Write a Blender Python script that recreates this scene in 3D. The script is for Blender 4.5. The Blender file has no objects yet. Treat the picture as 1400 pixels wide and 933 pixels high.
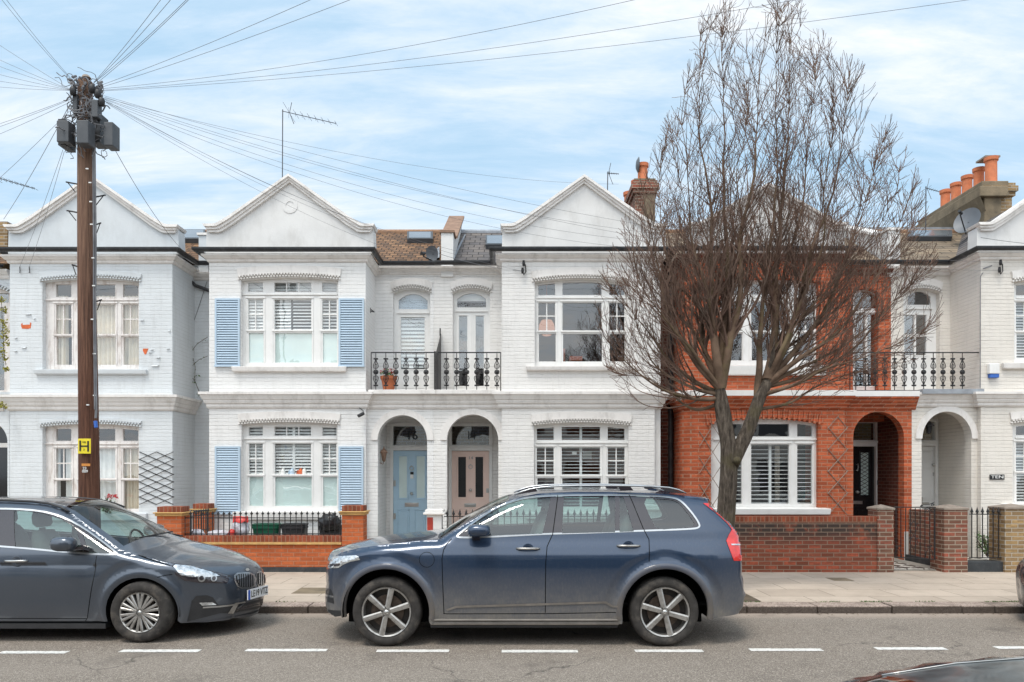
import bpy, math, random
from mathutils import Vector, Matrix, noise
from mathutils.geometry import tessellate_polygon, delaunay_2d_cdt
random.seed(7)
C = bpy.context.scene.collection
FPX, CX, HY, CZ = 1000.0, 700.0, 650.0, 1.84
def X(px, Y): return (px-CX)/FPX*Y
def Z(py, Y): return CZ+(HY-py)/FPX*Y
def P(px, py, Y): return Vector((X(px, Y), Y, Z(py, Y)))
def L(px, py, Y): return (X(px, Y), Z(py, Y))

# ------------------------------------------------------------------ materials
def new_mat(name):
    m = bpy.data.materials.new(name); m.use_nodes = True
    nt = m.node_tree; nt.nodes.clear()
    out = nt.nodes.new('ShaderNodeOutputMaterial')
    return m, nt, out
def nd(nt, typ, ins=None, **props):
    n = nt.nodes.new(typ)
    for k, v in props.items(): setattr(n, k, v)
    for k, v in (ins or {}).items():
        s = n.inputs[k]
        if isinstance(v, bpy.types.NodeSocket): nt.links.new(v, s)
        else: s.default_value = v
    return n
def rgb(c): return (c[0], c[1], c[2], 1.0)
def math_(nt, op, a, b=0.0, clamp=False):
    n = nt.nodes.new('ShaderNodeMath'); n.operation = op; n.use_clamp = clamp
    for i, v in enumerate((a, b)):
        if isinstance(v, bpy.types.NodeSocket): nt.links.new(v, n.inputs[i])
        else: n.inputs[i].default_value = v
    return n.outputs[0]
def mixc(nt, fac, a, b, mode='MIX'):
    n = nt.nodes.new('ShaderNodeMix'); n.data_type = 'RGBA'; n.blend_type = mode
    for s, v in ((n.inputs[0], fac), (n.inputs[6], a), (n.inputs[7], b)):
        if isinstance(v, bpy.types.NodeSocket): nt.links.new(v, s)
        else: s.default_value = v if not isinstance(v, tuple) else rgb(v)
    return n.outputs[2]
def ramp(nt, fac, stops):
    n = nt.nodes.new('ShaderNodeValToRGB'); nt.links.new(fac, n.inputs[0])
    el = n.color_ramp.elements
    while len(el) < len(stops): el.new(0.5)
    for e, (p, c) in zip(el, stops):
        e.position = p; e.color = rgb(c) if isinstance(c, tuple) else (c, c, c, 1)
    return n.outputs[0]
def pos(nt): return nt.nodes.new('ShaderNodeNewGeometry').outputs['Position']
def noise_t(nt, vec, scale, detail=4, rough=0.55, mapping=None):
    if mapping:
        vec = nd(nt, 'ShaderNodeMapping', {'Vector': vec, 'Scale': mapping}).outputs[0]
    return nd(nt, 'ShaderNodeTexNoise', {'Vector': vec, 'Scale': scale, 'Detail': detail, 'Roughness': rough}).outputs[0]
def principled(nt, out, color, rough=0.5, metal=0.0, spec=0.5, normal=None, coat=0.0, coat_r=0.05):
    b = nt.nodes.new('ShaderNodeBsdfPrincipled')
    for k, v in (('Base Color', color), ('Roughness', rough), ('Metallic', metal), ('Specular IOR Level', spec),
                 ('Coat Weight', coat), ('Coat Roughness', coat_r)):
        if isinstance(v, bpy.types.NodeSocket): nt.links.new(v, b.inputs[k])
        elif isinstance(v, tuple): b.inputs[k].default_value = rgb(v)
        else: b.inputs[k].default_value = v
    if normal is not None: nt.links.new(normal, b.inputs['Normal'])
    nt.links.new(b.outputs[0], out.inputs[0]); return b
def bump(nt, h, strength=0.3, dist=0.01):
    return nd(nt, 'ShaderNodeBump', {'Height': h, 'Strength': strength, 'Distance': dist}).outputs[0]

def simple(name, col, rough=0.6, metal=0.0, var=0.12, scale=6.0, bmp=0.0, bscale=60.0, spec=0.5, coat=0.0, dirt=None):
    m, nt, out = new_mat(name); p = pos(nt)
    f = noise_t(nt, p, scale, 6)
    c = mixc(nt, ramp(nt, f, [(0.3, 0.0), (0.7, 1.0)]), tuple(x*(1-var) for x in col), tuple(min(1, x*(1+var)) for x in col))
    if dirt:
        f2 = noise_t(nt, p, dirt[1], 8, 0.7, (1, 1, dirt[3] if len(dirt) > 3 else 1))
        c = mixc(nt, ramp(nt, f2, [(0.5, 0.0), (0.75, dirt[2])]), c, dirt[0])
    n = bump(nt, noise_t(nt, p, bscale, 4), bmp, 0.01) if bmp else None
    principled(nt, out, c, rough, metal, spec, n, coat)
    return m

def wall_uv(nt, p):
    s = nd(nt, 'ShaderNodeSeparateXYZ', {0: p})
    u = math_(nt, 'ADD', s.outputs[0], s.outputs[1])
    return nd(nt, 'ShaderNodeCombineXYZ', {0: u, 1: s.outputs[2], 2: 0.0}).outputs[0], s
def painted_brick(name, col, mortar=0.80, grime_or_shade=0.35, bs=0.9, stain=(0.30, 0.29, 0.26), peel=0.0):
    m, nt, out = new_mat(name); p = pos(nt); uv, s = wall_uv(nt, p)
    wob = noise_t(nt, p, 9.0, 3)
    uv2 = nd(nt, 'ShaderNodeVectorMath', {0: uv, 1: nd(nt, 'ShaderNodeCombineXYZ', {0: 0.0, 1: math_(nt, 'MULTIPLY', math_(nt, 'SUBTRACT', wob, 0.5), 0.012), 2: 0.0}).outputs[0]}, operation='ADD').outputs[0]
    br = nd(nt, 'ShaderNodeTexBrick', {'Vector': uv2, 'Scale': 1.0, 'Mortar Size': 0.0055, 'Mortar Smooth': 0.6, 'Brick Width': 0.225, 'Row Height': 0.0745, 'Color1': (1, 1, 1, 1), 'Color2': (.9, .9, .9, 1), 'Mortar': (0, 0, 0, 1)})
    fac = br.outputs['Fac']
    big = noise_t(nt, p, 1.3, 6, 0.6)
    mid = noise_t(nt, p, 14.0, 5, 0.65, (1, 1, 2.5))
    zc = math_(nt, 'FRACT', math_(nt, 'DIVIDE', nd(nt, 'ShaderNodeSeparateXYZ', {0: uv2}).outputs[1], .0745))
    hl = ramp(nt, math_(nt, 'ABSOLUTE', math_(nt, 'SUBTRACT', zc, .5)), [(.40, 0.0), (.49, 1.0)])
    fac = math_(nt, 'MAXIMUM', math_(nt, 'MULTIPLY', fac, .38), math_(nt, 'MULTIPLY', hl, .95))
    # mortar joints show only in patches: some are filled with paint
    fac = math_(nt, 'MULTIPLY', fac, ramp(nt, noise_t(nt, p, 3.0, 5, 0.7, (.6, .6, 3)), [(0.34, 0.22), (0.66, 1.0)]))
    c = mixc(nt, ramp(nt, big, [(0.3, 0.0), (0.7, 1.0)]), tuple(x*0.94 for x in col), tuple(min(1, x*1.04) for x in col))
    c = mixc(nt, math_(nt, 'MULTIPLY', math_(nt, 'SUBTRACT', br.outputs['Color'], 0.9), 0.6, True), c, (col[0]*1.05, col[1]*1.05, col[2]*1.05))
    c = mixc(nt, math_(nt, 'MULTIPLY', fac, 1-mortar), c, stain)
    f3 = noise_t(nt, p, 2.4, 8, 0.72, (2.6, 2.6, 0.4))
    c = mixc(nt, math_(nt, 'MULTIPLY', ramp(nt, f3, [(0.52, 0.0), (0.78, 1.0)]), grime_or_shade), c, stain)
    c = mixc(nt, math_(nt, 'MULTIPLY', ramp(nt, mid, [(0.60, 0.0), (0.72, 1.0)]), grime_or_shade*.5), c, stain)
    low = nd(nt, 'ShaderNodeMapRange', {'Value': s.outputs[2], 'From Min': 0.9, 'From Max': 0.1, 'To Min': 0.0, 'To Max': 0.5}).outputs[0]
    c = mixc(nt, math_(nt, 'MULTIPLY', low, mid), c, stain)
    h = math_(nt, 'ADD', math_(nt, 'MULTIPLY', fac, -1.0), math_(nt, 'MULTIPLY', mid, 0.8))
    principled(nt, out, c, 0.62, 0, 0.3, bump(nt, h, bs*.62, 0.012))
    return m
def raw_brick(name, c1, c2, mortar, dark=(0.05, 0.04, 0.035), sooty=0.4, bw=0.225, rh=0.0745, topsoot=None, msize=0.009, spread=1.0):
    m, nt, out = new_mat(name); p = pos(nt); uv, s = wall_uv(nt, p)
    br = nd(nt, 'ShaderNodeTexBrick', {'Vector': uv, 'Scale': 1.0, 'Mortar Size': msize, 'Mortar Smooth': 0.3, 'Bias': 0.0, 'Brick Width': bw, 'Row Height': rh, 'Color1': (0, 0, 0, 1), 'Color2': (1, 1, 1, 1), 'Mortar': (.5, .5, .5, 1)})
    c = ramp(nt, br.outputs['Color'], [(0.0, c1), (0.55, c2), (1.0, tuple(x*0.55 for x in c2))])
    c = mixc(nt, 1-spread, c, c1) if spread < 1 else c
    cell = nd(nt, 'ShaderNodeTexNoise', {'Vector': nd(nt, 'ShaderNodeVectorMath', {0: uv, 1: (.113, .0373, 1)}, operation='SNAP').outputs[0], 'Scale': 37.0}).outputs[0]
    c = mixc(nt, math_(nt, 'MULTIPLY', ramp(nt, cell, [(.42, 0.0), (.60, 1.0)]), .55*spread), c, tuple(x*.42 for x in c1))
    n1 = noise_t(nt, p, 22, 6, 0.7)
    c = mixc(nt, ramp(nt, n1, [(0.35, 0.55), (0.7, 0.0)]), c, tuple(x*0.6 for x in c2))
    n2 = noise_t(nt, p, 1.7, 7, 0.7)
    c = mixc(nt, math_(nt, 'MULTIPLY', ramp(nt, n2, [(0.5, 0.0), (0.7, 1.0)]), sooty), c, dark)
    if topsoot:
        z0, z1, a = topsoot
        g = nd(nt, 'ShaderNodeMapRange', {'Value': s.outputs[2], 'From Min': z0, 'From Max': z1}).outputs[0]
        nn = ramp(nt, noise_t(nt, p, 2.0, 6, 0.7, (1, 1, .8)), [(0.40, 0.0), (0.52, 1.0)])
        c = mixc(nt, math_(nt, 'MULTIPLY', math_(nt, 'MULTIPLY', g, nn), a), c, dark)
    c = mixc(nt, math_(nt, 'MULTIPLY', br.outputs['Fac'], .85), c, mortar)
    h = math_(nt, 'ADD', math_(nt, 'MULTIPLY', br.outputs['Fac'], -1.0), math_(nt, 'MULTIPLY', n1, 0.5))
    principled(nt, out, c, 0.85, 0, 0.2, bump(nt, h, 0.8, 0.008))
    return m
def glass_mat(name, tint=(0.85, 0.9, 0.9), ior=1.9, rough=0.0, wav=0.0):
    m, nt, out = new_mat(name)
    t = nd(nt, 'ShaderNodeBsdfTransparent', {'Color': rgb(tint)})
    ins = {'Color': (1, 1, 1, 1), 'Roughness': rough}
    if wav:
        ins['Normal'] = bump(nt, noise_t(nt, pos(nt), 2.0, 2), wav, 0.02)
    g = nd(nt, 'ShaderNodeBsdfGlossy', ins)
    ge = nt.nodes.new('ShaderNodeNewGeometry')
    dt = nd(nt, 'ShaderNodeVectorMath', {0: ge.outputs['Incoming'], 1: ge.outputs['Normal']}, operation='DOT_PRODUCT').outputs['Value']
    f0 = ((ior-1)/(ior+1))**2
    sch = math_(nt, 'POWER', math_(nt, 'SUBTRACT', 1.0, math_(nt, 'ABSOLUTE', dt), True), 5.0)
    f = math_(nt, 'ADD', math_(nt, 'MULTIPLY', sch, 1-f0), f0, True)
    mx = nd(nt, 'ShaderNodeMixShader', {0: f, 1: t.outputs[0], 2: g.outputs[0]})
    nt.links.new(mx.outputs[0], out.inputs[0]); return m
def car_paint(name, col, dirtcol=(0.14, 0.12, 0.10), z0=0.75, z1=0.2, amt=0.85, metal=0.55, rough=0.28):
    m, nt, out = new_mat(name); p = pos(nt); s = nd(nt, 'ShaderNodeSeparateXYZ', {0: p})
    g = nd(nt, 'ShaderNodeMapRange', {'Value': s.outputs[2], 'From Min': z0, 'From Max': z1}).outputs[0]
    n1 = noise_t(nt, p, 3.5, 8, 0.72, (1, 1, 1.6)); n2 = noise_t(nt, p, 60, 4, .7, (1, 1, .35))
    f = math_(nt, 'MULTIPLY', g, math_(nt, 'ADD', n1, 0.35))
    f = math_(nt, 'MULTIPLY', f, math_(nt, 'ADD', math_(nt, 'MULTIPLY', n2, .7), 0.6), True)
    f = math_(nt, 'MULTIPLY', f, amt)
    f = math_(nt, 'ADD', f, math_(nt, 'MULTIPLY', ramp(nt, n2, [(0.5, 0.0), (0.8, 1.0)]), 0.10), True)
    fl = nd(nt, 'ShaderNodeTexNoise', {'Vector': p, 'Scale': 900.0}).outputs[0]
    c = mixc(nt, ramp(nt, fl, [(0.4, 0.0), (0.7, 1.0)]), col, tuple(min(1, x*1.25) for x in col))
    c = mixc(nt, f, c, dirtcol)
    r = math_(nt, 'ADD', rough, math_(nt, 'MULTIPLY', f, 0.4), True)
    b = principled(nt, out, c, r, metal, 0.5, None, 1.0)
    nt.links.new(math_(nt, 'SUBTRACT', 1.0, f, True), b.inputs['Coat Weight'])
    nt.links.new(math_(nt, 'SUBTRACT', metal, math_(nt, 'MULTIPLY', f, metal), True), b.inputs['Metallic'])
    cr = math_(nt, 'ADD', 0.03, math_(nt, 'MULTIPLY', n1, 0.08), True)
    nt.links.new(cr, b.inputs['Coat Roughness'])
    return m
def emis(name, col, st):
    m, nt, out = new_mat(name)
    f = noise_t(nt, pos(nt), 8, 2)
    e = nd(nt, 'ShaderNodeEmission', {'Color': mixc(nt, f, col, tuple(x*.9 for x in col)), 'Strength': st})
    nt.links.new(e.outputs[0], out.inputs[0]); return m

M = {}
M['brick_white'] = painted_brick('painted brick white', (0.785, 0.775, 0.76), 0.56, 0.20, 1.1)
M['brick_white14'] = painted_brick('painted brick warm white', (0.785, 0.765, 0.74), 0.54, 0.22, 1.15)
M['brick_blue'] = painted_brick('painted brick pale blue grey', (0.675, 0.70, 0.715), 0.66, 0.28, .9)
M['brick_cream'] = painted_brick('painted brick cream', (0.745, 0.70, 0.64), 0.52, 0.2, 1.2)
M['stucco_white'] = simple('stucco white', (0.71, 0.70, 0.685), .7, 0, .05, 3, .25, 40, .3, dirt=((.40, .38, .35), 2.5, .45, .4))
M['stucco_blue'] = simple('stucco pale blue', (0.63, 0.66, 0.68), .7, 0, .04, 3, .2, 40, .3, dirt=((.4, .4, .39), 1.8, .35, .5))
M['trim_white'] = simple('masonry trim white', (0.77, 0.74, 0.71), .6, 0, .05, 5, .25, 50, .3, dirt=((.36, .33, .30), 4.0, .55, .4))
M['coping'] = simple('coping weathered', (0.80, 0.77, 0.74), .8, 0, .06, 5, .3, 50, .3, dirt=((.24, .21, .18), 5.0, .5, .6))
M['coping_mid'] = simple('coping of the red house', (0.60, 0.56, 0.53), .8, 0, .12, 5, .4, 50, .3, dirt=((.34, .27, .22), 5.0, .5, .6))
M['coping_brown'] = simple('coping brown', (0.27, 0.17, 0.12), .85, 0, .25, 6, .5, 50, .3, dirt=((.10, .08, .06), 5.0, .6, .6))
M['joinery'] = simple('window joinery white', (0.80, 0.79, 0.77), .35, 0, .03, 5, .05, 50, .5, dirt=((.5, .47, .42), 6.0, .25, .4))
M['joinery_worn'] = simple('window joinery peeling', (0.78, 0.74, 0.71), .6, 0, .05, 8, .6, 60, .3, dirt=((.34, .25, .20), 9.0, .85, .25))
M['brick_orange'] = raw_brick('orange garden wall brick', (0.68, 0.18, 0.065), (0.58, 0.145, 0.052), (0.40, 0.22, 0.14), sooty=.2, msize=.007, spread=.75)
M['brick_red'] = raw_brick('red facade brick', (0.70, 0.175, 0.075), (0.56, 0.130, 0.058), (0.42, 0.24, 0.16), sooty=.22, msize=.008)
M['brick_redold'] = raw_brick('old red brick', (0.52, 0.115, 0.06), (0.30, 0.10, 0.06), (0.27, 0.19, 0.14), sooty=.35, topsoot=(.50, .82, .97))
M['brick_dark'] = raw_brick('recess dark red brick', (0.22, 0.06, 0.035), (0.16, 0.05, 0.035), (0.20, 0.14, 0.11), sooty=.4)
M['brick_pier'] = raw_brick('mixed stock brick pier', (0.42, 0.11, 0.07), (0.24, 0.13, 0.09), (0.38, 0.32, 0.25), sooty=.3)
M['brick_yellow'] = raw_brick('yellow stock brick', (0.50, 0.33, 0.15), (0.36, 0.24, 0.13), (0.42, 0.38, 0.32), sooty=.25)
M['soldier'] = raw_brick('soldier course', (0.46, 0.12, 0.06), (0.32, 0.09, 0.05), (0.30, 0.18, 0.12), sooty=.4, bw=0.075, rh=0.5)
M['ochre'] = simple('ochre cap moulding', (0.55, 0.33, 0.12), .8, 0, .2, 8, .4, 50, dirt=((.2, .12, .06), 6, .6))
M['render_brown'] = simple('stained cement render', (0.20, 0.155, 0.10), .9, 0, .3, 3, .6, 30, dirt=((.07, .06, .045), 2.0, .95))
M['stone'] = simple('pier cap stone', (0.27, 0.22, 0.18), .9, 0, .2, 9, .6, 50, dirt=((.12, .11, .08), 6, .7))
M['black_paint'] = simple('black gloss paint', (0.018, 0.018, 0.02), .3, 0, .2, 9, .1, 50)
M['gutter'] = simple('black gutter', (0.022, 0.023, 0.026), .35, 0, .3, 7, .15, 30, dirt=((.10, .10, .095), 6, .5))
M['iron'] = simple('black iron', (0.02, 0.02, 0.022), .5, .2, .3, 20, .3, 80, dirt=((.10, .06, .04), 12, .4))
M['plinth'] = simple('black painted plinth', (0.03, 0.035, 0.04), .6, 0, .25, 9, .3, 40, dirt=((.12, .11, .10), 6, .5))
M['shutter'] = simple('pale blue shutter', (0.47, 0.59, 0.70), .45, 0, .05, 4, .05, 60)
M['door_blue'] = simple('pale blue door', (0.46, 0.64, 0.77), .35, 0, .04, 4, 0, 60)
M['door_pink'] = simple('blush pink door', (0.86, 0.66, 0.58), .38, 0, .04, 4, 0, 60)
M['door_black'] = simple('glossy black door', (0.014, 0.014, 0.016), .12, 0, .1, 4, .02, 20, coat=.6)
M['door_white'] = simple('white door', (0.80, 0.79, 0.77), .35, 0, .03, 4, 0, 60)
M['chrome'] = simple('polished chrome', (0.50, 0.51, 0.52), .30, 1.0, .04, 9)
M['alloy'] = simple('alloy wheel metal', (0.42, 0.405, 0.385), .34, .7, .12, 30, dirt=((.12, .10, .085), 12, .8))
M['alloy_dark'] = simple('alloy barrel dark', (0.05, 0.045, 0.042), .55, .6, .2, 30)
M['brake'] = simple('brake disc rusty', (0.10, 0.075, 0.06), .5, .6, .3, 25)
M['rubber'] = simple('tyre rubber', (0.045, 0.041, 0.038), .85, 0, .3, 14, .3, 120, spec=.25, dirt=((.13, .11, .09), 7, .75))
M['plastic'] = simple('black car plastic', (0.025, 0.025, 0.027), .5, 0, .2, 9, .1, 80)
M['gloss_black'] = simple('gloss black trim', (0.03, 0.025, 0.03), .10, 0, .1, 9, coat=.7)
M['underbody'] = simple('underbody black', (0.008, 0.008, 0.008), .95, 0, .2, 5, spec=.05)
M['seat'] = simple('car seat fabric', (0.16, 0.15, 0.14), .8, 0, .15, 9)
M['seat_light'] = simple('pale car seat', (0.22, 0.21, 0.20), .7, 0, .08, 9)
M['lamp_red'] = simple('tail lamp red', (0.68, 0.015, 0.01), .08, 0, .2, 20, coat=1.0)
M['lamp_clear'] = simple('headlamp reflector', (0.62, 0.64, 0.66), .12, .75, .35, 26, coat=1.0)
M['curtain'] = simple('beige curtain', (0.78, 0.70, 0.58), .9, 0, .12, 5)
M['net'] = simple('net curtain', (0.82, 0.82, 0.80), .9, 0, .1, 5)
M['blind'] = simple('white louvre blind', (0.88, 0.89, 0.88), .5, 0, .03, 5)
M['frost'] = simple('frosted film', (0.70, 0.82, 0.79), .25, 0, .06, 2, spec=.6)
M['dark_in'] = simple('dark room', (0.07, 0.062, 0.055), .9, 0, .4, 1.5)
M['red_in'] = simple('room with brick red wall', (0.22, 0.09, 0.05), .9, 0, .5, 1.8)
M['glass'] = glass_mat('window glass', (.95, .97, .97), 2.3, 0.0, .12)
M['glass_lead'] = glass_mat('old leaded glass', (.5, .5, .5), 1.8, 0.03, .5)
M['car_glass'] = glass_mat('car side glass', (.52, .66, .64), 1.9)
M['car_wglass'] = glass_mat('car windscreen glass', (.72, .80, .78), 1.6)
M['terracotta'] = simple('terracotta', (0.56, 0.17, 0.07), .75, 0, .15, 8, .2, 50, dirt=((.25, .12, .08), 7, .5))
M['tile'] = None
M['lead'] = simple('lead flashing', (0.30, 0.32, 0.35), .6, .2, .2, 6, .2, 30)
M['skylight'] = simple('skylight glass', (0.22, 0.25, 0.28), .15, .5, .1, 2)
M['sill_dusty'] = simple('dusty sill trim', (0.20, 0.18, 0.16), .45, .3, .2, 9)
M['roof_glass'] = simple('panoramic roof glass', (0.06, 0.075, 0.08), .3, 0, .6, 14, coat=.25)
M['shutter_shade'] = simple('shutter shade board', (0.16, 0.25, 0.36), .6, 0, .05, 4)  # darker blue puts the shade between the slats into the colour
M['grime_or_shade'] = simple('dentil gap shade', (0.50, 0.48, 0.45), .8, 0, .15, 9)  # painted shade for the gaps between the dentil teeth
M['red_painted'] = simple('dark red paint', (0.36, 0.04, 0.025), .5, 0, .15, 9)
M['ridge'] = simple('ridge tile', (0.30, 0.17, 0.10), .8, 0, .2, 9)
M['grey_box'] = simple('grey junction box', (0.075, 0.08, 0.088), .55, .1, .12, 5, dirt=((.10, .10, .10), 5, .5))
M['wire'] = simple('cable', (0.17, 0.17, 0.18), .6, 0, .3, 5)
M['yellow'] = simple('hydrant yellow', (0.85, 0.68, 0.03), .4, 0, .05, 9)
M['white_paint'] = simple('sticker white', (0.8, 0.8, 0.78), .5, 0, .08, 9)
M['orange_tag'] = simple('orange tag', (0.65, 0.25, 0.05), .5, 0, .1, 9)
M['bare_brick'] = simple('exposed brick', (0.62, 0.14, 0.05), .9, 0, .2, 12, .4, 50)
M['dish'] = simple('satellite dish grey', (0.13, 0.14, 0.155), .5, .1, .1, 5)
M['trellis_grey'] = simple('weathered trellis wood', (0.28, 0.22, 0.18), .85, 0, .25, 14, .3, 80)
M['leaf'] = simple('green leaves', (0.07, 0.14, 0.03), .6, 0, .5, 18)
M['leaf_yellow'] = simple('yellow green leaves', (0.30, 0.27, 0.04), .6, 0, .5, 12)
M['flower'] = simple('red flowers', (0.50, 0.02, 0.03), .6, 0, .3, 30)
M['stem'] = simple('plant stem', (0.11, 0.08, 0.05), .85, 0, .3, 30)
M['bin_green'] = simple('green recycling box', (0.01, 0.10, 0.055), .4, 0, .15, 6)
M['bag_black'] = simple('black refuse bag', (0.02, 0.02, 0.022), .25, 0, .3, 12, .8, 14)
M['bag_white'] = simple('white patterned bag', (0.62, 0.62, 0.66), .4, 0, .3, 16, .7, 14, dirt=((.25, .08, .12), 14, .8))
M['bag_red'] = simple('red bag top', (0.62, 0.03, 0.02), .4, 0, .2, 10, .5, 20)
M['plate_white'] = simple('number plate white', (0.80, 0.81, 0.82), .3, 0, .03, 9)
M['plate_blue'] = simple('plate blue band', (0.02, 0.10, 0.50), .3, 0, .05, 9)
M['letter'] = simple('black lettering', (0.015, 0.015, 0.015), .4, 0, .1, 9)
M['letter_grey'] = simple('etched lettering', (0.30, 0.30, 0.30), .4, 0, .1, 9)
M['steel'] = simple('brushed steel fitting', (0.55, 0.54, 0.52), .28, .9, .1, 9)
M['lampglow'] = emis('glowing pink lampshade', (1.0, 0.52, 0.36), .5)
M['stucco_grey'] = simple('grey weathered render', (0.58, 0.56, 0.54), .8, 0, .1, 3, .3, 40, dirt=((.25, .22, .19), 2.5, .6))
M['bulb'] = emis('bulb', (1.0, 0.62, 0.2), 3.0)
M['paper'] = simple('paper notice', (0.75, 0.75, 0.72), .6, 0, .05, 9)
M['blue_plastic'] = simple('blue cable wrap', (0.03, 0.12, 0.45), .4, 0, .2, 9)
M['porch_floor'] = None

def checker():
    m, nt, out = new_mat('black and white path tiles'); p = pos(nt)
    rot = nd(nt, 'ShaderNodeMapping', {'Vector': p, 'Rotation': (0, 0, 0.785)}).outputs[0]
    ch = nd(nt, 'ShaderNodeTexChecker', {'Vector': nd(nt, 'ShaderNodeVectorMath', {0: rot, 1: (1, 1, 0)}, operation='MULTIPLY').outputs[0], 'Scale': 4.6, 'Color1': rgb((.66, .64, .58)), 'Color2': rgb((.06, .045, .04))})
    c = mixc(nt, ramp(nt, noise_t(nt, p, 5, 6), [(.4, 0.0), (.8, .6)]), ch.outputs[0], (.2, .17, .13))
    principled(nt, out, c, .5); return m
M['checker'] = checker()

def roof_tiles(name, c1, c2, c3, w=.17, h=.145, b=1.0):
    m, nt, out = new_mat(name); p = pos(nt); s = nd(nt, 'ShaderNodeSeparateXYZ', {0: p})
    v = math_(nt, 'MULTIPLY', s.outputs[2], 1.75)
    uv = nd(nt, 'ShaderNodeCombineXYZ', {0: s.outputs[0], 1: v, 2: 0.0}).outputs[0]
    br = nd(nt, 'ShaderNodeTexBrick', {'Vector': uv, 'Scale': 1.0, 'Mortar Size': .012, 'Mortar Smooth': .5, 'Brick Width': w, 'Row Height': h, 'Color1': (0, 0, 0, 1), 'Color2': (1, 1, 1, 1), 'Mortar': (.5, .5, .5, 1)})
    c = ramp(nt, br.outputs['Color'], [(0, c1), (.5, c2), (1, c3)])
    c = mixc(nt, ramp(nt, noise_t(nt, p, 3, 6, .7), [(.45, 0.0), (.7, .6)]), c, tuple(x*.45 for x in c2))
    c = mixc(nt, math_(nt, 'MULTIPLY', br.outputs['Fac'], .9), c, (.02, .017, .015))
    saw = math_(nt, 'FRACT', math_(nt, 'DIVIDE', v, h))
    hh = math_(nt, 'SUBTRACT', math_(nt, 'MULTIPLY', saw, -1.0), br.outputs['Fac'])
    principled(nt, out, c, .8, 0, .3, bump(nt, hh, b, .03)); return m
M['tile'] = roof_tiles('brown clay roof tiles', (.30, .17, .09), (.20, .11, .06), (.13, .08, .05))
M['slate'] = roof_tiles('grey slates', (.17, .15, .14), (.12, .11, .11), (.20, .17, .15), .25, .2, .5)
M['tile_tan'] = roof_tiles('tan roof tiles', (.33, .25, .17), (.26, .20, .14), (.19, .15, .11), .6, .15)

def road_mat():
    m, nt, out = new_mat('asphalt'); p = pos(nt)
    fine = nd(nt, 'ShaderNodeTexVoronoi', {'Vector': p, 'Scale': 130.0}).outputs['Color']
    fine = nd(nt, 'ShaderNodeSeparateColor', {0: fine}).outputs[0]
    n1 = noise_t(nt, p, 60, 4, .7); big = noise_t(nt, p, .55, 6, .6, (.35, 1, 1)); n3 = noise_t(nt, p, 260, 3, .8)
    c = ramp(nt, fine, [(0.0, (.12, .095, .076)), (.55, (.27, .228, .187)), (.88, (.41, .355, .30)), (1.0, (.68, .61, .53))])
    c = mixc(nt, ramp(nt, n3, [(.35, .65), (.62, 0.0)]), c, (.085, .074, .064))
    c = mixc(nt, ramp(nt, big, [(.35, 0.0), (.65, .35)]), c, (.33, .285, .24))
    s = nd(nt, 'ShaderNodeSeparateXYZ', {0: p})
    edge = nd(nt, 'ShaderNodeMapRange', {'Value': s.outputs[1], 'From Min': 9.35, 'From Max': 9.62}).outputs[0]
    c = mixc(nt, math_(nt, 'MULTIPLY', edge, math_(nt, 'ADD', n1, .25), True), c, (.42, .34, .28))
    st = noise_t(nt, p, 1.1, 5, .7)
    c = mixc(nt, math_(nt, 'MULTIPLY', ramp(nt, st, [(.56, 0.0), (.68, 1.0)]), .45), c, (.10, .085, .075))
    ck = nd(nt, 'ShaderNodeTexVoronoi', {'Vector': nd(nt, 'ShaderNodeVectorMath', {0: p, 1: nd(nt, 'ShaderNodeVectorMath', {0: nd(nt, 'ShaderNodeTexNoise', {'Vector': p, 'Scale': 3.0, 'Detail': 5}).outputs['Color'], 3: .5}, operation='SCALE').outputs[0]}, operation='ADD').outputs[0], 'Scale': .45}, feature='DISTANCE_TO_EDGE').outputs['Distance']
    cm = math_(nt, 'MULTIPLY', ramp(nt, ck, [(0.0, 1.0), (.006, 0.0)]), ramp(nt, big, [(.46, 0.0), (.56, .8)]))
    c = mixc(nt, cm, c, (.05, .045, .04))
    h = math_(nt, 'ADD', fine, n1)
    principled(nt, out, c, .85, 0, .3, bump(nt, h, .6, .006)); return m
def paving_mat():
    m, nt, out = new_mat('concrete paving flags'); p = pos(nt)
    s = nd(nt, 'ShaderNodeSeparateXYZ', {0: p})
    wob = noise_t(nt, p, 1.2, 2)
    uv = nd(nt, 'ShaderNodeCombineXYZ', {0: s.outputs[0], 1: math_(nt, 'ADD', s.outputs[1], math_(nt, 'MULTIPLY', wob, .05)), 2: 0.0}).outputs[0]
    br = nd(nt, 'ShaderNodeTexBrick', {'Vector': uv, 'Scale': 1.0, 'Mortar Size': .006, 'Mortar Smooth': .2, 'Brick Width': .93, 'Row Height': .62, 'Color1': (0, 0, 0, 1), 'Color2': (1, 1, 1, 1), 'Mortar': (.5, .5, .5, 1)})
    c = ramp(nt, br.outputs['Color'], [(0, (.52, .43, .345)), (.5, (.57, .475, .385)), (1, (.46, .38, .305))])
    n = noise_t(nt, p, 2.3, 8, .7); n2 = noise_t(nt, p, 90, 4, .7)
    c = mixc(nt, ramp(nt, n, [(.42, 0.0), (.72, .55)]), c, (.30, .245, .195))
    c = mixc(nt, ramp(nt, n2, [(.45, .3), (.7, 0.0)]), c, (.34, .28, .23))
    c = mixc(nt, math_(nt, 'MULTIPLY', br.outputs['Fac'], .8), c, (.10, .085, .06))
    h = math_(nt, 'SUBTRACT', math_(nt, 'MULTIPLY', n2, .3), br.outputs['Fac'])
    principled(nt, out, c, .85, 0, .3, bump(nt, h, .5, .006)); return m
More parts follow.
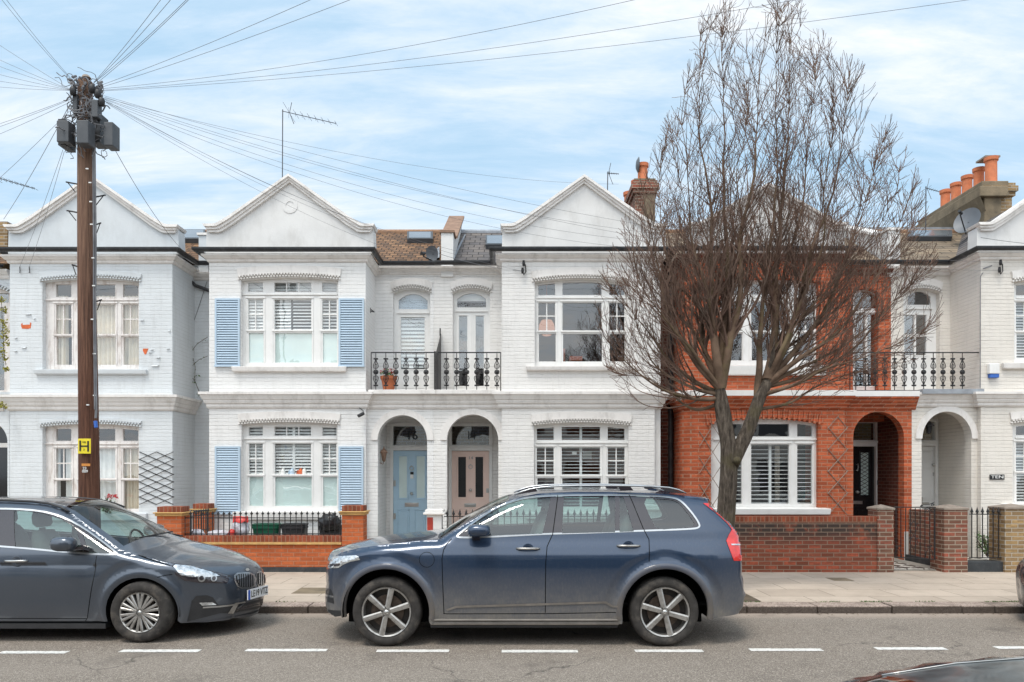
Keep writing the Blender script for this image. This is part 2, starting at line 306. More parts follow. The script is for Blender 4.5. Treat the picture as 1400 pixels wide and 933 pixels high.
def granite_mat():
    m, nt, out = new_mat('granite kerb'); p = pos(nt)
    v = nd(nt, 'ShaderNodeSeparateColor', {0: nd(nt, 'ShaderNodeTexVoronoi', {'Vector': p, 'Scale': 70.0}).outputs['Color']}).outputs[0]
    c = ramp(nt, v, [(0, (.22, .165, .14)), (.5, (.40, .31, .26)), (1, (.55, .45, .38))])
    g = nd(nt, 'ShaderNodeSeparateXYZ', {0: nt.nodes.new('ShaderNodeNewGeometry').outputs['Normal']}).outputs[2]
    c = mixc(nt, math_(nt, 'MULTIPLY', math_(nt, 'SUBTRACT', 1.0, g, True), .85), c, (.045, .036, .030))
    c = mixc(nt, ramp(nt, noise_t(nt, p, 4, 6), [(.45, 0.0), (.7, .6)]), c, (.10, .08, .065))
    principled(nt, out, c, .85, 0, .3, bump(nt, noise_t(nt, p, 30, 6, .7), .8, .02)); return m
M['road'] = road_mat(); M['paving'] = paving_mat(); M['granite'] = granite_mat()
M['marking'] = simple('worn white road paint', (.72, .70, .66), .7, 0, .08, 9, .3, 90, dirt=((.14, .13, .12), 30, .9))
M['earth'] = simple('garden earth', (.10, .075, .05), .95, 0, .4, 8, .6, 40)
M['garden_paving'] = simple('garden paving', (.28, .26, .23), .9, 0, .2, 4, .3, 40)
def bark_mat():
    m, nt, out = new_mat('tree bark'); p = pos(nt)
    n = noise_t(nt, p, 9, 8, .75, (3, 3, .5)); n2 = noise_t(nt, p, 2.2, 5)
    c = ramp(nt, n, [(.32, (.022, .018, .015)), (.50, (.095, .076, .06)), (.72, (.24, .195, .155))])
    c = mixc(nt, ramp(nt, n2, [(.5, 0.0), (.66, .75)]), c, (.10, .085, .045))
    principled(nt, out, c, .95, 0, .15, bump(nt, n, 1.0, .04)); return m
def pole_mat():
    m, nt, out = new_mat('creosoted pole wood'); p = pos(nt)
    s = nd(nt, 'ShaderNodeSeparateXYZ', {0: p})
    n = noise_t(nt, p, 14, 8, .75, (3, 3, .12)); n2 = noise_t(nt, p, 1.2, 4)
    c = ramp(nt, n, [(.3, (.034, .016, .011)), (.5, (.12, .05, .030)), (.72, (.23, .115, .07))])
    up = nd(nt, 'ShaderNodeMapRange', {'Value': s.outputs[2], 'From Min': 3.0, 'From Max': 6.5}).outputs[0]
    c = mixc(nt, math_(nt, 'MULTIPLY', up, .6), c, ramp(nt, n, [(.3, (.09, .055, .04)), (.7, (.38, .25, .17))]))
    principled(nt, out, c, .75, 0, .3, bump(nt, n, .9, .02)); return m
M['bark'] = bark_mat(); M['pole'] = pole_mat()
M['twig'] = simple('twigs', (.15, .095, .072), .9, 0, .45, 2.5, spec=.2, dirt=((.17, .15, .125), 3, .6))
M['bark_limb'] = simple('limbs', (.15, .10, .07), .95, 0, .5, 4, .6, 30, spec=.15, dirt=((.13, .12, .05), 2.5, .7))

# ------------------------------------------------------------------ object helpers
def wloc(o):
    v = Vector(o.location)
    while o.parent: o = o.parent; v = v+Vector(o.location)
    return v
def thing(name, label, cat, loc=(0, 0, 0), group=None, rz=0.0):
    o = bpy.data.objects.new(name, None); C.objects.link(o); o.empty_display_size = .3
    o.location = loc; o.rotation_euler = (0, 0, rz)
    o['label'] = label; o['category'] = cat
    if group: o['group'] = group
    return o
def inpoly(x, y, poly):
    c = False; n = len(poly); j = n-1
    for i in range(n):
        xi, yi = poly[i]; xj, yj = poly[j]
        if (yi > y) != (yj > y) and x < (xj-xi)*(y-yi)/(yj-yi)+xi: c = not c
        j = i
    return c
class MB:
    def __init__(s): s.v = []; s.f = []; s.fm = []; s.m = 0; s.normals = None
    def add(s, vs, fs):
        b = len(s.v); s.v += [tuple(v) for v in vs]; s.f += [tuple(b+i for i in f) for f in fs]; s.fm += [s.m]*len(fs)
    def box(s, x0, x1, y0, y1, z0, z1):
        s.add([(x0, y0, z0), (x1, y0, z0), (x1, y1, z0), (x0, y1, z0), (x0, y0, z1), (x1, y0, z1), (x1, y1, z1), (x0, y1, z1)],
              [(0, 1, 5, 4), (1, 2, 6, 5), (2, 3, 7, 6), (3, 0, 4, 7), (4, 5, 6, 7), (3, 2, 1, 0)])
    def pbox(s, px0, px1, py0, py1, Y, d, front=0.0):   # pixel rectangle at depth Y, thickness d backwards
        s.box(X(px0, Y), X(px1, Y), Y-front, Y+d, Z(py1, Y), Z(py0, Y))
    def quad(s, a, b, c, d): s.add([a, b, c, d], [(0, 1, 2, 3)])
    def tube(s, pts, r, n=6, cap=True):
        pts = [Vector(p) for p in pts]; k = len(pts)
        rs = r if isinstance(r, (list, tuple)) else [r]*k
        vs = []; fs = []
        ref = Vector((0.13, 0.31, 0.94)).normalized()
        t0 = (pts[1]-pts[0]).normalized()
        if abs(t0.dot(ref)) > .95: ref = Vector((1, 0, 0))
        u = t0.cross(ref).normalized()
        for i in range(k):
            t = (pts[min(i+1, k-1)]-pts[max(i-1, 0)])
            t = t.normalized() if t.length > 1e-9 else t0
            u = (u-t*u.dot(t)); u = u.normalized() if u.length > 1e-6 else t.orthogonal().normalized()
            w = t.cross(u)
            for j in range(n):
                a = 2*math.pi*j/n
                vs.append(pts[i]+(u*math.cos(a)+w*math.sin(a))*rs[i])
        for i in range(k-1):
            for j in range(n):
                j2 = (j+1) % n
                fs.append((i*n+j, i*n+j2, (i+1)*n+j2, (i+1)*n+j))
        if cap: fs.append(tuple(range(n))[::-1]); fs.append(tuple((k-1)*n+j for j in range(n)))
        s.add(vs, fs)
    def lathe(s, prof, origin, axis='Z', n=16):       # prof: (r, h)
        vs = []; fs = []; o = Vector(origin)
        for r, h in prof:
            for j in range(n):
                a = 2*math.pi*j/n; c, d = r*math.cos(a), r*math.sin(a)
                vs.append(o+(Vector((c, d, h)) if axis == 'Z' else Vector((c, h, d)) if axis == 'Y' else Vector((h, c, d))))
        for i in range(len(prof)-1):
            for j in range(n):
                j2 = (j+1) % n
                fs.append((i*n+j, i*n+j2, (i+1)*n+j2, (i+1)*n+j))
        s.add(vs, fs)
    def plate(s, outer, holes, y0, d, back=False):     # outer/holes: (x, z)
        loops = [outer]+list(holes)
        vin = []; ed = []
        for lp in loops:
            k0 = len(vin); vin += [Vector((p[0], p[1])) for p in lp]; ed += [(k0+q, k0+(q+1) % len(lp)) for q in range(len(lp))]
        cv, ce, cf, *_ = delaunay_2d_cdt(vin, ed, [], 0, 1e-6)
        flat = [(v.x, v.y) for v in cv]; b = []
        for t in cf:
            cx = sum(flat[q][0] for q in t)/3; cy = sum(flat[q][1] for q in t)/3
            if not inpoly(cx, cy, outer) or any(inpoly(cx, cy, h) for h in holes): continue
            (x1, z1), (x2, z2), (x3, z3) = flat[t[0]], flat[t[1]], flat[t[2]]
            if (x2-x1)*(z3-z1)-(x3-x1)*(z2-z1) < 0: t = (t[0], t[2], t[1])
            b.append(tuple(t))
        s.add([(p[0], y0, p[1]) for p in flat], b)
        if back: s.add([(p[0], y0+d, p[1]) for p in flat], [(t[0], t[2], t[1]) for t in b])
        for li, lp in enumerate(loops):
            ar = sum(lp[i][0]*lp[(i+1) % len(lp)][1]-lp[(i+1) % len(lp)][0]*lp[i][1] for i in range(len(lp)))
            k = len(lp); vs = [(p[0], y0, p[1]) for p in lp]+[(p[0], y0+d, p[1]) for p in lp]
            fs = [(i, (i+1) % k, (i+1) % k+k, i+k) for i in range(k)]
            if (ar > 0) == (li == 0): fs = [f[::-1] for f in fs]
            s.add(vs, fs)
    def mould(s, path, prof):
        """path: plan points (x, y) walking with the outside on the right hand; prof: (projection, z)"""
        k = len(path); ps = [Vector((p[0], p[1])) for p in path]; offs = []
        for i in range(k):
            ds = []
            if i > 0: ds.append((ps[i]-ps[i-1]).normalized())
            if i < k-1: ds.append((ps[i+1]-ps[i]).normalized())
            ns = [Vector((d.y, -d.x)) for d in ds]
            if len(ns) == 1: offs.append(ns[0])
            else:
                b = (ns[0]+ns[1]); b = b/max(1e-6, b.length); offs.append(b/max(.3, b.dot(ns[0])))
        vs = []; fs = []; m = len(prof)
        for i in range(k):
            for (pr, z) in prof:
                q = ps[i]+offs[i]*pr; vs.append((q.x, q.y, z))
        for i in range(k-1):
            for j in range(m-1):
                a = i*m+j; fs.append((a, a+1, a+m+1, a+m))
        fs.append(tuple(range(m))); fs.append(tuple((k-1)*m+j for j in range(m))[::-1])
        s.add(vs, fs)
    def build(s, name, mat, parent=None, smooth=False, origin=None, bevel=0.0, label=None, cat=None, group=None, kind=None, autos=None):
        if s.normals:
            for i, f in enumerate(s.f):
                a, b_, c_ = Vector(s.v[f[0]]), Vector(s.v[f[1]]), Vector(s.v[f[2]])
                if (b_-a).cross(c_-a).dot(Vector(s.normals[f[0]])) < 0: s.f[i] = tuple(f[::-1])
        me = bpy.data.meshes.new(name)
        off = wloc(parent) if parent else Vector(origin) if origin is not None else Vector((0, 0, 0))
        me.from_pydata([tuple(Vector(v)-off) for v in s.v], [], s.f)
        mats = mat if isinstance(mat, (list, tuple)) else [mat]
        for q in mats: me.materials.append(q)
        if len(mats) > 1: me.polygons.foreach_set('material_index', s.fm)
        if smooth: me.polygons.foreach_set('use_smooth', [True]*len(me.polygons))
        me.update()
        if s.normals: me.normals_split_custom_set_from_vertices(s.normals)
        o = bpy.data.objects.new(name, me); C.objects.link(o)
        if autos:
            me.set_sharp_from_angle(angle=math.radians(autos))
        if parent: o.parent = parent
        elif origin is not None: o.location = origin
        if bevel:
            b = o.modifiers.new('b', 'BEVEL'); b.width = bevel; b.segments = 2; b.limit_method = 'ANGLE'
        if label: o['label'] = label
        if cat: o['category'] = cat
        if group: o['group'] = group
        if kind: o['kind'] = kind
        return o
def structure(name, mb, mat, **k): return mb.build(name, mat, kind='structure', **k)
def arc_open(x0, x1, zb, zs, zc, n=14):
    """opening with an arched head: corner bottom-left, then clockwise seen from front... (x, z)"""
    w = (x1-x0)/2; h = zc-zs; cx = (x0+x1)/2
    if h < 1e-4: return [(x0, zb), (x1, zb), (x1, zs), (x0, zs)]
    R = (w*w+h*h)/(2*h); cz = zc-R; a0 = math.asin(min(1, w/R)); pts = [(x0, zb), (x1, zb)]
    if h >= w*.999: a0 = math.pi/2
    for i in range(n+1):
        a = a0-2*a0*i/n
        pts.append((cx+R*math.sin(a), cz+R*math.cos(a)))
    return pts
def text_mesh(txt, size, name, mat, parent, loc, width=None, depth=.004, rz=0.0, label=None, rx=math.pi/2):
    cu = bpy.data.curves.new(name, 'FONT'); cu.body = txt; cu.size = size; cu.extrude = depth
    cu.align_x = 'CENTER'; cu.align_y = 'CENTER'
    t = bpy.data.objects.new('tmp', cu); C.objects.link(t)
    bpy.context.view_layer.update()
    me = bpy.data.meshes.new_from_object(t.evaluated_get(bpy.context.evaluated_depsgraph_get()))
    C.objects.unlink(t); bpy.data.objects.remove(t)
    if width:
        xs = [v.co.x for v in me.vertices]; sc = width/(max(xs)-min(xs))
        for v in me.vertices: v.co.x *= sc
    me.materials.clear(); me.materials.append(mat); me.name = name
    R = Matrix.Rotation(rz, 4, 'Z') @ Matrix.Rotation(rx, 4, 'X')
    me.transform(Matrix.Translation(Vector(loc)-(wloc(parent) if parent else Vector((0, 0, 0)))) @ R)
    o = bpy.data.objects.new(name, me); C.objects.link(o)
    if parent: o.parent = parent
    if label: o['label'] = label
    return o
# ------------------------------------------------------------------ the setting
YB, YR, YP, YD = 14.70, 15.73, 14.82, 16.05       # bay front, recessed wall, porch wall, door plane
YW = 13.10                                        # garden walls
GZ = 0.13
b = MB(); b.quad((-400, -400, -.02), (400, -400, -.02), (400, 400, -.02), (-400, 400, -.02)); structure('ground', b, M['earth'])
b = MB()
n = 60
b.quad((-60, -2.2, 0), (60, -2.2, 0), (60, 9.74, 0), (-60, 9.74, 0)); structure('road', b, M['road'])
b = MB(); b.box(-60, 60, 10.06, YW+.25, -.02, .10); structure('pavement', b, M['paving'])
b = MB(); b.box(-60, 60, -5.2, -2.5, -.02, .10); structure('opposite_pavement', b, M['paving'])
# kerb stones with uneven joints
b = MB(); b2 = MB(); x = -30.0; rk = random.Random(3)
joints = [X(p, 9.74) for p in (340, 421, 700, 905, 1021.5, 1117.9, 1220, 1315.7, 1361)]
xs = []; x = -28
while x < joints[0]-.9: xs.append(x); x += rk.uniform(.75, 1.15)
xs += joints; x = joints[-1]+1
while x < 28: xs.append(x); x += rk.uniform(.75, 1.15)
for a, c in zip(xs, xs[1:]):
    d = rk.uniform(-.008, .008)
    b.box(a+.006, c-.006, 9.74+d, 10.055, -.03, .098+rk.uniform(-.006, .006))
b.box(-28, 28, -2.5, -2.2, -.03, .1)
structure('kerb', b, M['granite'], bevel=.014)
b = MB(); b.box(-28, 28, 9.78, 10.05, -.03, .075); structure('kerb_bed', b, M['earth'])
# moss and weeds along the back of the kerb: grows in the joint
b = MB(); rk = random.Random(5)
for i in range(900):
    xx = rk.uniform(3.2, 8.5) if i < 780 else rk.uniform(-4, -2.2)
    if noise.noise(Vector((xx*1.7, 0, 0))) < 0.05: continue
    yy = 10.06+rk.gauss(0, .012); h = rk.uniform(.006, .022); a = rk.uniform(0, 3.14); w = rk.uniform(.004, .012)
    b.add([(xx-w*math.cos(a), yy-w*math.sin(a), .098), (xx+w*math.cos(a), yy+w*math.sin(a), .098), (xx+rk.uniform(-.01, .01), yy, .1+h)], [(0, 1, 2)])
o = b.build('moss', M['leaf']); o['kind'] = 'stuff'; o['label'] = 'green moss along the back of the granite kerb'; o['category'] = 'moss'
# tree pit at the kerb
b = MB(); b.box(2.62, X(1030, 10.4), 10.07, 11.3, .09, .105); structure('tree_pit', b, M['earth'])
# parking bay dashes, each slightly out of true
dashes = [(0, 92, 892.5), (165, 273, 890.5), (336, 447, 889.5), (515, 614, 890.5), (686, 790, 891), (868, 961, 890.5), (1025, 1124, 889), (1197, 1293, 887.3), (1361, 1440, 886), (-175, -80, 893)]
b = MB(); rk = random.Random(8)
for a, c, py in dashes:
    Y0 = (CZ*FPX)/(py-HY); Y0 = Y0; k = 26; up = []; dn = []
    for i in range(k+1):
        px = a+(c-a)*i/k; w = .055+rk.uniform(-.006, .006)
        up.append((X(px, Y0), Y0+w, .004)); dn.append((X(px, Y0), Y0-w, .004))
    b.add(dn+up, [(i, i+1, k+1+i+1, k+1+i) for i in range(k)])
structure('road_markings', b, M['marking'])
# utility covers let into the pavement
b = MB(); b.pbox  # noqa
for (p0, p1, ya, yb) in ((405, 480, 10.75, 11.3), (1183, 1213, 12.05, 12.4)):
    b.box(X(p0, 11), X(p1, 11), ya, yb, .09, .1035)
structure('pavement_covers', b, M['render_brown'])
b = MB(); b.box(X(1222, YW), X(1280, YW), YW+.26, YD, .0, .135); structure('garden_path', b, M['checker'])
b = MB(); b.box(X(1323, YW), X(1390, YW), YW+.2, YD, .0, .235); structure('garden_path', b, M['checker'])
b = MB(); b.box(X(500, YW), X(583, YW), YW+.26, YD+1, .0, .15); structure('garden_path', b, M['garden_paving'])
b = MB(); b.box(-40, 40, YW+.25, 40, -.02, .12); structure('garden_ground', b, M['garden_paving'])
b = MB(); b.box(X(228, YW), X(470, YW), YW+.2, YB, .12, .52); structure('raised_garden_bed', b, M['garden_paving'])

# ------------------------------------------------------------------ sky
w = bpy.data.worlds.new('World'); bpy.context.scene.world = w; w.use_nodes = True
nt = w.node_tree; nt.nodes.clear()
out = nt.nodes.new('ShaderNodeOutputWorld')
SUN_EL, SUN_AZ = math.radians(65), math.radians(208)      # sun behind the camera, a little to the left
sky = nt.nodes.new('ShaderNodeTexSky'); sky.sky_type = 'NISHITA'; sky.sun_disc = False
sky.sun_elevation = SUN_EL; sky.sun_rotation = SUN_AZ; sky.air_density = 1.0; sky.dust_density = .6; sky.ozone_density = 1.5
bg1 = nd(nt, 'ShaderNodeBackground', {'Color': sky.outputs[0], 'Strength': .13})
tc = nt.nodes.new('ShaderNodeTexCoord').outputs['Generated']
sp = nd(nt, 'ShaderNodeSeparateXYZ', {0: tc})
zz = math_(nt, 'ADD', math_(nt, 'MAXIMUM', sp.outputs[2], 0.0), .22)
pv = nd(nt, 'ShaderNodeCombineXYZ', {0: math_(nt, 'DIVIDE', sp.outputs[0], zz), 1: math_(nt, 'MULTIPLY', math_(nt, 'DIVIDE', sp.outputs[1], zz), 1.0), 2: 0.0}).outputs[0]
rot = nd(nt, 'ShaderNodeMapping', {'Vector': pv, 'Rotation': (0, 0, .25), 'Scale': (.55, 1.9, 1), 'Location': (3.1, 1.7, 0)}).outputs[0]
warp = nd(nt, 'ShaderNodeTexNoise', {'Vector': rot, 'Scale': 1.1, 'Detail': 3}).outputs['Color']
rot2 = nd(nt, 'ShaderNodeVectorMath', {0: rot, 1: nd(nt, 'ShaderNodeVectorMath', {0: warp, 3: .55}, operation='SCALE').outputs[0]}, operation='ADD').outputs[0]
c1 = noise_t(nt, rot2, 1.35, 12, .66)
c2 = noise_t(nt, rot2, 4.5, 6, .6)
cl = math_(nt, 'ADD', math_(nt, 'MULTIPLY', c1, .80), math_(nt, 'MULTIPLY', c2, .20))
cover = ramp(nt, cl, [(.38, .15), (.50, .55), (.63, .95)])
hor = nd(nt, 'ShaderNodeMapRange', {'Value': sp.outputs[2], 'From Min': .0, 'From Max': .35, 'To Min': .35, 'To Max': 0.0}).outputs[0]
cover = math_(nt, 'ADD', cover, hor, True)
ccol = mixc(nt, ramp(nt, cl, [(.45, 0.0), (.68, 1.0)]), (.72, .84, .97), (1.0, .98, .955))
bg2 = nd(nt, 'ShaderNodeBackground', {'Color': ccol, 'Strength': 1.15})
clear = nd(nt, 'ShaderNodeBackground', {'Color': (.44, .73, .97, 1), 'Strength': 1.1})
base = nd(nt, 'ShaderNodeMixShader', {0: .72, 1: bg1.outputs[0], 2: clear.outputs[0]})
mx = nd(nt, 'ShaderNodeMixShader', {0: cover, 1: base.outputs[0], 2: bg2.outputs[0]})
# added glow: unseen sky behind the camera brightened to light the house fronts
sb = nd(nt, 'ShaderNodeMapRange', {'Value': sp.outputs[1], 'From Min': .15, 'From Max': -.7, 'To Min': 0.0, 'To Max': 1.0}).outputs[0]
up_ = nd(nt, 'ShaderNodeMapRange', {'Value': sp.outputs[2], 'From Min': .0, 'From Max': .5, 'To Min': .15, 'To Max': 1.0}).outputs[0]
glow = nd(nt, 'ShaderNodeBackground', {'Color': (1.0, .955, .89, 1), 'Strength': math_(nt, 'MULTIPLY', math_(nt, 'MULTIPLY', sb, up_), 1.25)})
ad = nd(nt, 'ShaderNodeAddShader', {0: mx.outputs[0], 1: glow.outputs[0]})
nt.links.new(ad.outputs[0], out.inputs[0])
sd = bpy.data.lights.new('sun', 'SUN'); sd.energy = 2.3; sd.angle = math.radians(18); sd.color = (1, .94, .85)
so = bpy.data.objects.new('sun', sd); C.objects.link(so)
# the sky's sun_rotation turns clockwise from +Y seen from above
dirv = Vector((math.sin(SUN_AZ)*math.cos(SUN_EL), math.cos(SUN_AZ)*math.cos(SUN_EL), math.sin(SUN_EL)))
so.rotation_euler = dirv.to_track_quat('Z', 'Y').to_euler()
so.location = dirv*30

cam = bpy.data.cameras.new('camera'); co = bpy.data.objects.new('camera', cam); C.objects.link(co)
co.location = (0, 0, CZ); co.rotation_euler = (math.pi/2, 0, 0)
cam.sensor_width = 36; cam.lens = 36*FPX/1400; cam.shift_y = (HY-466.5)/1400; cam.clip_end = 2000; cam.clip_start = .05
sc = bpy.context.scene; sc.camera = co
sc.view_settings.view_transform = 'Standard'; sc.view_settings.look = 'None'; sc.view_settings.exposure = 0; sc.view_settings.gamma = 1
sc.render.engine = 'CYCLES'; sc.cycles.max_bounces = 8; sc.cycles.transparent_max_bounces = 24; sc.cycles.glossy_bounces = 4; sc.cycles.diffuse_bounces = 4

# ------------------------------------------------------------------ house pieces
def arc_z(pyE, pyC, x0, x1, x):
    """height (in photo rows) of a shallow arch at column x"""
    t = (x-(x0+x1)/2)/((x1-x0)/2); return pyC+(pyE-pyC)*t*t
def arc_hole(x0, x1, pyE, pyC, pyB, Y, n=12):
    pts = [L(x0, pyB, Y), L(x1, pyB, Y)]
    for i in range(n+1):
        x = x1+(x0-x1)*i/n
        pts.append(L(x, arc_z(pyE, pyC, x0, x1, x), Y))
    return pts
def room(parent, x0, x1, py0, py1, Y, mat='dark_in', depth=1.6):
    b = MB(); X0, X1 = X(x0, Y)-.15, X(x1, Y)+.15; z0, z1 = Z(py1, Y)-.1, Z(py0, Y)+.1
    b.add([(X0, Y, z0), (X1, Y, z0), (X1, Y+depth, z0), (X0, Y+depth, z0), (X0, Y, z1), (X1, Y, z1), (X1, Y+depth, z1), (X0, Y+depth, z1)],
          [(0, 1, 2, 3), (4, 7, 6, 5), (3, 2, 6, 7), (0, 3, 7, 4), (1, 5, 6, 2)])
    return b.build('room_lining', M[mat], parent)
def louvres(parent, x0, x1, py0, py1, Y, pitch=4.2, split=None, tilt=.35, mat='blind', name='louvre_blind', hh=1.5):
    b = MB()
    cells = [(x0, split-1.6), (split+1.6, x1)] if split else [(x0, x1)]
    for a, c in cells:
        py = py0+pitch/2
        while py < py1:
            z = Z(py, Y); h = hh/1000*Y; d = .030
            Xa, Xc = X(a, Y), X(c, Y)
            ys = (Y-d*math.cos(tilt), Y+d*math.cos(tilt)); dz = d*math.sin(tilt)
            b.add([(Xa, ys[0], z-dz), (Xc, ys[0], z-dz), (Xc, ys[1], z+dz), (Xa, ys[1], z+dz), (Xa, ys[0], z-dz+.008), (Xc, ys[0], z-dz+.008), (Xc, ys[1], z+dz+.008), (Xa, ys[1], z+dz+.008)],
                  [(0, 1, 5, 4), (1, 2, 6, 5), (2, 3, 7, 6), (3, 0, 4, 7), (4, 5, 6, 7), (3, 2, 1, 0)])
            py += pitch
    if split: b.pbox(split-1.7, split+1.7, py0, py1, Y, .03, .02)
    return b.build(name, M[mat], parent)
def curtain(parent, x0, x1, py0, py1, Y, mat='curtain', amp=.035, waves=7, name='curtain', seed=0):
    b = MB(); k = 60; rr = random.Random(seed); ph = rr.uniform(0, 6)
    vs = []
    for j in range(5):
        for i in range(k+1):
            px = x0+(x1-x0)*i/k; py = py0+(py1-py0)*j/4
            a = waves*2*math.pi*i/k+ph+math.sin(i*.21+seed)*.9
            vs.append((X(px, Y), Y+amp*math.sin(a)*(.6+.1*j)+.01*math.sin(a*2.3), Z(py, Y)))
    b.add(vs, [(j*(k+1)+i, j*(k+1)+i+1, (j+1)*(k+1)+i+1, (j+1)*(k+1)+i) for j in range(4) for i in range(k)])
    return b.build(name, M[mat], parent, smooth=True)
def sash_window(house, Yw, o, lights, fan, up, lo, frame='joinery', cross=(0, 2), fanbars=0, casement=False, sillpx=None, sill_mat='trim_white', glassm='glass', upsplit=None, label=None):
    """o = (x0, x1, pyEdge, pyCrown, pyBottom) of the masonry opening; fan/up/lo = pane rows; lights = pane columns"""
    x0, x1, pE, pC, pB = o; Yf = Yw+.11
    fr = MB(); pane = MB(); holes = []
    shape = arc_hole(x0-.5, x1+.5, pE, pC, pB, Yf)
    def hole(pts, glass=True):
        holes.append(pts)
        if glass:
            c = [(p[0], Yf+.035, p[1]) for p in pts]; pane.add(c, [tuple(range(len(c)))])
    for (a, c) in lights:
        k = 6; pts = [L(a, fan[1], Yf), L(c, fan[1], Yf)]
        for i in range(k+1):
            x = c+(a-c)*i/k; pts.append(L(x, max(fan[0], arc_z(pE, pC, x0, x1, x)+5.0), Yf))
        hole(pts)
        hole([L(a, up[1], Yf), L(c, up[1], Yf), L(c, up[0], Yf), L(a, up[0], Yf)])
        if not casement:
            d = .8
            hole([L(a+d, lo[1], Yf), L(c+d, lo[1], Yf), L(c+d, lo[0], Yf), L(a+d, lo[0], Yf)])
    fr.plate(shape, holes, Yf, .07)
    # raised members: transom, sash surrounds, mullions, meeting rails, horns
    fr.pbox(x0+3, x1-1, fan[1]+3.2, fan[1]+5.0, Yf, .02, .028)
    for (a, c) in lights:
        fr.pbox(a-3.6, c+3.6, up[0]-3.6, up[0]-1.2, Yf, .01, .02)
        if not casement:
            fr.pbox(a-3.0, c+3.0, up[1]+.3, up[1]+2.6, Yf, .02, .022)
            for q in (a-2.4, c+2.0): fr.pbox(q-.6, q+.7, up[1]+2.6, up[1]+6.2, Yf, .01, .018)
        fr.pbox(a-3.0, a-1.6, up[0], lo[1] if not casement else up[1], Yf, .01, .012)
        fr.pbox(c+1.6, c+3.0, up[0], lo[1] if not casement else up[1], Yf, .01, .012)
    for i, (a, c) in enumerate(lights):
        if i in cross:
            m = (a+c)/2; h = (up[0]+up[1])/2 if upsplit is None else upsplit
            fr.pbox(m-.8, m+.8, up[0], up[1], Yf+.02, .02); fr.pbox(a, c, h-.8, h+.8, Yf+.021, .02)
    if fanbars:
        a, c = lights[1]
        for q in range(1, fanbars):
            m = a+(c-a)*q/fanbars; fr.pbox(m-.7, m+.7, fan[0], fan[1], Yf+.02, .02)
    fo = fr.build('window', M[frame], house, bevel=.004, label=label)
    pane.build('pane', M[glassm], fo)
    if sillpx:
        s = MB(); a, c, p0, p1 = sillpx
        Xa, Xc = X(a, Yw-.1), X(c, Yw-.1)
        s.mould([(Xa, Yf), (Xa, Yw-.001), (Xc, Yw-.001), (Xc, Yf)], [(.0, Z(p1, Yw)), (.06, Z(p1, Yw)), (.075, Z(p1, Yw)+.015), (.085, Z(p0, Yw)-.02), (.085, Z(p0, Yw)), (.0, Z(p0, Yw)+.012), (-.1, Z(p0, Yw)+.02)])
        s.build('sill', M[sill_mat], fo, bevel=.004)
    return arc_hole(x0, x1, pE, pC, pB, Yw), fo
def hood(house, Yw, x0, x1, pE, pC, mat, ext=3.0, H=15.0, name='window_arch', flat=False, teeth=34):
    """cambered arch band over an opening with two rows of little dentil notches along its lower edge"""
    b = MB(); k = 14; g = 3.2
    def low(x): return arc_z(pE, pC, x0, x1, x)
    # upper solid band
    bot = [(x0-ext+(x1-x0+2*ext)*i/k) for i in range(k+1)]
    lo_ = [L(x, low(x)-5.2, Yw) for x in bot]
    hi_ = [L(x+(-1.4 if i < k/2 else 1.4), (low(x)-H) if not flat else pC-H, Yw) for i, x in enumerate(bot)]
    b.plate(lo_+hi_[::-1], [], Yw-.035, .034)
    # teeth
    n = teeth
    for r in range(2):
        for i in range(n+(r == 0)):
            t = (i+.5*r)/n; x = x0-ext+.6+(x1-x0+2*ext-1.2)*t; w = (x1-x0+2*ext)/n*.31
            y1 = low(x)-.2-2.7*r; y0 = y1-2.1
            b.plate([L(x-w, y1-.5, Yw), L(x, y1, Yw), L(x+w, y1-.5, Yw), L(x+w*.55, y0, Yw), L(x-w*.55, y0, Yw)], [], Yw-.040-.012*r, .036+.012*r)
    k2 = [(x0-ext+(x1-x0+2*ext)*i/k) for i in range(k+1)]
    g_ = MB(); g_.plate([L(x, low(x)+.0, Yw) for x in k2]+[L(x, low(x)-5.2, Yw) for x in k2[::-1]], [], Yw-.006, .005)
    g_.build('dentil_gap_shade', M['grime_or_shade'], house)  # darker strip stands in for shadow between the teeth
    return b.build(name, M[mat], house)
def string_prof(pt, pb, Y):
    zt, zb = Z(pt, Y-.1), Z(pb, Y-.05); h = zt-zb
    return [(-.05, zb), (.02, zb), (.03, zb+.04*h), (.045, zb+.12*h), (.045, zb+.26*h), (.07, zb+.32*h), (.085, zb+.45*h), (.085, zb+.50*h), (.105, zb+.56*h), (.125, zb+.72*h), (.135, zb+.80*h), (.16, zb+.84*h), (.16, zb+h), (-.05, zb+h+.01)]
def cornice_prof(pt, pb, Y):
    zt, zb = Z(pt, Y-.1), Z(pb, Y-.05); h = zt-zb
    return [(-.05, zb), (.015, zb), (.03, zb+.08*h), (.04, zb+.22*h), (.04, zb+.34*h), (.07, zb+.44*h), (.10, zb+.66*h), (.12, zb+.74*h), (.12, zb+.98*h), (-.05, zb+h)]
def gutter_mesh(path, z, r=.055):
    b = MB(); prof = [(.10, z+.05)]
    for i in range(9):
        a = math.pi*i/8
        prof.append((.10+r-r*math.cos(a), z-r*math.sin(a)*1.1+.03))
    prof += [(.10+2*r, z+.052), (.10+2*r-.012, z+.052), (.10+2*r-.014, z+.02), (.12, z+.02)]
    b.mould(path, prof); return b
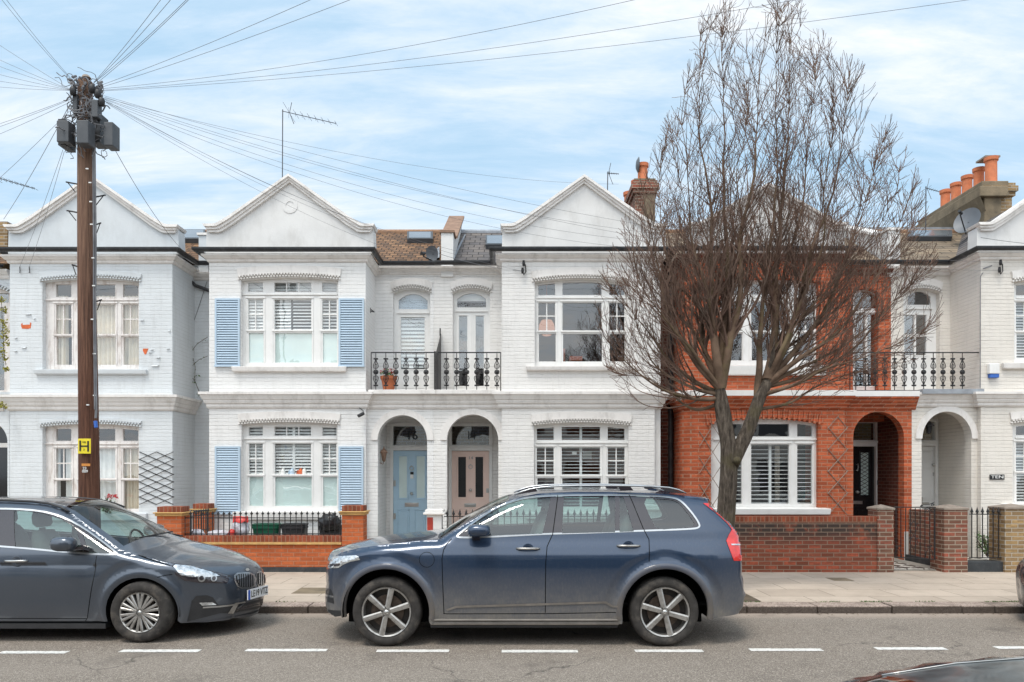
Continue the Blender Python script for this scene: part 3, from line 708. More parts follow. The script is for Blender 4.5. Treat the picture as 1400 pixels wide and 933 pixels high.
def gable(house, xl, xr, apex, shoulder, base, Y, mat, cop, right_return=True, scale=1.0, roundel=False):
    """coped gable standing on the bay; px coordinates at depth Y; (apex, shoulder, base are photo rows)"""
    cx = (xl+xr)/2; w = (xr-xl)/2
    def edge(off_out, yo):                    # outline from left shoulder to right shoulder
        pts = []
        for t, y in ((-1.0, shoulder), (-.88, shoulder), (-.84, shoulder-1.0), (-.78, shoulder-5.0), (-.70, shoulder-10.6), (-.50, None), (-.25, None), (0, apex)):
            if y is None:
                y0 = shoulder-10.6; y = y0+(apex-y0)*(t+.70)/.70
            pts.append((cx+t*(w+off_out), y+yo))
        return pts+[(2*cx-p[0], p[1]) for p in pts[-2::-1]]
    f = MB(); o = edge(-3, 5)
    f.plate([L(cx-w+2, base, Y)]+[L(cx+w-2, base, Y)]+[L(p[0], p[1], Y) for p in o[::-1]], [], Y+.02, .30, back=True)
    f.build('gable', M[mat], house)
    c = MB()
    for (oo, yo, th, pr) in ((0, 0, 3.6, .10), (-2.5, 3.4, 3.4, .065), (-4.5, 6.7, 3.4, .035)):
        e = edge(oo, yo); e2 = edge(oo-2, yo+th)
        s1 = [L(p[0], p[1], Y) for p in e]; s2 = [L(p[0], p[1], Y) for p in e2]
        c.plate(s2+s1[::-1], [], Y-pr, pr+(.32 if oo == 0 else .05), back=(oo == 0))
    c.build('gable_coping', M[cop], house, bevel=.006)
    if roundel:
        r = MB(); k = 28
        ro = [(X(cx, Y)+.155*math.cos(2*math.pi*i/k), Z(apex+41, Y)+.155*math.sin(2*math.pi*i/k)) for i in range(k)]
        ri = [(X(cx, Y)+.085*math.cos(2*math.pi*i/k), Z(apex+41, Y)+.085*math.sin(2*math.pi*i/k)) for i in range(k)]
        r.plate(ro, [ri], Y+.010, .02); r.build('roundel', M['stucco_white'], house)
    # cross roof behind the gable
    g = MB(); ya = Y+.30; yb = 18.3
    zA = Z(apex, Y)-.12; zS = Z(base, Y)+.05; xa, xb, xc = X(xl+8, Y), X(xr-8, Y), X(cx, Y)
    g.add([(xa, ya, zS), (xc, ya, zA), (xb, ya, zS), (xa, yb, zS), (xc, yb, zA), (xb, yb, zS)], [(0, 1, 4, 3), (1, 2, 5, 4)])
    g.build('cross_roof', M['slate'], house)
def shutter(house, x0, x1, p0, p1, Y, label):
    b = MB(); Ys = Y-.045
    b.plate([L(x0, p1, Ys), L(x1, p1, Ys), L(x1, p0, Ys), L(x0, p0, Ys)], [[L(x0+2.4, p1-2.4, Ys), L(x1-2.4, p1-2.4, Ys), L(x1-2.4, p0+2.4, Ys), L(x0+2.4, p0+2.4, Ys)]], Ys, .035)
    py = p0+4
    while py < p1-2.4:
        z = Z(py, Ys); Xa, Xc = X(x0+2, Ys), X(x1-2, Ys)
        b.add([(Xa, Ys+.006, z-.018), (Xc, Ys+.006, z-.018), (Xc, Ys+.026, z+.006), (Xa, Ys+.026, z+.006), (Xa, Ys+.006, z-.002), (Xc, Ys+.006, z-.002), (Xc, Ys+.026, z+.022), (Xa, Ys+.026, z+.022)],
              [(0, 1, 5, 4), (1, 2, 6, 5), (2, 3, 7, 6), (3, 0, 4, 7), (4, 5, 6, 7), (3, 2, 1, 0)])
        py += 3.35
    b.pbox(x0-.6, x1+.6, p1-1.4, p1+.6, Ys, .04, .012)
    o = b.build('shutter', M['shutter'], house, label=label)
    b = MB(); b.box(X(x0+1, Ys), X(x1-1, Ys), Ys+.034, Ys+.044, Z(p1-1, Ys), Z(p0+1, Ys)); b.build('shade_board', M['shutter_shade'], o)  # board added behind the slats so the gaps look shaded
    return o
def arch_band(house, x0, x1, oy0, oy1, ic, oc, spring, Y, mat, base=None, pr=.03):
    """raised band round a round arch"""
    def half(a, c, crown, n=20):
        cx = (a+c)/2; w = (c-a)/2
        return [L(cx+w*math.cos(math.pi*i/n), spring-(spring-crown)*math.sin(math.pi*i/n), Y) for i in range(n+1)]
    o = half(oy0, oy1, oc); i_ = half(x0, x1, ic)
    b = MB(); b.plate(o+i_[::-1], [], Y-pr, pr-.001)
    return b.build('arch_band', M[mat], house, bevel=.004)
def round_hole(x0, x1, crown, spring, bottom, Y, n=20):
    cx = (x0+x1)/2; w = (x1-x0)/2
    return [L(x0, bottom, Y), L(x1, bottom, Y)]+[L(cx+w*math.cos(math.pi*i/n), spring-(spring-crown)*math.sin(math.pi*i/n), Y) for i in range(n+1)]
def porch(house, hx0, hx1, px0, px1, Y, mat, doorhole, extra=0.0):
    """passage behind an archway: side walls, ceiling, back wall with the door opening"""
    X0, X1 = X(px0, Y), X(px1, Y); b = MB(); t = .06; zb = .1; zt = Z(566, Y)+.1
    b.quad((X0, Y+.22, zb), (X0, YD, zb), (X0, YD, zt), (X0, Y+.22, zt))
    b.quad((X1, Y+.22, zb), (X1, Y+.22, zt), (X1, YD, zt), (X1, YD, zb))
    b.quad((X0, Y+.22, zt), (X0, YD, zt), (X1, YD, zt), (X1, Y+.22, zt))
    b.plate([(X0, zb), (X1, zb), (X1, zt), (X0, zt)], [doorhole], YD, .25)
    return b.build('porch', M[mat], house)
def door_unit(house, x0, x1, ptop, pfan0, pfan1, col, frame='joinery', kind='glazed', label=None, glass='frost'):
    """front door in px at plane YD: frame, transom light, leaf with panels; returns the wall hole"""
    Y = YD; zb = GZ+.03
    fr = MB(); m = 4.0
    outer = [(X(x0-m, Y), zb), (X(x1+m, Y), zb), L(x1+m, pfan0-m, Y), L(x0-m, pfan0-m, Y)]
    fr.plate(outer, [[L(x0, pfan1, Y), L(x1, pfan1, Y), L(x1, pfan0, Y), L(x0, pfan0, Y)], [(X(x0, Y), zb+.01), (X(x1, Y), zb+.01), L(x1, ptop, Y), L(x0, ptop, Y)]], Y-.03, .12)
    fr.pbox(x0-m, x1+m, pfan1+1.5, pfan1+3.5, Y-.03, .03, .03)
    fo = fr.build('door_frame', M[frame], house, bevel=.004)
    pn = MB(); pn.pbox(x0, x1, pfan0, pfan1, Y+.03, .006); pn.build('fanlight', M['glass'], fo)
    # leaf
    Yl = Y+.045; H = []; w = x1-x0
    return fo, Yl
# ------------------------------------------------------------------ the six houses
def flatten(px, Y): return X(px, Y)
house18 = thing('terraced_house', 'pale blue-grey painted terraced house with flaking paint and beige curtains, behind the telegraph pole', 'house', (X(125, YB), YB, .1))
house16 = thing('terraced_house', 'white terraced house with pale blue louvred shutters and a blue front door', 'house', (X(396, YB), YB, .1))
house14 = thing('terraced_house', 'white terraced house with a pink front door and a lit pink lamp upstairs', 'house', (X(790, YB), YB, .1))
house12 = thing('terraced_house', 'red brick terraced house with a glossy black front door behind the bare tree', 'house', (X(1048, YB), YB, .1))
house10 = thing('terraced_house', 'cream white terraced house with a white door, at the right edge of the photo', 'house', (X(1450, YB), YB, .1))
house20 = thing('terraced_house', 'sliver of a white house with a creeper-hung balcony at the left edge of the photo', 'house', (X(-60, YB), YB, .1))
zTop = Z(347, YB)
def walls(house, bl, br, mat, holes, gap=None, rec=None, rec_holes=(), porchx=None, porch_holes=(), lret=True, rret=True, roundcorner=0):
    b = MB(); zb = .05
    b.plate([L(bl, 0, YB)[:1]+(zb,), (X(br, YB), zb), (X(br, YB), zTop), (X(bl, YB), zTop)], holes, YB, .30)
    if rret: b.box(X(br, YB)-.3, X(br, YB), YB+.301, YR+.3, zb, zTop)
    if lret: b.box(X(bl, YB), X(bl, YB)+.3, YB+.301, YR+.3, zb, zTop)
    if gap: b.box(X(gap[0], YR), X(gap[1], YR), YR, YR+.3, zb, Z(366, YR)+.05)
    b.build('front_wall', M[mat], house)
    if rec:
        c = MB(); z0 = Z(541, YR)-.35
        c.plate([(rec[0], z0), (rec[1], z0), (rec[1], Z(366, YR)+.06), (rec[0], Z(366, YR)+.06)], rec_holes, YR, .3); c.build('recessed_wall', M[mat], house)
    if porchx:
        c = MB(); z1 = Z(545, YP)
        c.plate([(porchx[0], zb), (porchx[1], zb), (porchx[1], z1), (porchx[0], z1)], porch_holes, YP, .22); c.build('porch_wall', M[mat], house)
# back boxes so that nothing shines through: party bodies of the houses
def body(house, xa, xb, mat='brick_yellow'):
    b = MB(); b.box(xa, xb, 18.4, 22.5, .0, 6.15)
    b.build('rear_range', M[mat], house)
body(house20, X(-190, YB), X(-20, YB)); body(house18, X(-20, YB)+.01, X(266, YB)-.01); body(house16, X(266, YB), X(593, YB)-.01); body(house14, X(593, YB), X(918, YB)-.01); body(house12, X(918, YB), X(1246, YB)-.01); body(house10, X(1246, YB), X(1560, YB))

# ---- number 18
UP, LO = {}, {}
L18 = [(76.5, 97.5), (108.5, 157.5), (168, 189)]
hU, wU = sash_window(house18, YB, (58, 190, 385.5, 381, 506), L18, (389, 406.5), (416.5, 457), (461, 499), frame='joinery_worn', sillpx=(50, 193, 506, 512.5), sill_mat='stucco_blue', glassm='glass')
hL, wL = sash_window(house18, YB, (58, 190, 584, 580, 701), L18, (586.5, 603), (613.5, 654), (657.5, 696), frame='joinery_worn', sillpx=(50, 193, 702, 712), sill_mat='stucco_blue')
walls(house18, 13.5, 235.7, 'brick_blue', [hU, hL], gap=(262, 300), rec=None)
for yy, cU, sd in ((0, 0, 1), (1, 1, 2)):
    pass
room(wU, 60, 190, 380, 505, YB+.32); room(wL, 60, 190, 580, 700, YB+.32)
b = MB(); 
curtain(wU, 73, 93, 405, 503, YB+.22, waves=4, seed=1); curtain(wU, 100, 143, 405, 503, YB+.22, waves=7, seed=2); curtain(wU, 139, 196, 405, 503, YB+.235, waves=10, seed=3)
curtain(wL, 64, 82, 603, 700, YB+.22, waves=4, seed=4, mat='net'); curtain(wL, 90, 170, 603, 700, YB+.22, waves=9, seed=5, mat='net', amp=.02); curtain(wL, 163, 197, 603, 700, YB+.22, waves=6, seed=6)
hood(house18, YB, 58, 190, 385.5, 381, 'stucco_blue', H=10.5); hood(house18, YB, 58, 190, 584, 580, 'stucco_blue', H=8.5)
b = MB(); b.mould([(X(13.5, YB), YR), (X(13.5, YB), YB), (X(235.7, YB), YB), (X(235.7, YB), YR+.0)], string_prof(540, 561.5, YB)); b.build('string_course', M['trim_white'], house18)
b = MB(); b.mould([(X(13.5, YB), YR), (X(13.5, YB), YB), (X(235.7, YB), YB), (X(235.7, YB), YR)], cornice_prof(348, 360, YB)); b.mould([(X(235.7, YB)-.01, YR), (X(300, YR), YR)], cornice_prof(372, 383, YR)); b.build('cornice', M['trim_white'], house18)
zg = Z(342.5, YB-.15)
gutter_mesh([(X(13.5, YB), YR), (X(13.5, YB), YB), (X(235.7, YB), YB), (X(235.7, YB), YR-.1), (X(300, YR), YR-.1)], zg).build('gutter', M['gutter'], house18, smooth=True, autos=40)
b = MB(); q = [P(255.5, 362, YR-.28), P(255.5, 376, YR-.2), P(259, 383, YR-.12), P(267, 390.5, YR-.07), P(290, 399, YR-.06)]
b.tube(q, .038, 10); b.build('downpipe', M['gutter'], house18, smooth=True, autos=50)
gable(house18, 8, 246, 241, 309, 347, YB, 'stucco_blue', 'coping')
b = MB(); b.tube([P(264.5, 384, YR-.02), P(262, 440, YR-.02), P(263, 560, YR-.02), P(259, 660, YR-.02), P(259, 700, YR-.02)], .009, 5)
b.tube([P(283, 385, YR-.02), P(270, 425, YR-.02), P(264, 442, YR-.02)], .006, 5); b.build('wall_cable', M['wire'], house18)
for pts in ([(29, 446), (29, 443), (31, 442), (31, 444.5), (41, 444), (41, 441), (43, 442), (42, 449), (38, 450), (30, 449.5)], [(195.5, 477), (203, 476.8), (200, 484.5), (198, 485), (195.5, 480)]):
    b = MB(); b.plate([L(p[0], p[1], YB) for p in pts[::-1]], [], YB-.004, .003); b.build('exposed_brick_patch', M['bare_brick'], house18)
# flaking paint
rk = random.Random(21)
for (px, py, w_, h_) in [(213, 500, 14, 3), (217, 489, 9, 2), (205, 482, 6, 1.5), (232, 452, 4, 4), (195, 438, 7, 1.5), (33, 475, 8, 3), (22, 480, 5, 2), (22, 462, 5, 2), (40, 430, 12, 2), (208, 478, 5, 1.5), (230, 477, 6, 2), (47, 436, 4, 2)]:
    b = MB(); k = 9; c = P(px, py, YB); vs = [c+Vector((0, -.004, 0))]
    for i in range(k):
        a = 2*math.pi*i/k; rr = rk.uniform(.5, 1.1)
        vs.append(c+Vector((w_/2*rr*math.cos(a)*.0147, -.003 if math.sin(a) > 0 else -.028, h_/2*rr*math.sin(a)*.0147)))
    b.add(vs, [(0, i+1, (i+1) % k+1) for i in range(k)]); b.build('flaking_paint', M['stucco_blue'], house18)

# ---- number 20 sliver at the left edge
h20 = arc_hole(-40, 14, 400, 393, 536, YR)
b = MB(); b.plate([(X(-75, YR), 3.0), (X(16, YR), 3.0), (X(16, YR), 6.2), (X(-75, YR), 6.2)], [h20], YR, .3); b.build('recessed_wall', M['brick_blue'], house20)
b = MB(); b.plate([(X(-60, YP), .05), (X(13, YP), .05), (X(13, YP), 3.4), (X(-60, YP), 3.4)], [round_hole(-48, 13.2-3, 576, 604, 785, YP)], YP, .22); b.build('porch_wall', M['brick_blue'], house20)
b = MB(); b.mould([(X(-60, YP), YP), (X(13.4, YP)-.11, YP)], string_prof(542, 562, YP)); b.build('string_course', M['trim_white'], house20)
b = MB(); b.plate(arc_hole(-40, 14, 400, 393, 536, YR+.1), [[L(-30, 414, YR+.1), L(12, 414, YR+.1), L(12, 401, YR+.1), L(-30, 401, YR+.1)], [L(-30, 534, YR+.1), L(6, 534, YR+.1), L(6, 420, YR+.1), L(-30, 420, YR+.1)]], YR+.1, .06)
f = b.build('window', M['joinery_worn'], house20); b = MB(); b.pbox(-30, 12, 400, 534, YR+.14, .005); b.build('pane', M['glass'], f); room(f, -30, 14, 398, 535, YR+.32)
hood(house20, YR, -36, 12, 400, 393, 'stucco_blue', H=9, teeth=14)
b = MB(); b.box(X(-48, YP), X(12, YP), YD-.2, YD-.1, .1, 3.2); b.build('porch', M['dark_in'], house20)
b = MB(); b.pbox(-30, 13, 612, 770, YD-.35, .06); b.pbox(-30, 13, 586, 606, YD-.32, .03)
b.build('door', M['door_black'], house20); b = MB(); b.pbox(-30, 13.5, 606, 612, YD-.36, .06); b.build('door_frame', M['joinery'], house20)
b = MB(); b.mould([(X(-75, YR), YR), (X(14, YR), YR)], cornice_prof(368, 381, YR)); b.build('cornice', M['trim_white'], house20)
gutter_mesh([(X(-75, YR), YR-.06), (X(13, YR)-.02, YR-.06)], Z(364, YR-.2)).build('gutter', M['gutter'], house20)

# ---- number 16
L16 = [(339.3, 359.6), (375, 425.5), (440.5, 460.2)]
o16u = (329, 462.5, 383, 379, 503); o16l = (330, 461.5, 580.5, 577.5, 699)
hU, wU = sash_window(house16, YB, o16u, L16, (386.5, 399), (409.5, 451), (455.5, 496), fanbars=3, sillpx=(321.5, 467, 502, 509))
hL, wL = sash_window(house16, YB, o16l, [(340, 359.2), (375.2, 425.2), (440.7, 459.8)], (583.5, 596), (607, 648.5), (652.5, 692), fanbars=3, sillpx=(323, 466, 700, 711))
walls(house16, 286, 500, 'brick_white', [hU, hL], rec=(X(500, YB)-.05, X(593, YR)-.002), rec_holes=[arc_hole(537.5, 588, 400, 394.5, 534, YR)],
      porchx=(X(500, YB)+.001, X(593, YP)-.001), porch_holes=[round_hole(516.5, 584, 568, 602, 790, YP)])
louvres(wU, 336, 398, 409, 452, YB+.19, 4.4, hh=2, tilt=1.0); louvres(wU, 401, 462, 409, 452, YB+.19, 4.4, tilt=.5)
louvres(wU, 336, 462, 386, 399, YB+.24, 4.2, tilt=1.0)
b = MB(); b.pbox(336, 462, 454, 499, YB+.155, .006); b.build('lower_film', M['frost'], wU)
louvres(wL, 337, 461, 582, 650, YB+.20, 4.2, split=402, tilt=.75)
b = MB(); b.pbox(336, 462, 651, 697, YB+.155, .006); b.build('lower_film', M['frost'], wL)
room(wU, 331, 461, 380, 502, YB+.32); room(wL, 332, 461, 578, 698, YB+.32)
for (px, mt) in ((387, 'paper'), (399.5, 'shutter'), (411, 'bare_brick'), (416, 'paper')):      # ornaments on the meeting rail
    b = MB(); b.tube([P(px, 649, YB+.17), P(px, 644, YB+.17), P(px+.5, 640, YB+.17)], [.05, .045, .015], 8); b.tube([P(px-4, 648, YB+.17), P(px-4, 643, YB+.17)], [.03, .01], 6); b.build('window_ornament', M[mt], wL)
hood(house16, YB, *o16u[:4], 'trim_white', H=15.5, flat=False); hood(house16, YB, *o16l[:4], 'trim_white', H=14.5)
shutter(house16, 293.5, 327.5, 408, 501, YB, 'blue shutter left of the upper window')
shutter(house16, 462.8, 497.5, 408, 501, YB, 'blue shutter right of the upper window')
shutter(house16, 293.5, 328, 610.5, 703, YB, 'blue shutter left of the lower window')
shutter(house16, 462.8, 496.5, 610.5, 703, YB, 'blue shutter right of the lower window')
P16a = [(X(286, YB), YR), (X(286, YB), YB), (X(500, YB), YB), (X(500, YB), YP), (X(593, YP), YP)]
b = MB(); b.mould(P16a, string_prof(536, 558.5, YB)); b.build('string_course', M['trim_white'], house16)
b = MB(); b.box(X(506, YP), X(597, YP), YP-.20, YR, Z(540.5, YP), Z(534.5, YP)); b.build('balcony_floor', M['trim_white'], house16, bevel=.01)
P16c = [(X(286, YB), YR), (X(286, YB), YB), (X(500, YB), YB), (X(500, YB), YR), (X(593, YR), YR)]
b = MB(); b.mould(P16c[:4], cornice_prof(347, 358, YB)); b.mould([(X(500, YB)-.02, YR), (X(593, YR), YR)], cornice_prof(364, 375, YR)); b.build('cornice', M['trim_white'], house16)
zg = Z(339.5+3, YB-.15)
gutter_mesh([(X(282, YB), YR), (X(282, YB), YB), (X(501, YB), YB), (X(501, YB), YR-.1), (X(596, YR), YR-.1)], zg).build('gutter', M['gutter'], house16, smooth=True, autos=40)
gable(house16, 279, 513, 240, 308, 346, YB, 'stucco_white', 'coping', roundel=True)
# balcony door of number 16: arched fanlight over a glazed door with a blind
def balcony_door(house, kind, x0, x1, wood='joinery'):
    Yf = YR+.14; b = MB(); w = x1-x0
    if kind == 16: fan = (545, 584.5, 411, 402, 423); panes = [(548, 580.5, 434, 505)]; bars = None
    elif kind == 14: fan = (625, 664.5, 409, 401, 420.5); panes = [(627.5, 638.8, 432, 528), (650.5, 661.5, 432, 528)]
    elif kind == 12: fan = (1168, 1199, 406, 398, 422); panes = [(1170, 1182, 430, 528), (1186, 1197, 430, 528)]
    else: fan = (1241, 1272, 406, 398.5, 417); panes = [(1236.5, 1249.5, 431, 457), (1252.5, 1266.5, 431, 457), (1236.5, 1249.5, 461, 486), (1252.5, 1266.5, 461, 486)]
    holes = [arc_hole(fan[0], fan[1], fan[2], fan[3], fan[4], Yf, 8)]+[[L(a, d, Yf), L(c, d, Yf), L(c, q, Yf), L(a, q, Yf)] for a, c, q, d in panes]
    b.plate(arc_hole(x0-.5, x1+.5, 400, 394.5, 535, Yf), holes, Yf, .06)
    b.pbox(fan[0]-2.5, fan[1]+2.5, fan[4]+4.5, fan[4]+6.3, Yf, .02, .03)
    if kind in (14, 12):
        m = (x0+x1)/2; b.pbox(m-.35, m+.35, fan[4]+8, 534, Yf, .01, .012)
        for a, c, q, d in panes: b.pbox(a-4, a-3.3, q-4, 533, Yf, .01, .010)
    for a, c, q, d in panes:
        for (u0, u1, v0, v1) in ((a-1.6, c+1.6, q-1.6, q-.3), (a-1.6, c+1.6, d+.3, d+1.6), (a-1.6, a-.3, q, d), (c+.3, c+1.6, q, d)): b.pbox(u0, u1, v0, v1, Yf, .01, .008)
    fo = b.build('balcony_door', M[wood], house, bevel=.003)
    p = MB(); p.add([(q[0], Yf+.03, q[1]) for q in holes[0]], [tuple(range(len(holes[0])))])
    for a, c, q, d in panes: p.pbox(a, c, q, d, Yf+.03, .004)
    p.build('pane', M['glass'], fo); room(fo, x0+2, x1-2, 396, 533, YR+.32)
    return fo
f = balcony_door(house16, 16, 537.5, 588); louvres(f, 546, 583, 432, 508, YR+.24, 5.2, tilt=.95)
b = MB(); b.pbox(544, 585, 400, 424, YR+.27, .01); b.build('blind', M['shutter'], f)
b = MB(); b.pbox(549, 580, 512, 531, YR+.14, .01, .012); b.build('door_panel', M['joinery'], f, bevel=.006)
hood(house16, YR, 537.5, 588, 400, 394.5, 'trim_white', H=14, ext=2.0, teeth=15)
# porch and blue front door
fo, Yl = door_unit(house16, 537.5, 584.8, 616, 583, 609, 'door_blue')
porch(house16, 0, 0, 514, 590, YP, 'brick_white', [(X(533.5, YD), GZ), (X(588.8, YD), GZ), L(588.8, 579, YD), L(533.5, 579, YD)])
arch_band(house16, 516.5, 584, 507.5, 593, 568, 559.5, 602, YP, 'trim_white')
def leaf_door(fo_house, x0, x1, ptop, mat, panes, lower, glass, Yl, letter, knob, knocker, pull=None, extra=None, label=None):
    b = MB(); zb = GZ+.05; holes = [[L(a, d, Yl), L(c, d, Yl), L(c, q, Yl), L(a, q, Yl)] for a, c, q, d in panes]
    b.plate([(X(x0+.3, Yl), zb), (X(x1-.3, Yl), zb), L(x1-.3, ptop+.4, Yl), L(x0+.3, ptop+.4, Yl)], holes, Yl, .05)
    for a, c, q, d in panes:
        for (u0, u1, v0, v1) in ((a-2.4, c+2.4, q-2.4, q-.9), (a-2.4, c+2.4, d+.9, d+2.4), (a-2.4, a-.9, q-1, d+1), (c+.9, c+2.4, q-1, d+1)): b.pbox(u0, u1, v0, v1, Yl, .01, .014)
    for a, c, q, d in lower:
        for (u0, u1, v0, v1) in ((a, c, q, q+1.2), (a, c, d-1.2, d), (a, a+1.2, q, d), (c-1.2, c, q, d)): b.pbox(u0, u1, v0, v1, Yl, .01, .014)
        b.pbox(a+3, c-3, q+3, d-3, Yl, .01, .008)
    o = b.build('door', M[mat], fo_house, bevel=.004, label=label)
    g = MB()
    for a, c, q, d in panes: g.pbox(a, c, q, d, Yl+.02, .006)
    g.build('door_glass', M[glass], o)
    k = MB(); a, c, q, d = letter; k.pbox(a, c, q, d, Yl, .01, .012); k.pbox(a+1.4, c-1.4, q+1.2, d-1.2, Yl, .01, .02); k.build('letter_plate', M['steel'], o, bevel=.003)
    k = MB(); k.lathe([(0, -.065), (.022, -.062), (.034, -.048), (.034, -.036), (.016, -.022), (.03, -.004), (.03, 0)], P(knob[0], knob[1], Yl), 'Y', 14); k.build('door_knob', M['steel'], o, smooth=True)
    if knocker:
        k = MB(); c0 = P(knocker[0], knocker[1], Yl); n = 18
        k.tube([c0+Vector((.042*math.cos(2*math.pi*i/n), -.028, .042*math.sin(2*math.pi*i/n))) for i in range(n+1)], .008, 6, False)
        k.box(c0.x-.013, c0.x+.013, c0.y-.03, c0.y, c0.z+.03, c0.z+.055); k.build('door_knocker', M['steel'], o, smooth=True)
    return o
d16 = leaf_door(house16, 537.5, 584.8, 616, 'door_blue', [(545.5, 556.5, 624, 681), (569.5, 580.8, 624, 681)], [(543, 560, 697, 750), (566.5, 582, 697, 750)], 'frost', Yl, (553.5, 572.5, 687.5, 693), (563, 675), (563, 640.5))
b = MB(); b.pbox(561.2, 565.4, 645.5, 649, Yl, .01, .03); b.build('doorbell_camera', M['black_paint'], d16)
b = MB(); b.pbox(561.2, 565.4, 649, 654.5, Yl, .01, .028); b.build('doorbell', M['white_paint'], d16)
for py in (661, 706): 
    b = MB(); b.pbox(538.2, 541.2, py-4, py+4, Yl, .01, .02); b.build('lock', M['steel'], d16, bevel=.002)
text_mesh('16', .27, 'house_number', M['letter'], fo, P(563, 596, YD-.012), width=.20)
# ---- number 14
o14u = (731, 856.5, 386, 381, 503.5); o14l = (730, 859.5, 582, 578, 701)
L14 = [(736, 759), (769, 822.5), (833, 854)]
hU, wU = sash_window(house14, YB, o14u, L14, (385.5, 403.6), (414, 452), (456.5, 494.5), upsplit=432.5, sillpx=(725, 867, 501.5, 507.5))
hL, wL = sash_window(house14, YB, o14l, [(734, 757), (768, 820.5), (831, 854)], (584, 601.5), (612, 649.3), (654, 693), upsplit=630, sillpx=(724, 866, 702, 710))
walls(house14, 686, 895, 'brick_white14', [hU, hL], rec=(X(593, YR), X(686, YB)+.05), rec_holes=[arc_hole(619, 670, 400, 394.5, 534, YR)], rret=False,
      porchx=(X(593, YP)+.001, X(686, YB)+.02), porch_holes=[round_hole(611, 681.3, 567, 602, 790, YP)])
b = MB(); b.box(X(895, YB)+.001, X(903, YB+.10), YB+.10, YR+.3, .05, zTop); b.build('set_back_pilaster', M['stucco_white'], house14)
b = MB(); b.box(X(612, YR), X(614, YR), YR, YR+.01, 3.6, 3.7)
room(wU, 732, 856, 380, 503, YB+.32, depth=2.4); room(wL, 732, 858, 579, 700, YB+.32, 'red_in', 1.8)
louvres(wL, 733, 760, 584, 700, YB+.26, 4.5, tilt=.12); louvres(wL, 766, 823, 584, 700, YB+.26, 4.5, split=794, tilt=.12); louvres(wL, 829, 856, 584, 700, YB+.26, 4.5, tilt=.12)
b = MB(); b.pbox(782, 788.5, 618, 622, YB+.2, .004); b.pbox(797, 809, 617, 628, YB+.7, .01); b.build('paper_notice', M['paper'], wL)
b = MB(); c = P(747.5, 450, YB+.75); b.lathe([(.02, .20), (.11, .18), (.16, .09), (.17, 0), (.14, -.08), (.08, -.14), (.0, -.16)], c, 'Z', 20)
lamp = b.build('pendant_lampshade', M['lampglow'], wU, smooth=True)
b = MB(); b.tube([c+Vector((0, 0, .25)), c+Vector((0, 0, 1.0))], .01, 5)
b.box(X(779, 15.4), X(797, 15.4), 15.5, 15.6, Z(492, 15.4), Z(486, 15.4)); b.box(X(768, 15.3), X(776, 15.3), 16.0, 16.05, Z(495, 15.4), Z(470, 15.4)); b.build('room_furniture', M['bare_brick'], wU)
hood(house14, YB, *o14u[:4], 'trim_white', H=15); hood(house14, YB, *o14l[:4], 'trim_white', H=15)
b = MB(); b.mould([(X(593, YP), YP), (X(686, YB)-.03, YP), (X(686, YB)-.03, YB), (X(896, YB), YB), (X(896, YB), YB+.1), (X(903, YB+.1), YB+.1), (X(903, YB+.1), YR)], string_prof(536, 558.5, YB)); b.build('string_course', M['trim_white'], house14)
b = MB(); b.box(X(597, YP)+.001, X(684, YP), YP-.20, YR, Z(540.5, YP), Z(534.5, YP)); b.build('balcony_floor', M['trim_white'], house14, bevel=.01)
b = MB(); b.mould([(X(686, YB), YR), (X(686, YB), YB), (X(896, YB), YB), (X(896, YB), YB+.1), (X(903, YB+.1), YB+.1), (X(903, YB+.1), YR)], cornice_prof(346, 357, YB)); b.mould([(X(593, YR), YR), (X(686, YB)+.02, YR)], cornice_prof(364, 375, YR)); b.build('cornice', M['trim_white'], house14)
gutter_mesh([(X(596, YR), YR-.1), (X(683, YB), YR-.1), (X(683, YB), YB), (X(906, YB), YB), (X(906, YB), YR)], Z(342, YB-.15)).build('gutter', M['gutter'], house14, smooth=True, autos=40)
gable(house14, 684, 913, 241, 308, 346, YB, 'stucco_white', 'coping')
f = balcony_door(house14, 14, 619, 670)
b = MB(); b.pbox(625, 642, 466, 500, YR+1.0, .3); b.build('armchair', M['coping_brown'], f)
b = MB(); b.pbox(623, 667, 398, 412, YR+.30, .01); b.build('blind', M['blind'], f)
hood(house14, YR, 619, 670, 400, 394.5, 'trim_white', H=14, ext=2.0, teeth=15)
fo, Yl = door_unit(house14, 617.5, 668.8, 616.5, 583, 608.5, 'door_pink')
porch(house14, 0, 0, 606, 690, YP, 'brick_white14', [(X(613.5, YD), GZ), (X(672.8, YD), GZ), L(672.8, 579, YD), L(613.5, 579, YD)])
arch_band(house14, 611, 681.3, 602, 691, 567, 559, 602, YP, 'trim_white')
d14 = leaf_door(house14, 617.5, 668.8, 616.5, 'door_pink', [(626.5, 637, 625, 680), (650, 660.5, 625, 680)], [(623, 640, 698, 750), (646, 664, 698, 750)], 'black_paint', Yl, (635, 650.8, 688.5, 693.5), (643.4, 670.5), (643.4, 638.5))
text_mesh('14', .09, 'door_number', M['letter_grey'], d14, P(643.5, 626.5, Yl-.006), width=.09)
text_mesh('14', .26, 'house_number', M['letter'], fo, P(644, 596, YD-.012), width=.16)
b = MB(); b.pbox(664.8, 668.4, 668, 674, Yl, .01, .02); b.build('lock', M['steel'], d14, bevel=.002)
# ---- black downpipe between 14 and the red house
b = MB(); xx = X(917, YR-.25); b.tube([(xx, YR-.25, .12), (xx, YR-.25, 3.3), (xx, YR-.25, 6.2)], .052, 12)
for z in (.9, 2.4, 3.9, 5.4): b.tube([(xx, YR-.25, z), (xx, YR-.25, z+.06)], .062, 12)
b.build('downpipe', M['gutter'], house14, smooth=True, autos=50)

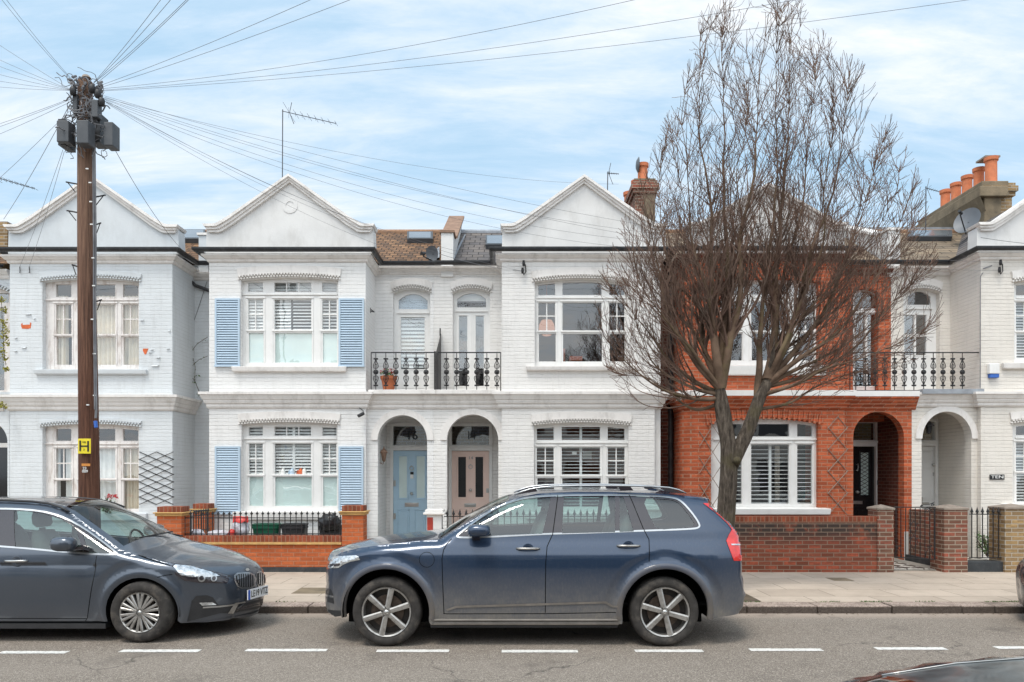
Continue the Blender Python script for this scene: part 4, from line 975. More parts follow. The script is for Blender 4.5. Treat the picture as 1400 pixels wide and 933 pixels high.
# ---- number 12, red brick
o12u = (985, 1119, 386, 381, 500); o12l = (972, 1119, 579, 572, 699)
L12 = [(989, 1014.5), (1027, 1079), (1090, 1110.5)]
hU, wU = sash_window(house12, YB, o12u, [(993, 1014), (1027, 1078), (1091, 1112)], (388, 403), (413, 452), (456, 493), sillpx=(980, 1125, 501, 514), sill_mat='joinery')
hL, wL = sash_window(house12, YB, o12l, L12, (580, 597), (608, 689), (700, 701), casement=True, cross=(), sillpx=(962, 1131, 695.5, 704), sill_mat='joinery')
# bay with rounded brick corners
def round_bay(house, xl, xr, mat, holes_lo, holes_up):
    b = MB(); X0, X1 = X(xl, YB), X(xr, YB); r = .30; z0 = .05; zs = Z(545, YB)
    b.plate([(X0+r, z0), (X1, z0), (X1, zs), (X0+r, zs)], holes_lo, YB, .3)
    vs = []; k = 8
    for i in range(k+1):
        a = math.pi/2*i/k; x_, y_ = X0+r-r*math.sin(a), YB+r-r*math.cos(a)
        vs += [(x_, y_, z0), (x_, y_, zs)]
    b.add(vs, [(2*i, 2*i+1, 2*i+3, 2*i+2) for i in range(k)])
    b.box(X0, X0+.2, YB+r, YR+.1, z0, zs); b.box(X1-.3, X1, YB+.301, YR+.2, z0, zTop)
    b.plate([(X0, zs), (X1, zs), (X1, zTop), (X0, zTop)], holes_up, YB+.001, .3)
    b.box(X0, X0+.2, YB+.302, YR+.1, zs, zTop)
    return b.build('front_wall', M[mat], house)
round_bay(house12, 934, 1155, 'brick_red', [hL], [hU])
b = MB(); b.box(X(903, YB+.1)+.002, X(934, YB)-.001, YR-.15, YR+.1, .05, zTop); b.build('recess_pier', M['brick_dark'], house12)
c = MB(); xa, xb = X(1155, YB)-.3, X(1218, YR)
c.plate([(xa, 3.0), (xb, 3.0), (xb, Z(366, YR)+.06), (xa, Z(366, YR)+.06)], [arc_hole(1166, 1201, 400, 394.5, 534, YR)], YR, .3); c.build('recessed_wall', M['brick_red'], house12)
c = MB(); c.plate([(X(1155, YB)+.001, .05), (X(1246.5, YP), .05), (X(1246.5, YP), Z(545, YP)), (X(1155, YB)+.001, Z(545, YP))], [round_hole(1166.5, 1236, 563, 598, 790, YP)], YP, .22)
c.build('porch_wall', M['brick_red'], house12)
b = MB(); b.box(X(1236, YP)+.003, X(1246, YP), YP-.012, YP-.001, .12, Z(727, YP)); b.build('white_plinth', M['stucco_white'], house12)
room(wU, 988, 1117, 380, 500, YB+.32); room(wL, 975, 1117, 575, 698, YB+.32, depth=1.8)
for a, c_, s_ in ((987, 1016, None), (1025, 1081, 1052.5), (1088, 1113, None)): louvres(wL, a, c_, 607, 690, YB+.26, 5.6, split=s_, tilt=.15)
b = MB(); b.pbox(1060, 1066, 610, 690, YB+.9, .05); b.build('inner_post', M['curtain'], wL)
# cut brick arch over the lower window
def brick_arch(house, Yw, x0, x1, pE, pC, H, mat='soldier', ext=6):
    b = MB(); k = 46
    for i in range(k):
        xa = x0-ext+(x1-x0+2*ext)*i/k; xb_ = x0-ext+(x1-x0+2*ext)*(i+.86)/k; m = (xa+xb_)/2
        lean = ((m-(x0+x1)/2)/((x1-x0)/2))*1.8
        ya = arc_z(pE, pC, x0, x1, m); d = .018 if i % 2 else .030
        b.plate([L(xa, ya-1, Yw), L(xb_, ya-1, Yw), L(xb_+lean, ya-H, Yw), L(xa+lean, ya-H, Yw)], [], Yw-d, d-.001)
        if i % 2 == 0: b.plate([L(xa, ya+1.5, Yw), L(xb_, ya+1.5, Yw), L(xb_, ya-2, Yw), L(xa, ya-2, Yw)], [], Yw-.05, .048)
    return b.build('window_arch', M['brick_red'], house)
brick_arch(house12, YB, *o12l[:4], 13); brick_arch(house12, YB, *o12u[:4], 13)
b = MB(); X0, X1 = X(934, YB), X(1155, YB)
pth = [(X0, YR-.15), (X0, YB+.25), (X0+.09, YB+.09), (X0+.25, YB), (X1-.02, YB), (X1-.02, YP), (X(1251, YP), YP)]
b.mould(pth, string_prof(541, 559.5, YB)); b.build('string_course', M['brick_red'], house12)
b = MB(); b.mould(pth, [(-.05, Z(541.5, YB-.12)), (.17, Z(541.5, YB-.12)), (.175, Z(534, YB-.12)), (-.05, Z(533.5, YB-.12))]); b.build('string_course_cap', M['joinery'], house12)
b = MB(); b.box(X1, X(1254, YP), YP-.10, YR, Z(541, YP), Z(535.5, YP)); b.build('balcony_floor', M['joinery'], house12)
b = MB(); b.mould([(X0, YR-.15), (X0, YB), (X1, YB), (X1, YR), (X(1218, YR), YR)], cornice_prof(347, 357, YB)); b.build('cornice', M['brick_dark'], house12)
gutter_mesh([(X0, YR), (X0, YB), (X1, YB), (X1, YR-.1), (X(1218, YR), YR-.1)], Z(341, YB-.15)).build('gutter', M['gutter'], house12, smooth=True, autos=40)
gable(house12, 940, 1158, 252, 306, 346, YB, 'stucco_grey', 'coping_mid')
f = balcony_door(house12, 12, 1166, 1201)
fo, Yl = door_unit(house12, 1163, 1196.5, 610.5, 578.5, 602, 'door_black')
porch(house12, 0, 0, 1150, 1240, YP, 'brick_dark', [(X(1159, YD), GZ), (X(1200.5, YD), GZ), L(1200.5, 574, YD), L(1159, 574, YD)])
d12 = leaf_door(house12, 1163, 1196.5, 610.5, 'door_black', [(1177, 1187.5, 619, 677)], [(1170, 1192, 694, 742)], 'frost', Yl, (1166, 1179, 685, 689.5), (1171.5, 673), None)
b = MB()
for i in range(12):
    a = 619+58*i/11
    for s_ in (-1, 1): b.tube([P(1182.2-5.2*s_, a-3, Yl+.005), P(1182.2+5.2*s_, a+3, Yl+.005)], .006, 4)
b.build('door_lattice', M['black_paint'], d12)
b = MB(); b.tube([P(1171, 636, Yl-.03), P(1173, 634, Yl-.05), P(1173.5, 639, Yl-.05), P(1172.5, 644, Yl-.05), P(1170.5, 643, Yl-.05)], .011, 6); b.build('door_knocker', M['steel'], d12, smooth=True)
b = MB(); b.pbox(1199, 1202, 657, 663, YD-.03, .01, .02); b.build('doorbell', M['black_paint'], fo)

# ---- number 10, cream
o10u = (1386.5, 1520, 386, 381, 501); o10l = (1384.5, 1520, 579, 575, 690)
L10 = [(1389, 1412), (1424, 1478), (1490, 1512)]
hU, wU = sash_window(house10, YB, o10u, L10, (389, 404), (413, 452), (456, 490), upsplit=432, sillpx=(1379, 1527, 497, 505))
hL, wL = sash_window(house10, YB, o10l, L10, (578.5, 595), (605, 644), (648, 686), upsplit=624, sillpx=(1378, 1527, 689, 697))
walls(house10, 1341, 1560, 'brick_cream', [hU, hL], rec=(X(1218, YR)+.001, X(1341, YB)+.05), rec_holes=[arc_hole(1235, 1285, 400, 394.5, 534, YR)],
      porchx=(X(1246.5, YP)+.001, X(1341, YB)+.02), porch_holes=[round_hole(1260, 1328, 563, 600, 790, YP)])
louvres(wU, 1386, 1520, 404, 494, YB+.26, 4.0, tilt=.5); louvres(wL, 1386, 1520, 604, 688, YB+.26, 4.0, tilt=.5)
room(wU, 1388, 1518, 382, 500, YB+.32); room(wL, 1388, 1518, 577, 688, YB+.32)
hood(house10, YB, *o10u[:4], 'trim_white', H=15); hood(house10, YB, *o10l[:4], 'trim_white', H=15)
hood(house10, YR, 1235, 1285, 400, 394.5, 'trim_white', H=14, ext=2.0, teeth=15)
b = MB(); b.mould([(X(1246.5, YP), YP), (X(1341, YB)-.04, YP), (X(1341, YB)-.04, YB), (X(1560, YB), YB)], string_prof(536, 556, YB)); b.build('string_course', M['trim_white'], house10)
b = MB(); b.box(X(1254, YP)+.001, X(1337, YP), YP-.20, YR, Z(540, YP), Z(533.5, YP)); b.build('balcony_floor', M['lead'], house10)
b = MB(); b.mould([(X(1341, YB), YR), (X(1341, YB), YB), (X(1560, YB), YB)], cornice_prof(344, 355, YB)); b.mould([(X(1218, YR), YR), (X(1341, YB)+.02, YR)], cornice_prof(364, 376, YR)); b.build('cornice', M['trim_white'], house10)
gutter_mesh([(X(1218, YR), YR-.1), (X(1341, YB), YR-.1), (X(1341, YB), YB), (X(1560, YB), YB)], Z(341, YB-.15)).build('gutter', M['gutter'], house10, smooth=True, autos=40)
gable(house10, 1334, 1566, 240, 306, 346, YB, 'stucco_white', 'coping')
f = balcony_door(house10, 10, 1235, 1285); b = MB(); b.pbox(1253, 1270, 430, 500, YR+.5, .02); b.build('curtain', M['dark_in'], f)
fo, Yl = door_unit(house10, 1250, 1278, 610, 577, 602, 'door_white')
porch(house10, 0, 0, 1247.5, 1331, YP, 'brick_cream', [(X(1246, YD), GZ), (X(1282, YD), GZ), L(1282, 573, YD), L(1246, 573, YD)])
arch_band(house10, 1260, 1328, 1251, 1336.5, 563, 554.5, 600, YP, 'trim_white')
d10 = leaf_door(house10, 1250, 1278, 610, 'door_white', [], [(1253, 1275, 616, 632), (1253, 1275, 640, 684), (1253, 1275, 694, 745)], 'frost', Yl, (1258, 1270, 687, 690), (1275.5, 636), None)
b = MB(); b.pbox(1274.5, 1277.5, 646, 651, Yl, .01, .02); b.pbox(1258.5, 1261, 680, 685.5, Yl, .01, .02); b.build('lock', M['steel'], d10)
b = MB(); b.tube([P(1344, 373, YB-.012), P(1340.5, 378, YB-.012), P(1340.3, 420, YB-.012), P(1340.2, 530, YB-.012)], .008, 5)
b.tube([P(1344.5, 367.5, YB-.05), P(1356, 363.5, YB-.05)], .014, 6); b.build('wall_cable', M['wire'], house10)
b = MB(); b.pbox(1353.5, 1373.5, 649, 656, YB-.02, .018); s10 = b.build('name_plate', M['black_paint'], house10, bevel=.003)
text_mesh('TEN', .085, 'name_lettering', M['white_paint'], s10, P(1363.5, 652.5, YB-.026), width=.25)

# ------------------------------------------------------------------ roofs
def roof(house, x0, x1, mat, ridge_py=318, pxY=None, name='roof', y0=YR-.08):
    b = MB(); z0 = Z(362, YR)-.0; Yr = 18.05; zr = Z(ridge_py, Yr)
    b.box(0, 0, 0, 0, 0, 0); b.v.clear(); b.f.clear(); b.fm.clear()
    b.add([(x0, y0, z0), (x1, y0, z0), (x1, Yr, zr), (x0, Yr, zr), (x0, Yr+3.5, z0), (x1, Yr+3.5, z0)], [(0, 1, 2, 3), (3, 2, 5, 4)])
    o = b.build(name, M[mat], house)
    r = MB(); r.tube([(x0, Yr, zr), (x1, Yr, zr)], .07, 8); r.build('ridge', M['ridge'] if mat != 'slate' else M['lead'], o)
    return o
def slope_pt(px, py):        # point on the main roof slope seen at this pixel
    z0 = Z(362, YR); Yr = 18.05; zr = Z(318, Yr); k = (zr-z0)/(Yr-(YR-.08))
    Y = (z0-k*(YR-.08)-CZ)/((HY-py)/FPX-k); return P(px, py, Y)
r18 = roof(house18, X(-15, YR), X(289, YR)-.01, 'tile'); r16 = roof(house16, X(289, YR), -1.52, 'tile'); r14 = roof(house14, -1.28, 3.2, 'slate'); r12 = roof(house12, 3.2, 8.02, 'tile_tan'); r10 = roof(house10, 8.35, 13.4, 'tile_tan')
r20 = roof(house20, X(-190, YR), X(-15, YR)-.01, 'tile')
def skylight(rf, px0, px1, py0, py1, lab=None):
    c = [slope_pt(px0, py1), slope_pt(px1, py1), slope_pt(px1, py0), slope_pt(px0, py0)]
    n = (c[1]-c[0]).cross(c[3]-c[0]).normalized(); n = n if n.z > 0 else -n
    b = MB(); t = [q+n*.11 for q in c]; b.add(c+t, [(0, 1, 5, 4), (1, 2, 6, 5), (2, 3, 7, 6), (3, 0, 4, 7), (4, 5, 6, 7)])
    o = b.build('skylight', M['grey_box'], rf)
    m = sum(t, Vector())/4; g = [m+(q-m)*.84+n*.006 for q in t]; b = MB(); b.add(g, [(0, 1, 2, 3)]); b.build('skylight_pane', M['skylight'], o)
skylight(r16, 557, 592, 323, 333); skylight(r14, 664, 690, 328, 341); skylight(r18, 251, 282, 320, 333)
skylight(r10, 1240, 1300, 321, 330)
# loft dormer front, pale, on the red house and number 10
b = MB(); a, c = P(1205, 312, 18.1), P(1325, 316, 18.1)
b.box(a.x-.9, c.x+.3, 18.1, 20, 7.4, 7.98); b.build('loft_dormer', M['lead'], house10)
b = MB(); b.box(X(-6, 17), X(10, 16.2), 16.2, 18, 6.5, Z(303, 16.2)); b.build('loft_dormer', M['brick_yellow'], house20)
# party parapets standing above the roof slope
def parapet(house, x0, x1, py_near, py_far, front, cop, h=.0):
    ya, yb = YR-.05, 18.35; za, zb_ = Z(py_near, ya), Z(py_far, yb)
    b = MB(); pts = [(ya, 6.1), (ya+.25, 6.1), (yb, 6.1), (yb, zb_), (ya+.42, za), (ya, za)]
    k = len(pts); b.add([(x0, p[0], p[1]) for p in pts]+[(x1, p[0], p[1]) for p in pts], [tuple(range(k)), tuple(range(2*k-1, k-1, -1))]+[(i, i+k, (i+1) % k+k, (i+1) % k) for i in range(k)])
    o = b.build('party_parapet', M[front], house)
    t = .055; b = MB(); q = [(x0-.06, ya+.38, za+.002), (x1+.06, ya+.38, za+.002), (x1+.06, yb+.05, zb_+.03), (x0-.06, yb+.05, zb_+.03)]
    b.add([Vector(v) for v in q]+[Vector(v)+Vector((0, 0, t)) for v in q], [(0, 1, 5, 4), (1, 2, 6, 5), (2, 3, 7, 6), (3, 0, 4, 7), (4, 5, 6, 7)])
    b.box(x0-.03, x1+.03, ya-.03, ya+.42, za+.001, za+.05)
    b.build('parapet_coping', M[cop], o)
parapet(house16, -1.52, -1.26, 318.5, 299, 'stucco_white', 'coping_brown'); parapet(house12, X(1212, YR), X(1229, YR), 315, 311, 'stucco_white', 'coping')
parapet(house18, X(273, YR), X(286, YR), 322, 320, 'stucco_blue', 'coping')
b = MB(); q = [slope_pt(586, 352), slope_pt(601, 341), slope_pt(601, 356), slope_pt(585, 358)]
b.add([v+Vector((0, -.03, .05)) for v in q], [(0, 1, 2, 3)]); q = [slope_pt(x_, y_) for x_, y_ in ((616, 358), (620, 358), (637, 322), (635, 322))]; b.add([v+Vector((0, 0, .02)) for v in q], [(0, 1, 2, 3)]); b.build('lead_flashing', M['lead'], house16)
# chimneys
def pot(parent, x, y, z, r=.115, h=.55, lab=None):
    b = MB(); b.lathe([(r*1.0, 0), (r*1.05, .05), (r*.95, .08), (r*.92, h-.1), (r*1.12, h-.08), (r*1.15, h), (r*.9, h), (r*.85, h-.2), (0, h-.2)], (x, y, z), 'Z', 16)
    return b.build('chimney_pot', M['terracotta'], parent, smooth=True, autos=40)
def chimney(house, x0, x1, y0, y1, z0, z1, side, front):
    b = MB(); b.m = 0; b.box(x0, x1, y0, y1, z0, z1-.30)
    b.m = 1; b.box(x0-.05, x1+.05, y0-.05, y1+.05, z1-.30, z1-.2); b.box(x0-.09, x1+.09, y0-.09, y1+.09, z1-.2, z1-.08); b.box(x0-.05, x1+.05, y0-.05, y1+.05, z1-.08, z1)
    return b.build('chimney', [M[front], M[side]], house)
ch = chimney(house14, 2.86, 3.32, 17.0, 19.4, 6.3, 8.68, 'brick_pier', 'brick_pier')
b = MB(); b.box(3.06, 3.325, 16.995, 17.2, 7.3, 8.60); b.build('render_patch', M['render_brown'], ch)
b = MB(); b.box(2.84, 3.34, 17.0, 19.4, 8.681, 8.74); b.build('flaunching', M['render_brown'], ch)
pot(ch, 3.02, 18.9, 8.72, .13, .42); pot(ch, 3.10, 17.35, 8.72, .125, .50); pot(ch, 3.08, 18.1, 8.72, .12, .40)
b = MB(); b.lathe([(0, 0), (.10, .01), (.17, .05), (.18, .06), (.10, .03), (0, .02)], (2.93, 17.3, 9.18), 'X', 16); b.build('chimney_cowl', M['dish'], ch, smooth=True)
ch = chimney(house10, 10.97, 11.62, 17.0, 19.6, 6.2, 8.62, 'brick_yellow', 'brick_yellow')
b = MB(); b.box(10.955, 11.35, 16.96, 19.5, 7.0, 8.55); b.box(10.80, 11.45, 16.87, 19.7, 8.28, 8.52)
vs = [(10.8, 16.87, 8.28), (10.955, 16.9, 7.95), (10.955, 19.6, 7.95), (10.8, 19.7, 8.28)]; b.add(vs, [(0, 1, 2, 3)])
b.box(10.88, 11.5, 16.93, 19.6, 8.521, 8.66); b.build('cement_render', M['render_brown'], ch, bevel=.02)
for i, yy in enumerate((17.1, 17.55, 18.0, 18.45, 18.9)): pot(ch, 11.20, yy, 8.60, .122 if i else .135, .60+.06*(i == 0))
b = MB(); b.box(11.05, 11.40, 17.07, 17.43, 9.27, 9.31); b.build('chimney_slab', M['stone'], ch)
# ------------------------------------------------------------------ cars
from mathutils.bvhtree import BVHTree
def inpoly(x, y, poly):
    c = False; n = len(poly); j = n-1
    for i in range(n):
        xi, yi = poly[i]; xj, yj = poly[j]
        if (yi > y) != (yj > y) and x < (xj-xi)*(y-yi)/(yj-yi)+xi: c = not c
        j = i
    return c
def dense(pts, step, closed=True):
    out = []; n = len(pts)
    for i in range(n if closed else n-1):
        a, b = Vector(pts[i]), Vector(pts[(i+1) % n]); k = max(1, int((b-a).length/step))
        for j in range(k): out.append(tuple(a+(b-a)*j/k))
    if not closed: out.append(tuple(pts[-1]))
    return out
def smooth_poly(pts, it=2, closed=False):
    for _ in range(it):
        o = [pts[0]] if not closed else []
        n = len(pts)
        for i in range(n if closed else n-1):
            a, b = pts[i], pts[(i+1) % n]
            q = tuple(a[k]*.75+b[k]*.25 for k in range(len(a))); r = tuple(a[k]*.25+b[k]*.75 for k in range(len(a)))
            o += [q, r]
        if not closed: o.append(pts[-1])
        pts = o
    return pts
def ribbon(pts, w):
    l, r = [], []
    for i, p in enumerate(pts):
        a = Vector(pts[max(0, i-1)]); b = Vector(pts[min(len(pts)-1, i+1)]); d = (b-a).normalized(); n = Vector((-d.y, d.x))*w/2
        l.append((p[0]+n.x, p[1]+n.y)); r.append((p[0]-n.x, p[1]-n.y))
    return l+r[::-1]
def interp(tab, v):
    if v <= tab[0][0]: return tab[0][1]
    if v >= tab[-1][0]: return tab[-1][1]
    for i in range(len(tab)-1):
        a, b = tab[i], tab[i+1]
        if a[0] <= v <= b[0]:
            t = (v-a[0])/(b[0]-a[0])
            m0 = (b[1]-tab[i-1][1])/(b[0]-tab[i-1][0]) if i > 0 else (b[1]-a[1])/(b[0]-a[0])
            m1 = (tab[i+2][1]-a[1])/(tab[i+2][0]-a[0]) if i+2 < len(tab) else (b[1]-a[1])/(b[0]-a[0])
            h = b[0]-a[0]; t2, t3 = t*t, t*t*t
            return (2*t3-3*t2+1)*a[1]+(t3-2*t2+t)*h*m0+(-2*t3+3*t2)*b[1]+(t3-t2)*h*m1
class Car:
    def __init__(s, root, upper, bottom, zprof, nose, tail, rr=.11, wheels=(), flare=.02, crease=None, step=.026):
        """upper: (x, z, crown, part) from the nose bottom over the roof to the tail bottom, local metres; bottom: (x, z) back to the start"""
        s.root = root; s.O = Vector(root.location); s.upper = upper; s.zprof = zprof; s.nose = nose; s.tail = tail; s.rr = rr; s.wh = wheels; s.flare = flare; s.crease = crease
        s.up2 = [(p[0], p[1]) for p in upper]; s.bottom = bottom; s.outline = s.up2+list(bottom); s.step = step
        s.segs = [(Vector(a), Vector(b)) for a, b in zip(s.up2, s.up2[1:])]
        s.prelim()
    def W(s, x, z):
        w = interp(s.zprof, z)
        x0, L_, A, p = s.nose; sg = 1 if x0 > s.tail[0] else -1
        u = 1-(x0-x)*sg/L_
        if u > 0: w -= A*min(u, 1.1)**p
        x0, L_, A, p = s.tail; u = 1-(x-x0)*sg/L_
        if u > 0: w -= A*min(u, 1.1)**p
        q = Vector((x, z)); d = 9.0; R = s.rr
        for a, b in s.segs:
            if min(a.x, b.x)-R > x or max(a.x, b.x)+R < x or min(a.y, b.y)-R > z or max(a.y, b.y)+R < z: continue
            ab = b-a; t = max(0, min(1, (q-a).dot(ab)/max(1e-9, ab.length_squared))); e = (q-a-ab*t).length
            if e < d: d = e
        if d < R: u = 1-d/R; w -= R*(1-math.sqrt(max(0, 1-u*u)))
        for (wx, wz, r0) in s.wh:
            e = math.hypot(x-wx, z-wz); t = (e-r0-.035)/.055
            if abs(t) < 1: w += s.flare*(1-t*t)**2
            t = (e-r0-.14)/.07
            if abs(t) < 1: w -= s.flare*.55*(1-t*t)**2
        if s.crease:
            cz, ca, cw = s.crease; t = (z-cz(x))/cw
            if -1 < t < 0: w -= ca*(1+t)**2*min(1, max(0, (x-s.creasex[0])*3))*min(1, max(0, (s.creasex[1]-x)*3))
        return w
    creasex = (-9, 9)
    def grad(s, x, z, e=.006):
        return (s.W(x+e, z)-s.W(x-e, z))/(2*e), (s.W(x, z+e)-s.W(x, z-e))/(2*e)
    def capgrid(s):
        up = [tuple(p) for p in s.upper]; pts = []
        for i in range(len(up)-1):
            a, b = up[i], up[i+1]; k = max(1, int(math.hypot(a[0]-b[0], a[1]-b[1])/.04))
            for j in range(k): t = j/k; pts.append((a[0]+(b[0]-a[0])*t, a[1]+(b[1]-a[1])*t, a[2]+(b[2]-a[2])*t, a[3]))
        pts.append(up[-1]); n = len(pts); T = 20; grid = []
        for i, p in enumerate(pts):
            a = pts[max(0, i-2)]; b = pts[min(n-1, i+2)]; d = Vector((b[0]-a[0], b[1]-a[1])).normalized(); nn = Vector((-d.y, d.x))
            if s.up2[0][0] < s.up2[-1][0]: pass
            else: nn = -nn
            w = s.W(p[0], p[1]); row = []
            for j in range(T+1):
                t = -1+2*j/T; c = p[2]*(1-abs(t)**2.2)
                row.append(Vector((p[0]+nn.x*c, t*w, p[1]+nn.y*c)))
            grid.append((row, p[3]))
        return grid, T
    def chart(s, feats):
        out = dense(s.outline, .03); verts = list(out); edges = [(i, (i+1) % len(out)) for i in range(len(out))]
        for nm, poly in feats:
            b = len(verts); pl = dense(poly, .03); verts += pl; edges += [(b+i, b+(i+1) % len(pl)) for i in range(len(pl))]
        xs = [p[0] for p in s.outline]; zs = [p[1] for p in s.outline]; st = s.step
        gx = min(xs)+.01; 
        while gx < max(xs):
            gz = min(zs)+.01
            while gz < max(zs):
                if inpoly(gx, gz, s.outline): verts.append((gx, gz))
                gz += st
            gx += st
        vs, es, fs, *_ = delaunay_2d_cdt([Vector(v) for v in verts], edges, [], 0, 1e-5)
        groups = {}
        for f in fs:
            cx = sum(vs[i].x for i in f)/len(f); cz = sum(vs[i].y for i in f)/len(f)
            if not inpoly(cx, cz, s.outline): continue
            name = 'body'
            for k_, (nm, poly) in enumerate(feats):
                if inpoly(cx, cz, poly): name = k_
            a, b, c = vs[f[0]], vs[f[1]], vs[f[2]]
            if (b.x-a.x)*(c.y-a.y)-(b.y-a.y)*(c.x-a.x) < 0: f = [f[0], f[2], f[1]]
            groups.setdefault(name, []).append(f)
        return vs, groups
    def prelim(s):
        vs, g = s.chart([]); V = [(v.x, -s.W(v.x, v.y), v.y) for v in vs]; F = list(g['body'])
        grid, T = s.capgrid(); b = len(V)
        for row, _ in grid: V += [tuple(p) for p in row]
        for i in range(len(grid)-1):
            for j in range(T): q = b+i*(T+1)+j; F.append((q, q+1, q+T+2, q+T+1))
        s.bvh = BVHTree.FromPolygons(V, [tuple(f) for f in F])
        o = Vector((0, 0, CZ))-s.O; s.cam = o
    def hit(s, px, py):
        d = Vector(((px-CX)/FPX, 1, (HY-py)/FPX)).normalized()
        loc, n, i, dist = s.bvh.ray_cast(s.cam, d)
        if loc is None:
            t = (-.5-s.cam.y)/d.y; loc, n, i, dist = s.bvh.find_nearest(s.cam+d*t)
        if n.dot(d) > 0: n = -n
        return loc, n
    def fp(s, pts): return [(q.x, q.z) for q in (s.hit(*p)[0] for p in pts)]
    def build_shell(s, feats, mats, gap='gap', glass=('glass', 'front_door_glass'), offs={}, nearonly=()):
        """feats: (name, polygon in local x/z). mats: name -> material"""
        vs, groups = s.chart(feats)
        Wc = [s.W(v.x, v.y) for v in vs]; G = [s.grad(v.x, v.y) for v in vs]
        objs = {}; s.bodymb = MB(); s.bodymb.normals = []
        for key in groups:
            src = key if key == 'body' else feats[key][0]
            for side in (-1, 1):
                if key == 'body' or src == gap: mb = s.bodymb
                else: mb = MB(); mb.normals = []; objs.setdefault(src, []).append((side, mb))
                mb.m = 1 if src == gap else 0; off = offs.get(src, 0.0); idx = {}
                for f in groups[key]:
                    g = []
                    for i in f:
                        if i not in idx:
                            idx[i] = len(mb.v); v = vs[i]; n = Vector((-G[i][0], side, -G[i][1])).normalized()
                            mb.v.append(tuple(s.O+Vector((v.x, side*Wc[i], v.y))+n*off)); mb.normals.append(tuple(n))
                        g.append(idx[i])
                    mb.f.append(tuple(g if side < 0 else g[::-1])); mb.fm.append(mb.m)
        # the cap: nose, bonnet, windscreen, roof, tail
        grid, T = s.capgrid(); nr = len(grid)
        caps = {}
        for i in range(nr-1):
            part = grid[i][1]
            for j in range(T):
                tm = abs(-1+2*(j+.5)/T)
                nm = part if (part == 'body' or tm < .91) else 'body'
                caps.setdefault(nm, []).append((i, j))
        def cnorm(i, j):
            a = grid[min(nr-1, i+1)][0][j]-grid[max(0, i-1)][0][j]; b = grid[i][0][min(T, j+1)]-grid[i][0][max(0, j-1)]
            n = a.cross(b).normalized(); w = Vector((grid[i][0][T//2].x-(s.up2[0][0]+s.up2[-1][0])/2, 0, grid[i][0][T//2].z-.6))
            return n if n.dot(w) > 0 else -n
        for nm, cells in caps.items():
            if nm == 'body': mb = s.bodymb
            else: mb = MB(); mb.normals = []; objs[nm] = [(-1, mb)]
            mb.m = 0; idx = {}
            for i, j in cells:
                g = []
                for a, b in ((i, j), (i, j+1), (i+1, j+1), (i+1, j)):
                    if (a, b) not in idx:
                        idx[(a, b)] = len(mb.v); mb.v.append(tuple(s.O+grid[a][0][b])); mb.normals.append(tuple(cnorm(a, b)))
                    g.append(idx[(a, b)])
                mb.f.append(tuple(g)); mb.fm.append(0)
        # underside, wheel housings
        s.objs = objs
        return objs
    def patch(s, poly, off, name, mat, parent, step=3.0, smoothn=0, label=None, inner=None):
        """thin shaped piece lying on the body, its outline given as seen in the photo"""
        if smoothn: poly = smooth_poly(poly, smoothn, True)
        pl = dense(poly, step); verts = list(pl); edges = [(i, (i+1) % len(pl)) for i in range(len(pl))]
        xs = [p[0] for p in pl]; ys = [p[1] for p in pl]; gx = min(xs)+.5
        while gx < max(xs):
            gy = min(ys)+.5
            while gy < max(ys):
                if inpoly(gx, gy, poly): verts.append((gx, gy))
                gy += step
            gx += step
        vs, es, fs, *_ = delaunay_2d_cdt([Vector(v) for v in verts], edges, [], 0, 1e-4)
        mb = MB(); P3 = []; mb.normals = []
        for v in vs:
            q, n = s.hit(v.x, v.y); P3.append((q, n)); mb.v.append(tuple(s.O+q+n*off)); mb.normals.append(tuple(n))
        for f in fs:
            cx = sum(vs[i].x for i in f)/len(f); cy = sum(vs[i].y for i in f)/len(f)
            if inpoly(cx, cy, poly): mb.f.append(tuple(f)); mb.fm.append(0)
        # rim down to the body
        return mb.build(name, mat, parent, smooth=True, label=label)
